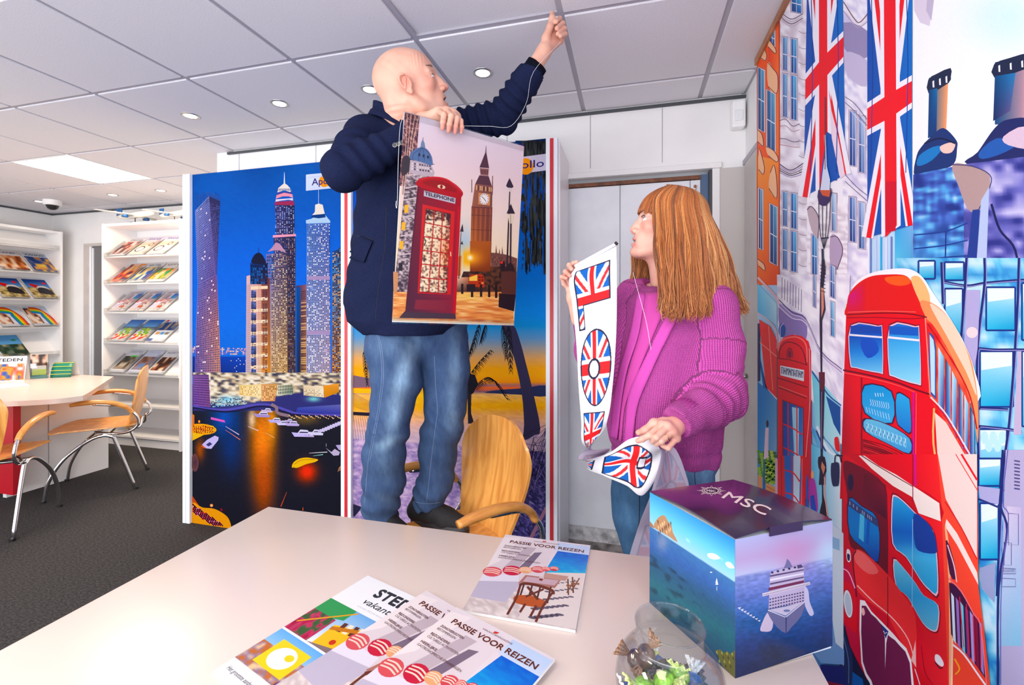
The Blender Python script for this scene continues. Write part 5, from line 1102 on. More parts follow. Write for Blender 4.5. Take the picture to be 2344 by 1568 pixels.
# side of the bus: door, lower windows
mu.poly([(1365, 480), (1385, 520), (1400, 700), (1420, 1250), (1410, 1900), (1395, 1900), (1395, 900)], (250, 180, 140), sm=2)
mu.poly([(1372, 570), (1400, 610), (1440, 760), (1440, 840), (1400, 800)], (70, 16, 60), sm=2); mu.line([(1385, 600), (1430, 740), (1450, 860)], 8, (236, 200, 214), sm=3)
mu.poly([(1395, 860), (1450, 880), (1560, 1060), (1615, 1160), (1660, 1540), (1560, 1400), (1450, 1280), (1410, 1220)], (60, 16, 60)); 
for k in range(7): x = 1410 + k * 33; mu.poly([(x, 930 + k * 32), (x + 20, 960 + k * 32), (x + 34, 1290 + k * 36), (x + 14, 1255 + k * 36)], ((206, 226, 244), (150, 110, 190), (110, 200, 230), (120, 60, 130), (170, 150, 214), (130, 20, 60), (150, 130, 200))[k])
for k in range(4): mu.line([(1470 + k * 48, 960 + k * 50), (1500 + k * 40, 1310 + k * 50)], 6, (226, 40, 60), lift=k == 0)
mu.line([(1390, 830), (1480, 920), (1570, 1080), (1620, 1170), (1660, 1568)], 9, (236, 120, 130), sm=3); mu.line([(1420, 1290), (1500, 1360), (1600, 1500), (1700, 1640)], 12, WH, sm=3); mu.line([(1420, 1250), (1415, 1600)], 12, (255, 214, 190)); mu.line([(1435, 1390), (1470, 1460), (1440, 1500)], 12, (250, 170, 70), sm=3)
# mirror and street floor
mu.line([(610, -20), (650, -20)], 10, (20, 30, 60)); mu.poly([(568, 40), (580, 30), (620, 30), (626, 100), (620, 180), (600, 192), (578, 185), (566, 110)], (40, 42, 80), sm=3)
mu.poly([(555, 430), (655, 520), (655, 1440), (560, 1260)], (214, 228, 244)); mu.poly([(572, 540), (628, 560), (628, 640), (575, 620)], (150, 190, 226)); mu.poly([(560, 1000), (600, 1280), (660, 1330), (660, 1430), (500, 1420), (440, 1340), (560, 1250)], (120, 160, 214)); mu.poly([(490, 1430), (660, 1440), (720, 1800), (560, 1800)], (30, 36, 110)); mu.poly([(720, 1480), (790, 1530), (830, 1800), (700, 1800)], (20, 90, 170)); mu.poly([(530, 1540), (650, 1568), (700, 1700), (560, 1700)], (130, 30, 60))
mu.xf(*Z3); mu.poly([(612, 1270), (625, 1256), (640, 1265), (652, 1360), (620, 1345)], (222, 40, 50), sm=2); mu.line([(615, 1440), (620, 1390), (650, 1390), (662, 1440)], 8, (20, 30, 60), sm=2)
mural = empty('wall_mural', (XM, YM1, 0), label='huge printed london street mural with red bus and hanging flags on the right wall', cat='mural')
mu.gain = 1.0; mu.sat = 1.1; childof(mu.obj('print', M['fabricprint']), mural)
childof(MB().box(XM + 0.0002, XM + 0.006, YM0, YM1, ZM0, ZM1).obj('cloth', M['paper']), mural)
childof(MB().box(XM - 0.012, XM + 0.02, YM0, YM1 + 0.01, ZM1 - 0.002, CEIL - 0.002, 0.002).obj('rail', M['brass']), mural)
# ================================================================ furniture
TZ = 0.74
t = empty('front_table', (-0.36, 0.68, 0), label='large white table in the foreground with magazines, box and glass bowl', cat='table')
childof(MB().box(-1.012, 0.288, 0.20, 1.082, TZ - 0.028, TZ, 0.002).obj('table_top', M['table'], auto=40), t)
childof(MB().box(-0.99, 0.27, 0.225, 1.06, TZ - 0.07, TZ - 0.029).obj('frame', M['whiteframe']), t)
for x in (-0.97, 0.25):
    for y in (0.245, 1.035): childof(MB().box(x - 0.022, x + 0.022, y - 0.022, y + 0.022, 0, TZ - 0.07, 0.003).obj('leg', M['whiteframe']), t)

# small desk at the left
t = empty('desk', (-4.4, 2.4, 0), label='white curved desk with red side panel standing beside the magazine racks', cat='desk')
pts = spline([(-3.90, 1.90), (-3.74, 1.965), (-3.60, 2.08), (-3.56, 2.20)], 6); pts = [(-5.0, 1.70), (-4.2, 1.82)] + [tuple(p) for p in pts] + [(-3.62, 2.26), (-4.37, 2.93), (-5.3, 2.95), (-5.3, 1.70)]
childof(MB().prism(pts, TZ - 0.032, TZ).obj('table_top', M['table'], auto=30), t)
childof(MB().box(-4.27, -4.235, 2.16, 2.80, 0.0, TZ - 0.033).obj('side_panel', M['white']), t)
childof(MB().box(-4.238, -4.233, 2.395, 2.40, 0.0, TZ - 0.033).obj('joint', M['tbar']), t)
childof(MB().box(-5.0, -4.05, 2.10, 2.14, 0.06, TZ - 0.033).obj('front_panel', M['redpanel']), t)

# chairs --------------------------------------------------------------
def make_chair():
    r = empty('armchair', (0, 0, 0))
    def seat(u, v):
        a = (u - 0.5) * 2; x = 0.235 - 0.45 * v
        w = 0.225 * (1 - 0.10 * v) * (1 - 0.14 * max(0, (abs(v - .5) * 2) ** 5)); w *= math.sqrt(max(0.0, 1 - (max(0, 0.12 - v) / 0.125) ** 2 * 0.35)) 
        z = 0.452 - 0.018 * math.sin(math.pi * min(1, v * 1.1)) * (1 - a * a) - 0.05 * max(0, 0.16 - v) ** 1.0 * 6 * 0.3 + 0.012 * a * a
        return (x + 0.035 * (1 - a * a) * (1 - v) - 0.02 * (1 - a * a) * v, a * w, z)
    V, F = thick(lambda u, v: seat(u, v), 16, 16, 0.011); mkobj('seat', V, F, M['plywood'], r, True, None, None, 50)
    def back(u, v):
        a = (u - 0.5) * 2; w = 0.135 + 0.08 * (1 - (1 - min(1, v * 1.35)) ** 1.6)
        if v > 0.7: w *= 1 - 0.16 * ((v - 0.7) / 0.3) ** 2
        z = 0.43 + 0.455 * v - 0.075 * abs(a) ** 2.6 * v ** 3
        return (-0.208 - 0.07 * v - 0.02 * math.sin(v * 3.1) + 0.03 * a * a, a * w, z)
    V, F = thick(lambda u, v: back(u, v), 16, 22, 0.011); mkobj('backrest', V, F, M['plywood'], r, True, None, None, 50)
    for s in (1, -1):
        MB().tube([(0.24, s * 0.235, 0.0), (0.215, s * 0.235, 0.14), (0.14, s * 0.232, 0.28), (0.02, s * 0.228, 0.385), (-0.06, s * 0.226, 0.415), (-0.115, s * 0.226, 0.40), (-0.135, s * 0.226, 0.36), (-0.25, s * 0.236, 0.0)], 0.0115, 12, 7).obj('leg', M['chrome'], r, smooth=True)
        for x in (0.24, -0.25): MB().lathe([(0.0001, 0), (0.014, 0), (0.014, 0.015), (0.0001, 0.016)], (x, s * 0.235, 0), 12).obj('foot_cap', M['black'], r, auto=40)
        ar = MB().tube([(0.10, s * 0.262, 0.655), (0.04, s * 0.268, 0.664), (-0.05, s * 0.272, 0.665), (-0.14, s * 0.266, 0.645), (-0.205, s * 0.256, 0.605), (-0.235, s * 0.25, 0.565)], [0.016, 0.021, 0.022, 0.021, 0.019, 0.016], 14, 6, flat=0.75, up=(0, 0, 1.0)).obj('armrest', M['armwood'], r, smooth=True)
        MB().tube([(0.0, s * 0.12, 0.425), (-0.10, s * 0.20, 0.42), (-0.20, s * 0.235, 0.425), (-0.262, s * 0.248, 0.47), (-0.262, s * 0.252, 0.53), (-0.225, s * 0.252, 0.58), (-0.16, s * 0.26, 0.625), (-0.02, s * 0.27, 0.652)], 0.0095, 10, 6).obj('arm_tube', M['chrome'], r, smooth=True)
    MB().tube([(0.02, -0.226, 0.395), (0.02, 0.226, 0.395)], 0.009, 10).tube([(-0.09, -0.22, 0.412), (-0.09, 0.22, 0.412)], 0.009, 10).obj('crossbar', M['chrome'], r, smooth=True)
    for s in (1, -1): MB().tube([(-0.19, s * 0.1, 0.425), (-0.25, s * 0.09, 0.43), (-0.262, s * 0.07, 0.50)], 0.008, 8, 5).obj('back_bracket', M['chrome'], r, smooth=True)
    return r
ch = make_chair()
CH = [((-0.667, 1.515), (-0.569, -0.822), 'beech plywood armchair that the bald man is standing on'),
      ((-3.87, 2.50), (-0.70, -0.71), 'beech plywood armchair pulled up to the open side of the small desk'),
      ((-3.74, 1.82), (-0.60, 0.80), 'beech plywood armchair cut by the left edge, in front of the red panel')]
MANCHAIR = None
for i, ((x, y), (fx_, fy_), lab) in enumerate(CH):
    o = ch if i == 0 else dup(ch)
    o.location = (x, y, 0); o.rotation_euler = (0, 0, math.atan2(fy_, fx_)); tag(o, lab, 'chair', 'beech armchairs')

# ---------------------------------------------------------------- magazines: covers drawn once in unit coordinates (0..1 across, 0..1 down)
def unit(w=0.21, h=0.297, th=0.004):
    return lambda xy, k: np.column_stack([(xy[:, 0] - 0.5) * w, (0.5 - xy[:, 1]) * h, np.full(len(xy), th + k)])
def R_(a, x0, y0, x1, y1, c, c2=None): a.grad([(x0, y0), (x1, y0), (x1, y1), (x0, y1)], [c, c, c2 or c, c2 or c])
def N_(a, x0, y0, x1, y1, st, sx, sy, seed=0, nx=20, ny=20): a.grid(x0, y0, x1, y1, nx, ny, lambda x, y: ramp(noise2(x * sx, y * sy, seed), st))
TERR = [(0.2, (90, 60, 50)), (0.5, (170, 120, 90)), (0.8, (236, 200, 170))]
BRN = (92, 44, 34)
def cov_passie(a):
    R_(a, 0, 0, 1, 1, (226, 216, 222), (214, 200, 204)); a.poly([(0.3, 0.15), (.42, .15), (.3, .5), (.16, .5)], (190, 176, 184)); a.poly([(.42, .22), (.5, .2), (.42, .44), (.32, .46)], (120, 106, 124)); a.poly([(0, .05), (.2, .02), (.1, .4), (0, .5)], (236, 226, 228))
    R_(a, .63, 0.02, 1, .16, (190, 208, 236), (206, 216, 238))
    a.grid(.60, .15, 1, .47, 16, 18, lambda x, y: ramp((y - .15) * 2.4 + noise2(x * 20, y * 90, 3) * .35, [(0, (20, 80, 190)), (.5, (30, 130, 210)), (1, (60, 190, 220))])); a.poly([(.60, .15), (.66, .15), (.60, .42)], (226, 216, 222))
    a.grid(.0, .66, 1, 1, 26, 16, lambda x, y: ramp(noise2(x * 60, y * 70, 5), [(.3, (200, 186, 186)), (.8, (236, 226, 224))]))
    a.poly([(.62, .46), (1, .40), (1, .99), (.5, .99)], (226, 214, 212))
    for k in range(34):
        y = .50 + .47 * ((k * 37) % 34) / 34; w = .015 + .06 * (y - .45); x = .70 + .27 * ((k * 53) % 34) / 34 - (y - .5) * .25; a.ell(x, y, w, w * .28, (96, 88, 104), 9, lift=k == 0)
    a.poly([(0, .58), (.36, .56), (.40, .66), (.34, .86), (0, .86)], (190, 182, 200)); a.poly([(0, .58), (.36, .55), (.38, .62), (0, .68)], (226, 220, 232))
    for x, y, r, c in ((.08, .55, .10, (206, 90, 96)), (.27, .50, .10, (190, 50, 70)), (.40, .47, .07, (226, 170, 130)), (.52, .44, .07, (200, 80, 90)), (.60, .42, .05, (214, 90, 96)), (.68, .40, .05, (200, 60, 80))):
        a.ell(x, y, r, r * .62, c, 16); [a.line([(x - r * .8, y + j * r * .22), (x, y + j * r * .22 - .012), (x + r * .8, y + j * r * .2)], r * .1, (246, 214, 200), sm=3) for j in (-1, 0, 1)]
    WD = (104, 54, 40)
    a.poly([(.42, .53), (.78, .52), (.74, .63), (.38, .64)], (170, 120, 110)); a.poly([(.60, .47), (.84, .47), (.82, .53), (.60, .53)], (190, 150, 140)); a.poly([(.44, .545), (.76, .535), (.73, .60), (.42, .61)], (196, 170, 180))
    for x in (.44, .52, .60, .70): a.line([(x, .62), (x + .01, .80)], .016, (70, 36, 34))
    for x, y in ((.84, .50), (.88, .47)): a.line([(x, y), (x + .04, y + .18)], .014, (110, 70, 50)); a.line([(x + .07, y), (x + .02, y + .16)], .012, (120, 76, 56)); a.line([(x, y + .08), (x + .08, y + .07)], .02, (140, 90, 60))
    a.line([(.40, .66), (.45, .63), (.58, .63), (.72, .66), (.74, .70)], .03, WD, sm=3); a.poly([(.40, .78), (.55, .75), (.70, .79), (.66, .85), (.44, .85)], (176, 90, 56), sm=3)
    for p in ([(.41, .66), (.42, .80), (.40, .97)], [(.73, .68), (.68, .84), (.66, .99)], [(.48, .66), (.62, .78)], [(.64, .66), (.50, .77)], [(.52, .84), (.50, .93)], [(.62, .84), (.60, .95)]): a.line(p, .022, WD, sm=3)
    a.poly([(.56, .52), (.61, .52), (.60, .57), (.565, .57)], (214, 196, 196)); a.poly([(.565, .545), (.605, .545), (.60, .57), (.57, .57)], (130, 50, 40))
    a.text('PASSIE VOOR REIZEN', (.10, .125), (.84, 0), (0, -.040), BRN, .0018); a.text('VAKANTIEMAGAZINE', (.36, .058), (.30, 0), (0, -.013), (120, 90, 100)); a.poly([(.46, .03), (.50, .022), (.49, .04), (.46, .045)], (200, 60, 50))
    for s_, y, w, b in (('ZONOVERGOTEN', .185, .25, .0007), ('BESTEMMINGEN', .212, .20, 0), ('BIJZONDERE', .262, .20, .0007), ('CULTURELE ACTIVITEITEN', .289, .33, 0), ('HEERLIJKE', .338, .17, .0007), ('GASTRONOMISCHE ERVARINGEN', .365, .46, 0)):
        a.text(s_, (.06, y), (w, 0), (0, -.017), (104, 70, 72), b)
def cov_steden(a):
    R_(a, 0, 0, 1, 1, (240, 240, 244)); a.text('STEDEN', (.30, .14), (.66, 0), (0, -.085), (50, 50, 56), .006); a.text('vakanties', (.30, .225), (.46, 0), (0, -.05), (46, 46, 52), .001, shear=.2); a.text('november 2023 t/m december 2024', (.30, .265), (.42, 0), (0, -.012), (180, 180, 190))
    R_(a, 0, .30, 1, .62, (120, 170, 220), (236, 236, 240)); a.poly([(0, .3), (.36, .3), (.36, .40), (0, .47)], (70, 150, 90)); N_(a, 0, .42, .3, .62, [(.3, (60, 90, 50)), (.6, (200, 60, 100)), (.9, (150, 30, 60))], 30, 30, 3); a.line([(.02, .55), (.40, .31)], .014, (216, 160, 70))
    a.poly([(.62, .34), (.85, .31), (1, .34), (1, .60), (.75, .50)], (206, 150, 160)); a.poly([(.34, .45), (.58, .40), (.66, .60), (.36, .62)], (250, 190, 30)); a.wins([(.38, .40), (.62, .37), (.66, .47), (.40, .49)], 4, 1, wc([(90, 50, 40), (240, 230, 210)]), .7, .8); a.ell(.5, .55, .03, .02, (190, 60, 30), 10); a.line([(.34, .48), (.58, .42)], .03, (190, 120, 30)); a.poly([(.30, .62), (.7, .56), (1, .62)], (130, 110, 110))
    R_(a, 0, .635, 1, .90, (110, 170, 226), (214, 226, 240)); N_(a, 0, .74, .55, .90, [(.3, (190, 110, 60)), (.5, (140, 120, 150)), (.8, (236, 200, 160))], 20, 34, 5); a.poly([(.5, .88), (.62, .76), (.9, .78), (1, .82), (1, .92), (.5, .92)], (90, 60, 110)); a.line([(.6, .66), (.66, .84)], .008, (80, 60, 80)); a.line([(.75, .68), (.7, .84)], .008, (90, 70, 90)); N_(a, .55, .82, 1, .92, [(.3, (60, 50, 90)), (.7, (240, 236, 240))], 30, 40, 6)
    a.poly([(.14, .68), (.50, .68), (.50, .86), (.14, .86)], (246, 210, 20)); a.ell(.32, .77, .13, .07, (250, 250, 250), 24); a.ell(.37, .75, .045, .022, (246, 210, 20), 18); a.text('Steden', (.55, .87), (.3, 0), (0, -.03), WH, .003); a.text('vakanties', (.55, .90), (.2, 0), (0, -.02), WH)
    a.text('Het grootste aanbod Stedentrips van Nederland', (.06, .965), (.8, 0), (0, -.024), (60, 60, 66), 0, shear=.2)
def simple(bg, band, title, tc, pic, extra=None):
    def f(a):
        R_(a, 0, 0, 1, 1, bg)
        N_(a, .0 if not band else band[0], band[1] if band else .25, 1 if not band else band[2], band[3] if band else 1, pic, 7, 6, len(title))
        if extra: extra(a)
        if title: a.text(title, (.12, .14), (.76, 0), (0, -.075), tc, .004)
    return f
def x_crete(a): a.grid(0, .15, 1, 1, 16, 20, lambda x, y: ramp(y, [(.15, (230, 220, 236)), (.4, (244, 196, 170)), (.6, (246, 226, 210)), (1, (226, 210, 200))])); a.ell(.35, .68, .26, .16, (70, 50, 50), 20); a.ell(.35, .68, .2, .12, (236, 226, 214), 20); a.ell(.7, .42, .14, .1, (90, 40, 36), 20); a.ell(.7, .42, .09, .06, (244, 226, 200), 20)
def x_fruit(a): R_(a, 0, 0, 1, .35, (40, 90, 170), (120, 170, 220)); R_(a, 0, .35, 1, .55, (70, 90, 110), (206, 214, 222)); R_(a, 0, .55, 1, 1, (210, 206, 200)); [a.ell(.25 + (k * 7 % 9) * .06, .45 + (k * 5 % 7) * .05, .09, .06, ((150, 190, 40), (190, 210, 60), (110, 160, 40))[k % 3], 10) for k in range(12)]; [a.ell(.12 + (k * 7 % 11) * .08, .74 + (k * 5 % 7) * .03, .08, .05, ((220, 50, 30), (244, 120, 60), (246, 226, 200), (180, 30, 40))[k % 4], 10) for k in range(18)]
def x_desert(a): R_(a, 0, 0, 1, .5, (20, 60, 150), (120, 170, 220)); N_(a, 0, .45, 1, 1, [(.2, (120, 100, 60)), (.5, (196, 170, 110)), (.9, (226, 206, 160))], 14, 18, 3); a.poly([(.15, .25), (.45, .3), (.5, .42), (.3, .45)], (206, 30, 40), sm=3); a.poly([(.4, .4), (.75, .36), (.85, .62), (.5, .66)], (230, 226, 226), sm=3); a.poly([(.45, .45), (.8, .5), (.9, .8), (.35, .75)], (40, 36, 40), sm=3); a.ell(.8, .2, .09, .06, (220, 40, 40), 14)
def x_rainbow(a):
    R_(a, 0, 0, 1, 1, (206, 220, 240), (230, 230, 236)); N_(a, 0, .1, .45, .9, [(.3, (90, 50, 40)), (.5, (206, 150, 120)), (.8, (240, 226, 214))], 9, 8, 3)
    for k, c in enumerate(((206, 50, 40), (240, 140, 40), (250, 216, 60), (70, 170, 90), (50, 120, 200))): a.line([(.25, .08 + k * .06), (.6, .14 + k * .06), (.86 - k * .07, .5), (.95 - k * .07, .98)], .085, c, sm=5)
COV = {
 'city': (simple((232, 228, 230), (0, .2, 1, .92), 'Citytrips', (60, 50, 90), [(.3, (70, 40, 50)), (.45, (206, 60, 50)), (.6, (246, 190, 150)), (.8, (240, 226, 220))]), 'city trips magazine with a red dancing figure'),
 'sun': (simple((214, 206, 232), (0, .9, 1, 1), 'SPANJE', (70, 60, 120), [(.3, (210, 200, 200)), (.8, (240, 236, 236))], x_crete), 'pale pink magazine with round table settings'),
 'paint': (simple((120, 40, 50), (0, 0, 1, 1), '', WH, [(.2, (60, 30, 70)), (.4, (206, 60, 40)), (.6, (250, 160, 50)), (.8, (240, 210, 200))]), 'magazine with a red and orange painted face'),
 'york': (simple((232, 236, 242), (0, .2, 1, .95), 'NEW YORK', (30, 30, 50), [(.25, (50, 80, 150)), (.45, (120, 170, 220)), (.6, (246, 190, 70)), (.8, (240, 230, 214))]), 'new york magazine with a yellow bridge'),
 'fest': (simple((236, 232, 232), (0, .3, 1, .9), 'CITY', (50, 50, 70), [(.3, (60, 140, 90)), (.5, (250, 190, 80)), (.7, (236, 120, 80)), (.9, (246, 220, 190))]), 'magazine with a bright street picture'),
 'passie': (cov_passie, 'seaside terrace magazine'),
 'fruit': (simple((60, 110, 180), (0, .97, 1, 1), '', WH, TERR, x_fruit), 'magazine with a bowl of fruit by the sea'),
 'coast': (simple((232, 234, 240), (0, .12, 1, .5), 'COAST', (40, 60, 130), [(.3, (30, 60, 120)), (.5, (90, 110, 130)), (.8, (190, 150, 120))], lambda a: (R_(a, 0, .88, .3, 1, (30, 70, 150)), R_(a, 0, 0, .12, .1, (200, 40, 50)), [R_(a, .1 + k * .28, .58, .34 + k * .28, .7, ((200, 150, 100), (90, 140, 190), (120, 110, 90))[k]) for k in range(3)])), 'white magazine with a rocky coast photo'),
 'forest': (simple((226, 226, 234), (.06, .3, .94, .88), 'DESTIN', (160, 160, 176), [(.3, (40, 44, 36)), (.5, (110, 90, 70)), (.8, (206, 190, 170))], lambda a: R_(a, .4, .27, .8, .33, (90, 220, 80))), 'white travel magazine with a dark forest photo'),
 'desert2': (simple((214, 218, 236), (.06, .3, .94, .88), 'TRAVEL', (190, 196, 220), [(.3, (120, 80, 66)), (.5, (176, 130, 110)), (.8, (110, 140, 190))]), 'pale blue magazine with a desert road'),
 'market': (simple((230, 228, 232), (.06, .3, .94, .88), 'NORTH', (130, 130, 150), [(.3, (70, 40, 30)), (.5, (150, 90, 60)), (.8, (236, 210, 190))]), 'white magazine with a brown market photo'),
 'island': (simple((226, 222, 228), (0, .25, 1, 1), 'IJSLAND', (60, 60, 70), [(.3, (130, 60, 30)), (.5, (196, 110, 60)), (.8, (244, 216, 190))]), 'orange rock landscape magazine'),
 'canal': (simple((206, 214, 232), (0, .2, 1, 1), 'KANAAL', (40, 40, 60), [(.3, (20, 50, 120)), (.45, (50, 90, 160)), (.6, (196, 130, 80)), (.85, (246, 214, 110))]), 'magazine with a blue bay and orange rocks'),
 'jump': (simple((40, 70, 150), (0, .97, 1, 1), '', WH, TERR, x_desert), 'magazine with a red scarf in the dunes'),
 'rainbow': (simple((206, 220, 240), (0, .97, 1, 1), '', WH, TERR, x_rainbow), 'magazine with a rainbow over a child'),
 'lake': (simple((110, 170, 226), (0, .45, 1, 1), '', WH, [(.3, (40, 60, 40)), (.5, (90, 110, 100)), (.8, (190, 170, 120))], lambda a: a.ell(.75, .25, .1, .04, (60, 150, 90), 14)), 'magazine with a green lake under blue sky'),
}
_mag = {}
def make_mag(key, th=0.004, w=0.21, h=0.297, fn=None):
    if (key, th) in _mag: return dup(_mag[(key, th)])
    r = empty('magazine', (0, 0, 0))
    MB().box(-w / 2, w / 2, -h / 2, h / 2, 0, th).obj('pages', M['paper'], r)
    a = Art(unit(w, h, th), 0.000006, 0.0001); (fn or COV[key][0])(a); a.obj('cover', M['gloss'], r)
    _mag[(key, th)] = r; return r
def place(o, loc, ang=0, tilt=None): 
    o.location = loc; o.rotation_euler = (tilt[0], tilt[1], tilt[2]) if tilt else (0, 0, ang); return o
# on the front table
place(tag(make_mag('passie', 0.005), 'seaside terrace magazine lying alone at the far table edge', 'magazine', 'magazines on the front table'), (-0.199, 0.939, TZ + 0.0005), 0.0)
def tpt(u, v, z=TZ): r = ray(u, v); t_ = (z - CAMZ) / r[2]; return A([r[0] * t_, r[1] * t_])
# stack of three: corner points on the table give their places
def from_corners(tlp, trp, blp, z):
    a, b, c = tpt(*tlp, z), tpt(*trp, z), tpt(*blp, z); ang = math.atan2(b[1] - a[1], b[0] - a[0]); ux = A([math.cos(ang), math.sin(ang)]); uy = A([ux[1], -ux[0]])
    ctr = a + ux * 0.105 + uy * 0.1485; return (ctr[0], ctr[1]), ang
c_, an = from_corners((842, 1322), (990, 1390), (524, 1520), TZ)
place(tag(make_mag('steden', 0.004, fn=cov_steden), 'white city holiday magazine with a yellow tram at the bottom of the fan', 'magazine', 'magazines on the front table'), (c_[0], c_[1], TZ + 0.0005), an)
c_, an = from_corners((976, 1364), (1140, 1460), (760, 1600), TZ)
m2_ = dup(_mag[('passie', 0.005)]); place(tag(m2_, 'seaside terrace magazine in the middle of the three fanned ones', 'magazine', 'magazines on the front table'), (c_[0], c_[1], TZ + 0.0056), an); m2_.rotation_euler[0] = 0
c_, an = from_corners((1045, 1410), (1273, 1533), (860, 1700), TZ)
m3_ = dup(_mag[('passie', 0.005)]); place(tag(m3_, 'seaside terrace magazine on top of the three fanned ones, nearest the glass bowl', 'magazine', 'magazines on the front table'), (c_[0], c_[1], TZ + 0.0116), an)

# ---------------------------------------------------------------- magazine racks
def rack(loc, rz, width, zs, plain, lab, depth=0.33):
    r = empty('magazine_rack', loc, rz, label=lab, cat='rack')       # local: x along the front, -y faces the room, back at y=depth
    for x in (0, width - 0.02): MB().box(x, x + 0.02, 0, depth, 0, 2.176, 0.001).obj('side_panel', M['white'], r)
    MB().box(0.02, width - 0.02, depth - 0.012, depth, 0.0, 2.19).obj('back_panel', M['white'], r)
    MB().box(0.02, width - 0.02, 0.02, depth - 0.012, 2.15, 2.175).obj('shelf', M['white'], r)
    for z in zs:
        b = MB(); b.box(0.02, width - 0.02, 0.0, 0.06, z - 0.014, z)
        b.add([(0.02, 0.05, z), (width - 0.02, 0.05, z), (width - 0.02, depth - 0.02, z + 0.235), (0.02, depth - 0.02, z + 0.235), (0.02, 0.062, z - 0.012), (width - 0.02, 0.062, z - 0.012), (width - 0.02, depth - 0.012, z + 0.223), (0.02, depth - 0.012, z + 0.223)],
              [(0, 1, 2, 3), (7, 6, 5, 4), (0, 4, 5, 1), (1, 5, 6, 2), (2, 6, 7, 3), (3, 7, 4, 0)])
        s_ = b.obj('shelf', M['white'], r)
        MB().box(0.03, width - 0.03, -0.004, -0.001, z - 0.012, z + 0.038).box(0.03, width - 0.03, -0.001, 0.045, z + 0.0005, z + 0.0025).obj('clear_lip', M['acrylic'], s_)
    for z in plain: MB().box(0.02, width - 0.02, 0.02, depth - 0.012, z - 0.02, z).obj('shelf', M['white'], r)
    MB().box(0.02, width - 0.02, 0.03, 0.05, 0.0, 0.07).obj('plinth', M['white'], r)
    return r
ORD = ['top', 'second', 'third', 'fourth', 'fifth']
TILT = math.atan2(0.235, depth_ := 0.26)
def fill(rk, rows, zs, x0, dx, who, acr=True):
    M_ = Matrix.Translation(rk.location) @ Matrix.Rotation(rk.rotation_euler[2], 4, 'Z')
    for j, row in enumerate(rows):
        for i, key in enumerate(row):
            if not key: continue
            o = make_mag(key, 0.006); n = ('leftmost', 'second from the left', 'third from the left', 'fourth from the left')[i]
            tag(o, '%s, %s, %s row, %s rack' % (COV[key][1], n.replace('second from the left','second').replace('third from the left','third').replace('fourth from the left','fourth'), ORD[j], who), 'magazine', 'magazines on the %s rack' % who)
            x = x0 + dx * i; z = zs[j]
            T = Matrix.Translation((x, 0.035 + 0.1485 * math.cos(TILT), z + 0.010 + 0.1485 * math.sin(TILT))) @ Matrix.Rotation(TILT, 4, 'X')
            W = M_ @ T; o.location = W.to_translation(); o.rotation_euler = W.to_euler()
            if acr:
                h_ = tag(empty('brochure_holder', (0, 0, 0)), 'clear acrylic holder, %s place in the %s row of the %s rack' % (('leftmost', 'second', 'third')[i], ORD[j], who), 'holder', 'clear holders on the %s rack' % who)
                for s_ in (-0.112, 0.109): childof(MB().box(s_, s_ + 0.003, -0.150, 0.08, -0.003, 0.03).obj('side', M['acrylic']), h_)
                h_.location = W.to_translation(); h_.rotation_euler = W.to_euler()
zr = [1.85, 1.585, 1.305, 1.01, 0.70]
rk = rack((-5.06, 3.285, 0), 0, 1.0, zr, [0.40, 0.10], 'white magazine rack against the far wall behind the skyscraper poster')
fill(rk, [['city', 'sun', 'sun'], ['paint', 'york', 'fest'], ['passie', 'passie', 'passie'], ['fruit', 'fruit', 'coast'], ['forest', 'desert2', 'market']], zr, 0.145, 0.245, 'middle', True)
zl = [1.98, 1.72, 1.44, 1.15, 0.85]
rk2 = rack((-5.98, 2.56, 0), R(90), 0.95, zl, [0.42, 0.12], 'white magazine rack on the left wall beside the grey doorway')
# local +x runs to world +y, local +y to world -x
fill(rk2, [[None] * 4, [None, None, 'island', 'canal'], [None, None, 'jump', 'jump'], [None, None, 'rainbow', 'rainbow'], [None, None, 'lake', None]], zl, 0.10, 0.245, 'left', False)

# model aeroplane on the middle rack
AE = mat('model_white', (236, 230, 220), 0.4); BLU = mat('model_blue', (30, 96, 160), 0.4)
def plane(loc, rz, s, lab, tilt=0.0):
    t = empty('model_aeroplane', loc, rz, label=lab, cat='model aeroplane'); t.rotation_euler[1] = tilt; t.scale = (s, s, s)
    MB().tube([(-0.30, 0, 0.09), (-0.2, 0, 0.08), (0, 0, 0.08), (0.22, 0, 0.08), (0.30, 0, 0.072)], [0.008, 0.026, 0.03, 0.028, 0.008], 16, 5).obj('fuselage', AE, t, smooth=True)
    for q in (1, -1): MB().add([(0.06, q * 0.02, 0.07), (-0.04, q * 0.02, 0.07), (-0.14, q * 0.27, 0.09), (-0.10, q * 0.27, 0.09), (0.06, q * 0.02, 0.08), (-0.04, q * 0.02, 0.08), (-0.14, q * 0.27, 0.094), (-0.10, q * 0.27, 0.094)], [(0, 1, 2, 3), (7, 6, 5, 4), (0, 4, 5, 1), (1, 5, 6, 2), (2, 6, 7, 3), (3, 7, 4, 0)]).obj('wing', AE, t)
    for q in (1, -1): MB().tube([(0.04, q * 0.09, 0.052), (-0.03, q * 0.09, 0.056)], [0.016, 0.011], 12).obj('engine', BLU, t, smooth=True)
    MB().box(-0.31, -0.22, -0.003, 0.003, 0.09, 0.17).obj('tail_fin', BLU, t)
    MB().tube([(0, 0, 0.06), (0, 0, 0.0)], 0.004, 8).lathe([(0.0001, 0), (0.05, 0), (0.04, 0.006), (0.0001, 0.008)], n=20).obj('stand', M['black'], t)
plane((-4.74, 3.37, 2.18), R(-8), 1.0, 'white model aeroplane with blue tail on top of the middle rack'); plane((-4.24, 3.37, 2.18), R(-10), 0.8, 'smaller white model aeroplane behind the poster cabinet edge')

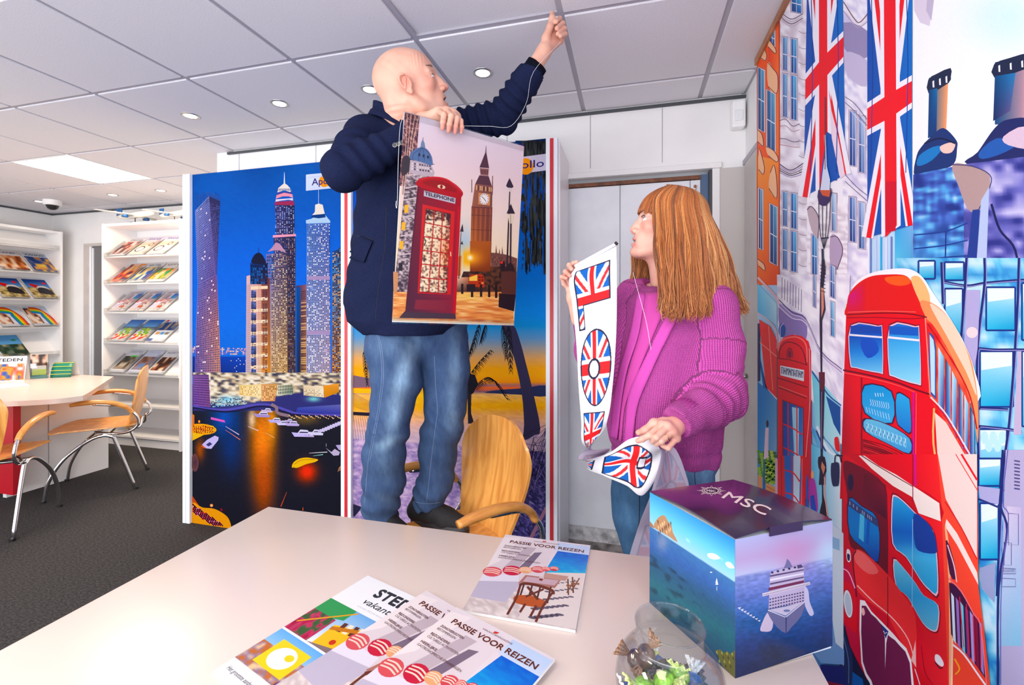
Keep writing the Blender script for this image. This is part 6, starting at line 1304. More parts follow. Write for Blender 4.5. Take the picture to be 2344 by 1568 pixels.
# things on the small desk
t = empty('table_sign', tuple(tpt(20, 872)) + (TZ,), R(42), label='folded white tent card with a city magazine picture at the left desk edge', cat='table sign')
MB().add([(-0.11, -0.05, 0), (0.11, -0.05, 0), (0.11, 0, 0.20), (-0.11, 0, 0.20), (0.11, 0.05, 0), (-0.11, 0.05, 0)], [(0, 1, 2, 3), (3, 2, 4, 5)]).obj('card', M['paper'], t)
a = Art(lambda xy, k: np.column_stack([-0.105 + xy[:, 0] * .21, -0.05 + (1 - xy[:, 1]) * 0.05 - k - .0005, (1 - xy[:, 1]) * 0.2]), 0.00001, 0.0003)
R_(a, 0, 0.02, 1, 1, (240, 240, 244)); a.text('STEDEN', (.1, .2), (.8, 0), (0, -.12), (50, 50, 56), .006); N_(a, 0, .3, 1, .95, [(.2, (60, 90, 170)), (.4, (230, 170, 60)), (.6, (200, 90, 70)), (.85, (236, 230, 226))], 7, 6, 9); a.obj('picture', M['gloss'], t)
x, y = tpt(90, 866)
t = empty('leaflet_holder', (x, y, TZ), R(52), label='clear holder with green and white leaflets on the small desk', cat='leaflet holder')
MB().box(-0.055, 0.055, -0.03, -0.027, 0, 0.13).box(-0.055, 0.055, 0.027, 0.03, 0, 0.2).box(-0.055, -0.052, -0.03, 0.03, 0, 0.13).box(0.052, 0.055, -0.03, 0.03, 0, 0.13).obj('holder', M['acrylic'], t)
t2 = empty('leaflet', (x, y, TZ), R(52), label='photo leaflets standing in the clear holder on the small desk', cat='leaflets')
MB().box(-0.05, 0.05, -0.02, 0.015, 0.002, 0.205).obj('paper', M['paper'], t2)
a = Art(lambda xy, k: np.column_stack([-0.05 + xy[:, 0] * .1, np.full(len(xy), -0.02 - k), 0.002 + (1 - xy[:, 1]) * 0.203]), 0.00001, 0.0003)
R_(a, 0, 0, 1, 1, (60, 46, 40)); N_(a, 0, 0, 1, .55, [(.3, (50, 40, 36)), (.6, (190, 150, 130)), (.85, (236, 220, 210))], 5, 7, 2); R_(a, .08, .47, .95, .62, (240, 244, 240)); R_(a, .1, .62, .95, .86, (190, 220, 40)); R_(a, 0, .86, 1, 1, (30, 140, 140)); a.obj('print', M['gloss'], t2)
x, y = tpt(148, 862)
t = empty('table_card', (x, y, TZ), R(35), label='curved green and yellow folded card at the desk corner', cat='table card')
V, F = thick(lambda u, v: ((u - .5) * .14, -0.06 + 0.07 * v ** 1.4, 0.125 * math.sin(v * 1.5)), 4, 10, 0.0015); mkobj('front', V, F, mat('teal_card', (20, 120, 100), 0.4), t, True)
V, F = thick(lambda u, v: ((u - .5) * .14, 0.075 - 0.06 * v ** 1.4, 0.125 * math.sin(v * 1.5)), 4, 10, 0.0015); mkobj('back', V, F, M['paper'], t, True)
MB().tube([(-0.071, -0.062, 0.03), (0.071, -0.062, 0.03)], 0.0022, 5).tube([(-0.071, -0.056, 0.06), (0.071, -0.056, 0.06)], 0.0022, 5).tube([(-0.071, -0.040, 0.092), (0.071, -0.040, 0.092)], 0.0022, 5).tube([(-0.071, -0.01, 0.12), (0.071, -0.01, 0.12)], 0.0022, 5).obj('stripe', mat('yellow_line', (226, 206, 60), 0.4), t)
t = empty('desk_magazine', tuple(tpt(15, 884)) + (TZ,), R(-20), label='white magazine lying flat below the tent card on the small desk', cat='magazine')
MB().box(-0.15, 0.15, -0.10, 0.10, 0.001, 0.008).obj('pages', M['paper'], t)

# ---------------------------------------------------------------- cruise box
BH = 0.2125
bf, bl_, br_ = A([0.1538, 0.756]), A([0.034, 0.910]), A([0.323, 0.8636]); bb = bl_ + br_ - bf
box = empty('cruise_box', (bf[0], bf[1], TZ), label='square cardboard box with purple lid and cruise ship photos on the table', cat='box')
b3 = lambda p, z: (p[0], p[1], TZ + z)
V = [b3(p, 0.001) for p in (bf, br_, bb, bl_)] + [b3(p, BH) for p in (bf, br_, bb, bl_)]
def inset(p): c = (bf + bb) / 2; return p + (c - p) * 0.01
childof(mkobj('carton', [b3(inset(p), z) for z in (0.001, BH - .001) for p in (bf, br_, bb, bl_)], [(3, 2, 1, 0), (4, 5, 6, 7), (0, 1, 5, 4), (1, 2, 6, 5), (2, 3, 7, 6), (3, 0, 4, 7)], M['paper']), box)
Z5 = (1380, 1060, 3.086)
def facepl(p, q): d = q - p; n = A([d[1], -d[0], 0]); return onplane((p[0], p[1], 1), n)
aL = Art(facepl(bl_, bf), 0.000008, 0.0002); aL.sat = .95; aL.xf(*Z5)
qL = [(332, 205), (934, 540), (934, 1522), (330, 985)]
def fL(x, y):
    hy = 445 + (x - 332) * 0.66
    C = ramp((y - hy) / 100.0, [(-3, (20, 130, 200)), (-1.2, (90, 190, 230)), (-.05, (150, 200, 226)), (0, (50, 110, 170)), (1.2, (44, 96, 170)), (2.6, (30, 90, 130)), (4, (24, 110, 130)), (7, (20, 70, 120))])
    C = glow(C, x, y, 420, 560, 40, 60, (150, 150, 170), .6); n = noise2(x / 46, y / 30 - x / 60, 4)
    w = (np.clip((n - .62) * 5, 0, 1) * (y > hy + 200) * (x < 720))[:, None]; C = C * (1 - w * .6) + A([20, 50, 70.0]) * w * .6
    n2 = noise2(x / 60, y / 26 - x / 40, 14); w = (np.clip((n2 - .74) * 3, 0, 1) * (y < hy - 10) * (y > hy - 110) * (x > 560))[:, None]; C = C * (1 - w) + A([236, 240, 246.0]) * w
    return C * (1 + (noise2(x / 30 + y / 20, y / 3 - x / 5, 3) - .5)[:, None] * .12 * (y > hy)[:, None])
quadgrid(aL, qL, 60, 80, fL)
aL.poly([(332, 410), (350, 430), (365, 460), (332, 448)], (150, 110, 80)); aL.poly([(358, 450), (380, 400), (410, 372), (440, 372), (460, 410), (485, 440), (495, 490), (530, 560), (470, 520), (400, 478)], (176, 130, 90), sm=2)
for k in range(16): x = 385 + (k * 29) % 100; aL.poly([(x, 400 + (k * 17) % 80), (x + 10, 410 + (k * 17) % 80), (x + 6, 440 + (k * 17) % 80)], ((90, 60, 50), (226, 180, 130))[k % 2], lift=k == 0)
aL.poly([(795, 1325), (830, 1315), (850, 1340), (880, 1330), (905, 1350), (934, 1320), (934, 1520), (850, 1440)], (110, 110, 50)); [aL.poly([(800 + k * 9, 1340 + (k * 31) % 120), (806 + k * 9, 1320 + (k * 31) % 120), (812 + k * 9, 1350 + (k * 31) % 120)], ((180, 180, 80), (60, 66, 30))[k % 2], lift=k == 0) for k in range(14)]
aL.poly([(805, 810), (814, 852), (796, 848)], WH); aL.ell(806, 856, 12, 4, WH, 8); aL.ell(806, 885, 4, 18, (140, 170, 200), 8); aL.ell(766, 771, 8, 4, WH, 8); aL.poly([(740, 640), (790, 640), (830, 672), (790, 680), (750, 668)], (240, 244, 248), sm=3); aL.poly([(865, 705), (900, 700), (930, 740), (890, 740)], (236, 240, 246), sm=3)
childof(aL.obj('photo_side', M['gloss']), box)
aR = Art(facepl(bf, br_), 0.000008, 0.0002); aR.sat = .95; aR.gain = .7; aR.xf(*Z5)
def fR(x, y):
    hy = 810 - (x - 935) * .2
    C = ramp((y - hy) / 100.0, [(-3, (176, 180, 226)), (-1.2, (190, 160, 206)), (-.1, (190, 190, 226)), (0, (130, 140, 206)), (1.5, (100, 120, 200)), (3.4, (36, 90, 160)), (5, (24, 60, 130)), (6.6, (24, 44, 96))])
    C = glow(C, x, y, 1350, 640, 140, 130, (206, 140, 190), .7); C = glow(C, x, y, 1600, 620, 90, 120, (190, 220, 244), .8); C = glow(C, x, y, 1200, 1350, 120, 90, (40, 50, 80), .8)
    return C * (1 + (noise2(x / 30, y / 6 + x / 50, 3) - .5)[:, None] * .3 * (y > hy)[:, None])
quadgrid(aR, [(934, 540), (1621, 405), (1621, 1290), (934, 1522)], 60, 80, fR)
aR.poly([(1165, 1050), (1110, 1170), (1140, 1190), (1190, 1180), (1200, 1110)], (214, 190, 216), sm=3); aR.poly([(1420, 870), (1450, 900), (1460, 980), (1490, 1060), (1460, 1075), (1420, 980)], (206, 196, 226), sm=3)
aR.poly([(1180, 800), (1185, 770), (1280, 740), (1410, 715), (1418, 740), (1422, 850), (1425, 980), (1170, 1030)], (196, 176, 210))
for k in range(5): aR.poly([(1180, 792 + k * 28), (1418, 748 + k * 26), (1418, 758 + k * 26), (1180, 804 + k * 28)], ((90, 70, 110), (236, 226, 240))[k % 2])
aR.poly([(1125, 920), (1460, 838), (1464, 858), (1128, 942)], (226, 210, 226)); aR.wins([(1130, 926), (1458, 846), (1460, 856), (1132, 938)], 34, 1, wc([(110, 70, 110)]), .4, .9); aR.poly([(1170, 880), (1420, 826), (1420, 845), (1170, 902)], (120, 40, 80))
for k in range(4): aR.wins([(1172, 958 + k * 22), (1422, 905 + k * 20), (1422, 915 + k * 20), (1172, 968 + k * 22)], 13, 1, wc([(70, 50, 90)]), .6, .9)
aR.poly([(1165, 1035), (1290, 1085), (1425, 975), (1400, 1080), (1330, 1160), (1290, 1200), (1230, 1160), (1180, 1090)], (110, 104, 150), sm=2); aR.poly([(1170, 1035), (1300, 1010), (1422, 975), (1290, 1078)], (206, 190, 214)); aR.line([(1165, 1038), (1290, 1088), (1425, 978)], 6, (236, 226, 240)); aR.poly([(1288, 1088), (1298, 1086), (1296, 1205), (1290, 1205)], (60, 60, 110)); aR.ell(1298, 1042, 24, 9, (110, 120, 170), 14)
aR.poly([(1275, 745), (1290, 710), (1300, 675), (1316, 690), (1340, 735)], (120, 110, 160)); aR.poly([(1370, 722), (1400, 715), (1415, 735), (1375, 745)], (80, 66, 110)); [aR.ell(1195 + k * 40, 772 - k * 9, 10, 8, (60, 50, 90), 8) for k in range(5)]
for k in range(8): aR.poly([(950 + k * 20, 1020 + k * 13), (975 + k * 20, 1015 + k * 13), (965 + k * 20, 1035 + k * 12)], (214, 214, 236))
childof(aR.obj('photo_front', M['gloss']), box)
# lid: slightly bowed purple sheet with the line's mark
lidc = mat('purple_lid', (40, 20, 58), 0.16, coat=0.4)
def lidf(u, v):
    p = bf + (br_ - bf) * u + (bl_ - bf) * v; return (p[0], p[1], TZ + BH + 0.002 + 0.012 * math.sin(math.pi * u) * (1 - v) * 0.6 + 0.006 * math.sin(math.pi * v))
V, F = thick(lidf, 14, 14, 0.002); childof(mkobj('lid', V, F, lidc, None, True, None, None, 40), box)
def mpl(xy, h):   # lid pixels -> on the lid plane
    xy = A(xy, float); q = np.array([tpt(a, b, TZ + BH + 0.006) for a, b in xy]); e1 = br_ - bf; e2 = bl_ - bf; I = np.linalg.inv(np.array([e1, e2]).T); out = []
    for p in q: u, v = I @ (p - bf); out.append(lidf(u, v))
    out = np.array(out); out[:, 2] += 0.00102 + h; return out
al = Art(mpl, 0.000008, 0.0002); al.xf(*Z5); LW = (236, 214, 214)
cx, cy = 767, 206
for k in range(16):
    a0 = k * math.pi / 8; L = 1.0 if k % 2 == 0 else 0.72; ex = lambda r_, a_: (cx + r_ * 104 * math.cos(a_), cy + r_ * 46 * math.sin(a_) + r_ * 30 * math.cos(a_) * .2)
    al.line([ex(.55, a0 - .2), ex(L, a0), ex(.55, a0 + .2)], 4, LW)
al.ell(cx, cy, 52, 27, LW, 28, .1); al.ell(cx, cy, 46, 22, (48, 26, 66), 28, .1); al.text('MSC', (735, 214), (62, 8), (-3, -20), LW, 1)
al.text('MSC', (838, 268), (306, 128), (52, -48), LW, 1.6)
childof(al.obj('lettering', M['print']), box)
V, F = thick(lambda u, v: lidf(0.33 + 0.34 * u, 0)[:2] + (TZ + BH + 0.009 - 0.014 * v,) if False else (lambda p: (p[0] + (-0.002 if True else 0) * 0, p[1] - 0.0025, TZ + BH + 0.011 - 0.015 * v))(bf + (br_ - bf) * (0.33 + 0.34 * u)), 4, 3, 0.0015)
childof(mkobj('lid_tab', V, F, lidc), box)

# ---------------------------------------------------------------- glass bowl with sweets
gx, gy = 0.051, 0.657
bowl = empty('glass_bowl', (gx, gy, TZ), label='round clear glass bowl of wrapped sweets at the table front', cat='bowl')
prof = [(0.0001, 0.003), (0.03, 0.001), (0.045, 0.004), (0.062, 0.018), (0.0715, 0.04), (0.0725, 0.058), (0.068, 0.078), (0.057, 0.094), (0.0475, 0.103), (0.0452, 0.112), (0.0455, 0.13), (0.0468, 0.1315), (0.0462, 0.133), (0.0448, 0.1315), (0.0437, 0.112), (0.0455, 0.102), (0.055, 0.0925), (0.066, 0.077), (0.0705, 0.058), (0.0695, 0.041), (0.06, 0.02), (0.044, 0.007), (0.03, 0.004), (0.0001, 0.006)]
pp = spline([(a_, b_, 0) for a_, b_ in prof], 3); MB().lathe([(max(1e-4, p[0]), p[1]) for p in pp], n=56).obj('bowl', M['glass'], bowl, smooth=True)
SW = [('green', (130, 190, 30), (206, 230, 130)), ('brown', (78, 46, 36), (150, 110, 80)), ('blue', (30, 100, 190), (236, 240, 246)), ('black', (40, 34, 36), (120, 110, 110))]
SWM = [(mat('wrapper_' + n, c, 0.2, coat=0.5, noise=0.25, nscale=160, bump=0.5, bscale=220), mat('twist_' + n, c2, 0.3, noise=0.35, nscale=260)) for n, c, c2 in SW]
_sw = {}
def sweet(k):
    if k in _sw: return dup(_sw[k])
    r = empty('wrapped_sweet', (0, 0, 0)); V = []; F = []
    m = MB(); n = 14
    prof = [(-0.013, 0.003), (-0.011, 0.008), (-0.006, 0.0115), (0, 0.0125), (0.006, 0.0115), (0.011, 0.008), (0.013, 0.003)]
    m.tube([(x, 0, 0) for x, _ in prof], [q for _, q in prof], n, 2, flat=0.85); m.obj('candy', SWM[k][0], r, smooth=True)
    for s_ in (1, -1):
        def fan(u, v): a_ = (u - .5) * 2; L = 0.012 + 0.016 * v; return (s_ * L, a_ * (0.003 + 0.011 * v), 0.0018 * math.sin(u * 25) * (0.3 + v))
        V, F = thick(fan, 22, 4, 0.0005); mkobj('twist', V, F, SWM[k][1], r, True)
    _sw[k] = r; return r
pos = []
rg = random.Random(11)
def addsweet(p, k, rot, lab):
    o = sweet(k); o.location = (gx + p[0], gy + p[1], TZ + p[2]); o.rotation_euler = rot; o.scale = (1.12,) * 3; tag(o, lab, 'sweet', 'sweets in the glass bowl'); pos.append(p)
PL = [((-0.032, -0.002, 0.082), 1, (0.3, -1.1, 0.3), 'brown wrapped sweet standing highest against the left of the bowl'),
      ((-0.034, -0.030, 0.060), 0, (0.4, 0.5, 0.7), 'green wrapped sweet at the left of the pile in the bowl'), ((-0.008, -0.02, 0.066), 0, (0.2, -0.5, -0.5), 'green wrapped sweet with a cream corner at the middle of the pile'),
      ((0.012, -0.006, 0.068), 0, (0.2, 1.0, 1.4), 'green wrapped sweet standing upright in the middle of the bowl'), ((0.008, -0.038, 0.062), 1, (0.1, 0.3, 0.9), 'brown wrapped sweet in front of the upright green one'),
      ((0.044, -0.018, 0.056), 1, (0.2, 0.2, 0.1), 'large brown wrapped sweet at the right of the bowl'), ((-0.055, -0.024, 0.042), 2, (0.8, 0.9, 1.2), 'blue and white wrapped sweet at the left glass wall'),
      ((-0.042, 0.012, 0.064), 1, (0.2, 0.2, -0.4), 'brown wrapped sweet behind the left green one'), ((0.030, 0.004, 0.050), 2, (0.5, -0.8, 1.3), 'blue wrapped sweet between green and brown ones'),
      ((-0.004, 0.012, 0.058), 3, (0.1, 0.2, 0.4), 'black wrapped sweet at the middle back of the pile'), ((-0.026, -0.046, 0.042), 3, (0.3, 0.4, -0.3), 'black wrapped sweet near the bottom left of the pile')]
for p in PL: addsweet(*p)
for i in range(16):
    for _ in range(90):
        qd = i // 4; z = (0.034, 0.036, 0.036, 0.017)[qd] + rg.random() * 0.012; rr = (0.040, 0.018, 0.040, 0.028)[qd] * (1 if qd in (0, 2) else math.sqrt(rg.random())); a_ = (-1.57 if qd == 0 else 1.57) + rg.uniform(-1.3, 1.3) if qd in (0, 2) else rg.random() * 6.28; p = (rr * math.cos(a_), rr * math.sin(a_), z)
        if all(sum((p[q] - o_[q]) ** 2 for q in range(3)) > 0.019 ** 2 for o_ in pos): break
    k = i % 4; addsweet(p, k, (rg.random() * 3, rg.random() - .5, rg.random() * 6), '%s wrapped sweet %s, lower layer of the bowl' % (SW[k][0], ('near the front glass', 'deep in the middle', 'toward the cruise box', 'on the very bottom')[i // 4]))
# ================================================================ figures: smooth distance-field modelling, meshed by surface nets
from mathutils.bvhtree import BVHTree
RH, FH = A([CT, ST, 0.0]), A([-ST, CT, 0.0]); UZ = A([0, 0, 1.0])


class SDF:
    def __init__(s, lo, hi, h):
        s.lo = A(lo, float); s.h = h; s.n = np.ceil((A(hi, float) - s.lo) / h).astype(int) + 1
        s.D = np.full(s.n, 1.0, np.float32); s.ax = [s.lo[i] + np.arange(s.n[i]) * h for i in range(3)]
    def sl(s, lo, hi, m):
        a = np.clip(np.floor((lo - m - s.lo) / s.h).astype(int), 0, s.n); b = np.clip(np.ceil((hi + m - s.lo) / s.h).astype(int) + 1, 0, s.n)
        ss = tuple(slice(a[i], b[i]) for i in range(3)); return ss, [s.ax[0][ss[0]][:, None, None], s.ax[1][ss[1]][None, :, None], s.ax[2][ss[2]][None, None, :]]
    def _comb(s, ss, d, k, sub):
        a = s.D[ss]
        if a.size == 0: return
        if sub: a = -a
        if k > 0:
            hh = np.clip(0.5 + 0.5 * (a - d) / k, 0, 1); r = a * (1 - hh) + d * hh - k * hh * (1 - hh)
        else: r = np.minimum(a, d)
        s.D[ss] = -r if sub else r
    def cone(s, a, b, r1, r2=None, k=0.01, sub=False, fold=None):
        a = A(a, float); b = A(b, float); r2 = r1 if r2 is None else r2; rm = max(r1, r2)
        ss, (X, Y, Z) = s.sl(np.minimum(a, b) - rm, np.maximum(a, b) + rm, k + 3 * s.h); ab = b - a; L2 = ab @ ab + 1e-12
        px, py, pz = X - a[0], Y - a[1], Z - a[2]; t = np.clip((px * ab[0] + py * ab[1] + pz * ab[2]) / L2, 0, 1)
        d = np.sqrt((px - t * ab[0]) ** 2 + (py - t * ab[1]) ** 2 + (pz - t * ab[2]) ** 2) - (r1 + (r2 - r1) * t)
        if fold: d = d - fold(t, px, py, pz)
        s._comb(ss, d, k, sub); return s
    def chain(s, pts, rs, k=0.01, **q):
        rs = list(rs) if hasattr(rs, '__len__') else [rs] * len(pts)
        for i in range(len(pts) - 1): s.cone(pts[i], pts[i + 1], rs[i], rs[i + 1], k, **q)
        return s
    def ell(s, c, r, k=0.01, R3=None, sub=False):
        c = A(c, float); r = A(r, float) * np.ones(3); rm = r.max() * np.ones(3)
        ss, (X, Y, Z) = s.sl(c - rm, c + rm, k + 3 * s.h); p = [X - c[0], Y - c[1], Z - c[2]]
        if R3 is not None: p = [sum(p[j] * R3[j, i] for j in range(3)) for i in range(3)]
        k0 = np.sqrt(sum((p[i] / r[i]) ** 2 for i in range(3))); k1 = np.sqrt(sum((p[i] / r[i] ** 2) ** 2 for i in range(3))) + 1e-9
        s._comb(ss, k0 * (k0 - 1) / k1, k, sub); return s
    def loft(s, st, k=0.01, sub=False, dirs=(RH, FH), p=2.4):
        """stations (z, cr, cf, ra, rb) in camera-aligned axes r,f; cut flat at both ends"""
        st = sorted(st); zs = A([q[0] for q in st]); V = A([q[1:] for q in st]); pts = [RH * v[0] + FH * v[1] + UZ * z for z, v in zip(zs, V)]
        m = V[:, 2:].max(); lo = np.min(pts, 0) - A([m, m, 0]); hi = np.max(pts, 0) + A([m, m, 0]); ss, (X, Y, Z) = s.sl(lo, hi, k + 3 * s.h)
        zz = Z.ravel(); ip = [np.interp(zz, zs, V[:, i])[None, None, :] for i in range(4)]
        u = (X * RH[0] + Y * RH[1] - ip[0]) / ip[2]; v = (X * FH[0] + Y * FH[1] - ip[1]) / ip[3]
        d = ((np.abs(u) ** p + np.abs(v) ** p) ** (1 / p) - 1) * np.minimum(ip[2], ip[3]); d = np.maximum(d, np.maximum(zs[0] - Z, Z - zs[-1]))
        s._comb(ss, d.astype(np.float32), k, sub); return s
    def cut(s, p0, n, k=0.0, near=None, rad=1.0):
        """remove everything on the side n points to (optionally only near a point)"""
        n = A(n, float) / np.linalg.norm(n); c = A(p0 if near is None else near, float); ss, (X, Y, Z) = s.sl(c - rad, c + rad, 0)
        d = -((X - p0[0]) * n[0] + (Y - p0[1]) * n[1] + (Z - p0[2]) * n[2])
        if near is not None: d = np.maximum(d, np.sqrt((X - c[0]) ** 2 + (Y - c[1]) ** 2 + (Z - c[2]) ** 2) - rad)
        s._comb(ss, d, k, True); return s
    def disp(s, fn):
        X, Y, Z = s.ax[0][:, None, None], s.ax[1][None, :, None], s.ax[2][None, None, :]; m = np.abs(s.D) < 0.05
        ix = np.nonzero(m); s.D[ix] -= fn(s.ax[0][ix[0]], s.ax[1][ix[1]], s.ax[2][ix[2]]).astype(np.float32); return s
    def mesh(s):
        D = s.D; n = D.shape; I = D < 0; c = [slice(0, -1), slice(1, None)]
        any_ = np.zeros(tuple(x - 1 for x in n), bool); all_ = np.ones_like(any_)
        for i in (0, 1):
            for j in (0, 1):
                for k in (0, 1): q = I[c[i], c[j], c[k]]; any_ |= q; all_ &= q
        ijk = np.argwhere(any_ & ~all_); idx = np.full(any_.shape, -1, np.int32); idx[tuple(ijk.T)] = np.arange(len(ijk))
        off = [(i, j, k) for i in (0, 1) for j in (0, 1) for k in (0, 1)]; cv = {o: D[ijk[:, 0] + o[0], ijk[:, 1] + o[1], ijk[:, 2] + o[2]] for o in off}
        acc = np.zeros((len(ijk), 3)); cnt = np.zeros(len(ijk))
        for a in off:
            for ax in range(3):
                if a[ax]: continue
                b = tuple(a[q] + (q == ax) for q in range(3)); va, vb = cv[a], cv[b]; m = (va < 0) != (vb < 0); t = np.where(m, va / np.where(m, va - vb, 1), 0)
                p = np.tile(A(a, float), (len(ijk), 1)); p[:, ax] += t; acc[m] += p[m]; cnt[m] += 1
        V = s.lo + (ijk + acc / cnt[:, None]) * s.h; F = []
        for ax in range(3):
            u, v = (ax + 1) % 3, (ax + 2) % 3; a = [slice(None)] * 3; b = [slice(None)] * 3; a[ax] = slice(0, -1); b[ax] = slice(1, None)
            A0, B0 = I[tuple(a)], I[tuple(b)]; e = np.argwhere(A0 != B0); e = e[(e[:, u] > 0) & (e[:, v] > 0) & (e[:, u] < n[u] - 1) & (e[:, v] < n[v] - 1)]
            q = []
            for du, dv in ((1, 1), (0, 1), (0, 0), (1, 0)): z = e.copy(); z[:, u] -= du; z[:, v] -= dv; q.append(idx[tuple(z.T)])
            q = np.stack(q, 1); f = A0[tuple(e.T)]; q[~f] = q[~f][:, ::-1]; F.append(q)
        F = np.vstack(F); F = F[(F >= 0).all(1)]; return V, F


def join(parts):
    V = []; F = []; n = 0
    for v, f in parts: V.append(v); F.append(f + n); n += len(v)
    return np.vstack(V), np.vstack(F)


def box_of(pts, m): p = A(pts, float); return p.min(0) - m, p.max(0) + m


def hand(fingers, thumb, wrist, arm, rw, k=0.006, sc=1.0, h=0.0015, palm_r=0.0125):
    """fingers: four lists of joint points (knuckle first); thumb: joint points from its base; arm: point up the forearm"""
    pts = [p for f in fingers for p in f] + list(thumb) + [wrist, arm]; g = SDF(*box_of(pts, 0.045), h)
    R0 = [0.0092, 0.0095, 0.009, 0.0080]
    for f, r in zip(fingers, R0):
        r *= sc; g.cone(wrist, f[0], rw * 0.62, palm_r * sc, 0.016)
        t = SDF.__new__(SDF); g.chain(f, [r * 1.12, r * 1.02, r * .93, r * .80][:len(f)], 0.0022)
        for q in f[1:-1]: g.ell(q, r * .99, 0.003)
    for i in range(3): g.cone(fingers[i][0], fingers[i + 1][0], palm_r * .85 * sc, None, 0.008)
    g.chain(thumb, [0.0155 * sc, 0.0125 * sc, 0.0112 * sc, 0.0088 * sc][-len(thumb):], 0.008); g.cone(wrist, thumb[0], rw * .7, 0.014 * sc, 0.012)
    g.cone(wrist, arm, rw, rw * 1.15, 0.012)
    return g.mesh()


def skincol(base, red, spots):
    """vertex colours: even skin with soft noise and ruddier places (point, radius, strength, colour)"""
    def f(V):
        n = noise2(V[:, 0] * 55 + V[:, 2] * 20, V[:, 2] * 55 + V[:, 1] * 30, 3)[:, None]; C = s2l(A(base, float)) * (1 - n * .35) + s2l(A(red, float)) * n * .35
        for p, r, k, c in spots: w = (k * np.exp(-(np.linalg.norm(V - p, axis=1) / r) ** 2))[:, None]; C = C * (1 - w) + s2l(A(c, float)) * w
        return C * A([.86, .72, .66])
    return f


def head(C, fwd, up, sc, man, jawopen):
    """skin surface of a head with face and ears; returns field, local->world"""
    fwd = fwd / np.linalg.norm(fwd); up = up - fwd * (up @ fwd); up /= np.linalg.norm(up); lf = np.cross(up, fwd); B = np.stack([fwd, lf, up], 1)
    L = lambda x, y, z: C + B @ (A([x, y, z]) * sc)
    g = SDF(C - 0.19 * sc - A([0, 0, 0.03]), C + 0.17 * sc, 0.0018)
    E = lambda c, r, k=0.012, **q: g.ell(L(*c), A(r) * sc, k * sc, B, **q)
    def both(fn): fn(1); fn(-1)
    E((-0.012, 0, 0.042), (0.100, 0.076, 0.088)); E((0.040, 0, 0.040), (0.050, 0.064, 0.060), .02); E((0.040, 0, -0.025), (0.050, 0.056, 0.072), .02)
    E((-0.04, 0, -0.01), (0.055, 0.06, 0.06), .02)
    w = 1.0 if man else 0.9; J = lambda a, b, r1, r2, k=.012, **q: g.cone(L(*a), L(*b), r1 * sc, r2 * sc, k * sc, **q)
    both(lambda s: J((-0.005, s * .056 * w, -.04), (0.015, s * .05 * w, -.072), .018, .018, .02)); both(lambda s: J((0.015, s * .048 * w, -.074), (0.068, s * .018, -.098), .018, .016, .02))
    E((0.083, 0, -0.098), (0.019, 0.022 * w, 0.017), .014); E((0.035, 0, -0.085), (.05, .038, .02), .02)
    both(lambda s: E((0.058, s * 0.043, -0.014), (.022, .019, .018), .018)); E((0.074, 0, -0.052), (0.026, 0.032, 0.036), .014); E((0.092, 0, -.012), (.017, .0125, .022), .008)
    J((0.086, 0, 0.020), (0.107, 0, -0.020), .0085, .0105, .009); E((0.1095 if man else .106, 0, -0.0265), (.0125, .0115, .0105) if man else (.0105, .0095, .009), .006); both(lambda s: E((0.101, s * 0.013, -0.030), (.010, .0075, .0082), .005))
    both(lambda s: J((0.084, s * .012, .030), (0.070, s * .046, .027), .0085 if man else .006, .007, .014)); E((.088, 0, .026), (.010, .014, .012), .01)
    both(lambda s: E((0.094, s * 0.033, 0.010), (.014, .017, .0125), .012, sub=True)); both(lambda s: E((0.0745, s * 0.033, 0.010), (.0147, .0147, .0138), .006)); both(lambda s: J((.086, s * .018, .024), (.074, s * .048, .021), .006, .007, .008)); both(lambda s: J((.083, s * .022, -.006), (.072, s * .046, -.006), .005, .006, .01))
    both(lambda s: J((0.0875, s * .020, .0175), (0.0815, s * .048, .013), .0028, .0022, .004)); both(lambda s: J((0.0865, s * .021, .0025), (0.079, s * .046, .003), .0024, .002, .004))
    both(lambda s: E((0.0865, s * 0.0385, 0.0090), (.0110, .0130, .0046 if man else .0056), .0012, sub=True))
    # mouth
    both(lambda s: J((0.0965, 0, -.0545), (0.084, s * .024, -.061), .0055, .003, .005)); both(lambda s: J((0.0945, 0, -.0545 - .016 - jawopen), (0.083, s * .022, -.063 - jawopen * .5), .0062, .003, .005))
    g.ell(L(0.096, 0, -0.062 - jawopen * .5), A([.024, .0205, .0030 + jawopen * .62]) * sc, .002, B, sub=True)
    both(lambda s: E((0.106, s * 0.0065, -0.0345), (.005, .0035, .003), .0015, sub=True)); E((.083, 0, -.084), (.006, .018, .004), .008, sub=True)
    # ears
    def ear(s):
        y = s * 0.0765; E((-0.004, y + s * .004, -0.002), (.016, .006, .027), .006); rim = []
        for a in range(0, 13): t = math.radians(-60 + a * 24); rim.append(L(-0.005 + .0145 * math.cos(t) - .004 * math.sin(t), y + s * (.011 + .003 * math.sin(t)), .003 + .0235 * math.sin(t)))
        for a in range(12): g.cone(rim[a], rim[a + 1], .0036 * sc, None, .003)
        E((-0.002, y + s * .013, 0.004), (.010, .007, .019), .004, sub=True); E((.002, y + s * .006, -.026), (.0075, .0055, .009), .005); E((.010, y + s * .006, -.004), (.005, .004, .008), .004); J((.0, y + s * .009, .012), (-.010, y + s * .009, -.012), .0025, .003, .003)
    if man: both(ear)
    return g, L, B


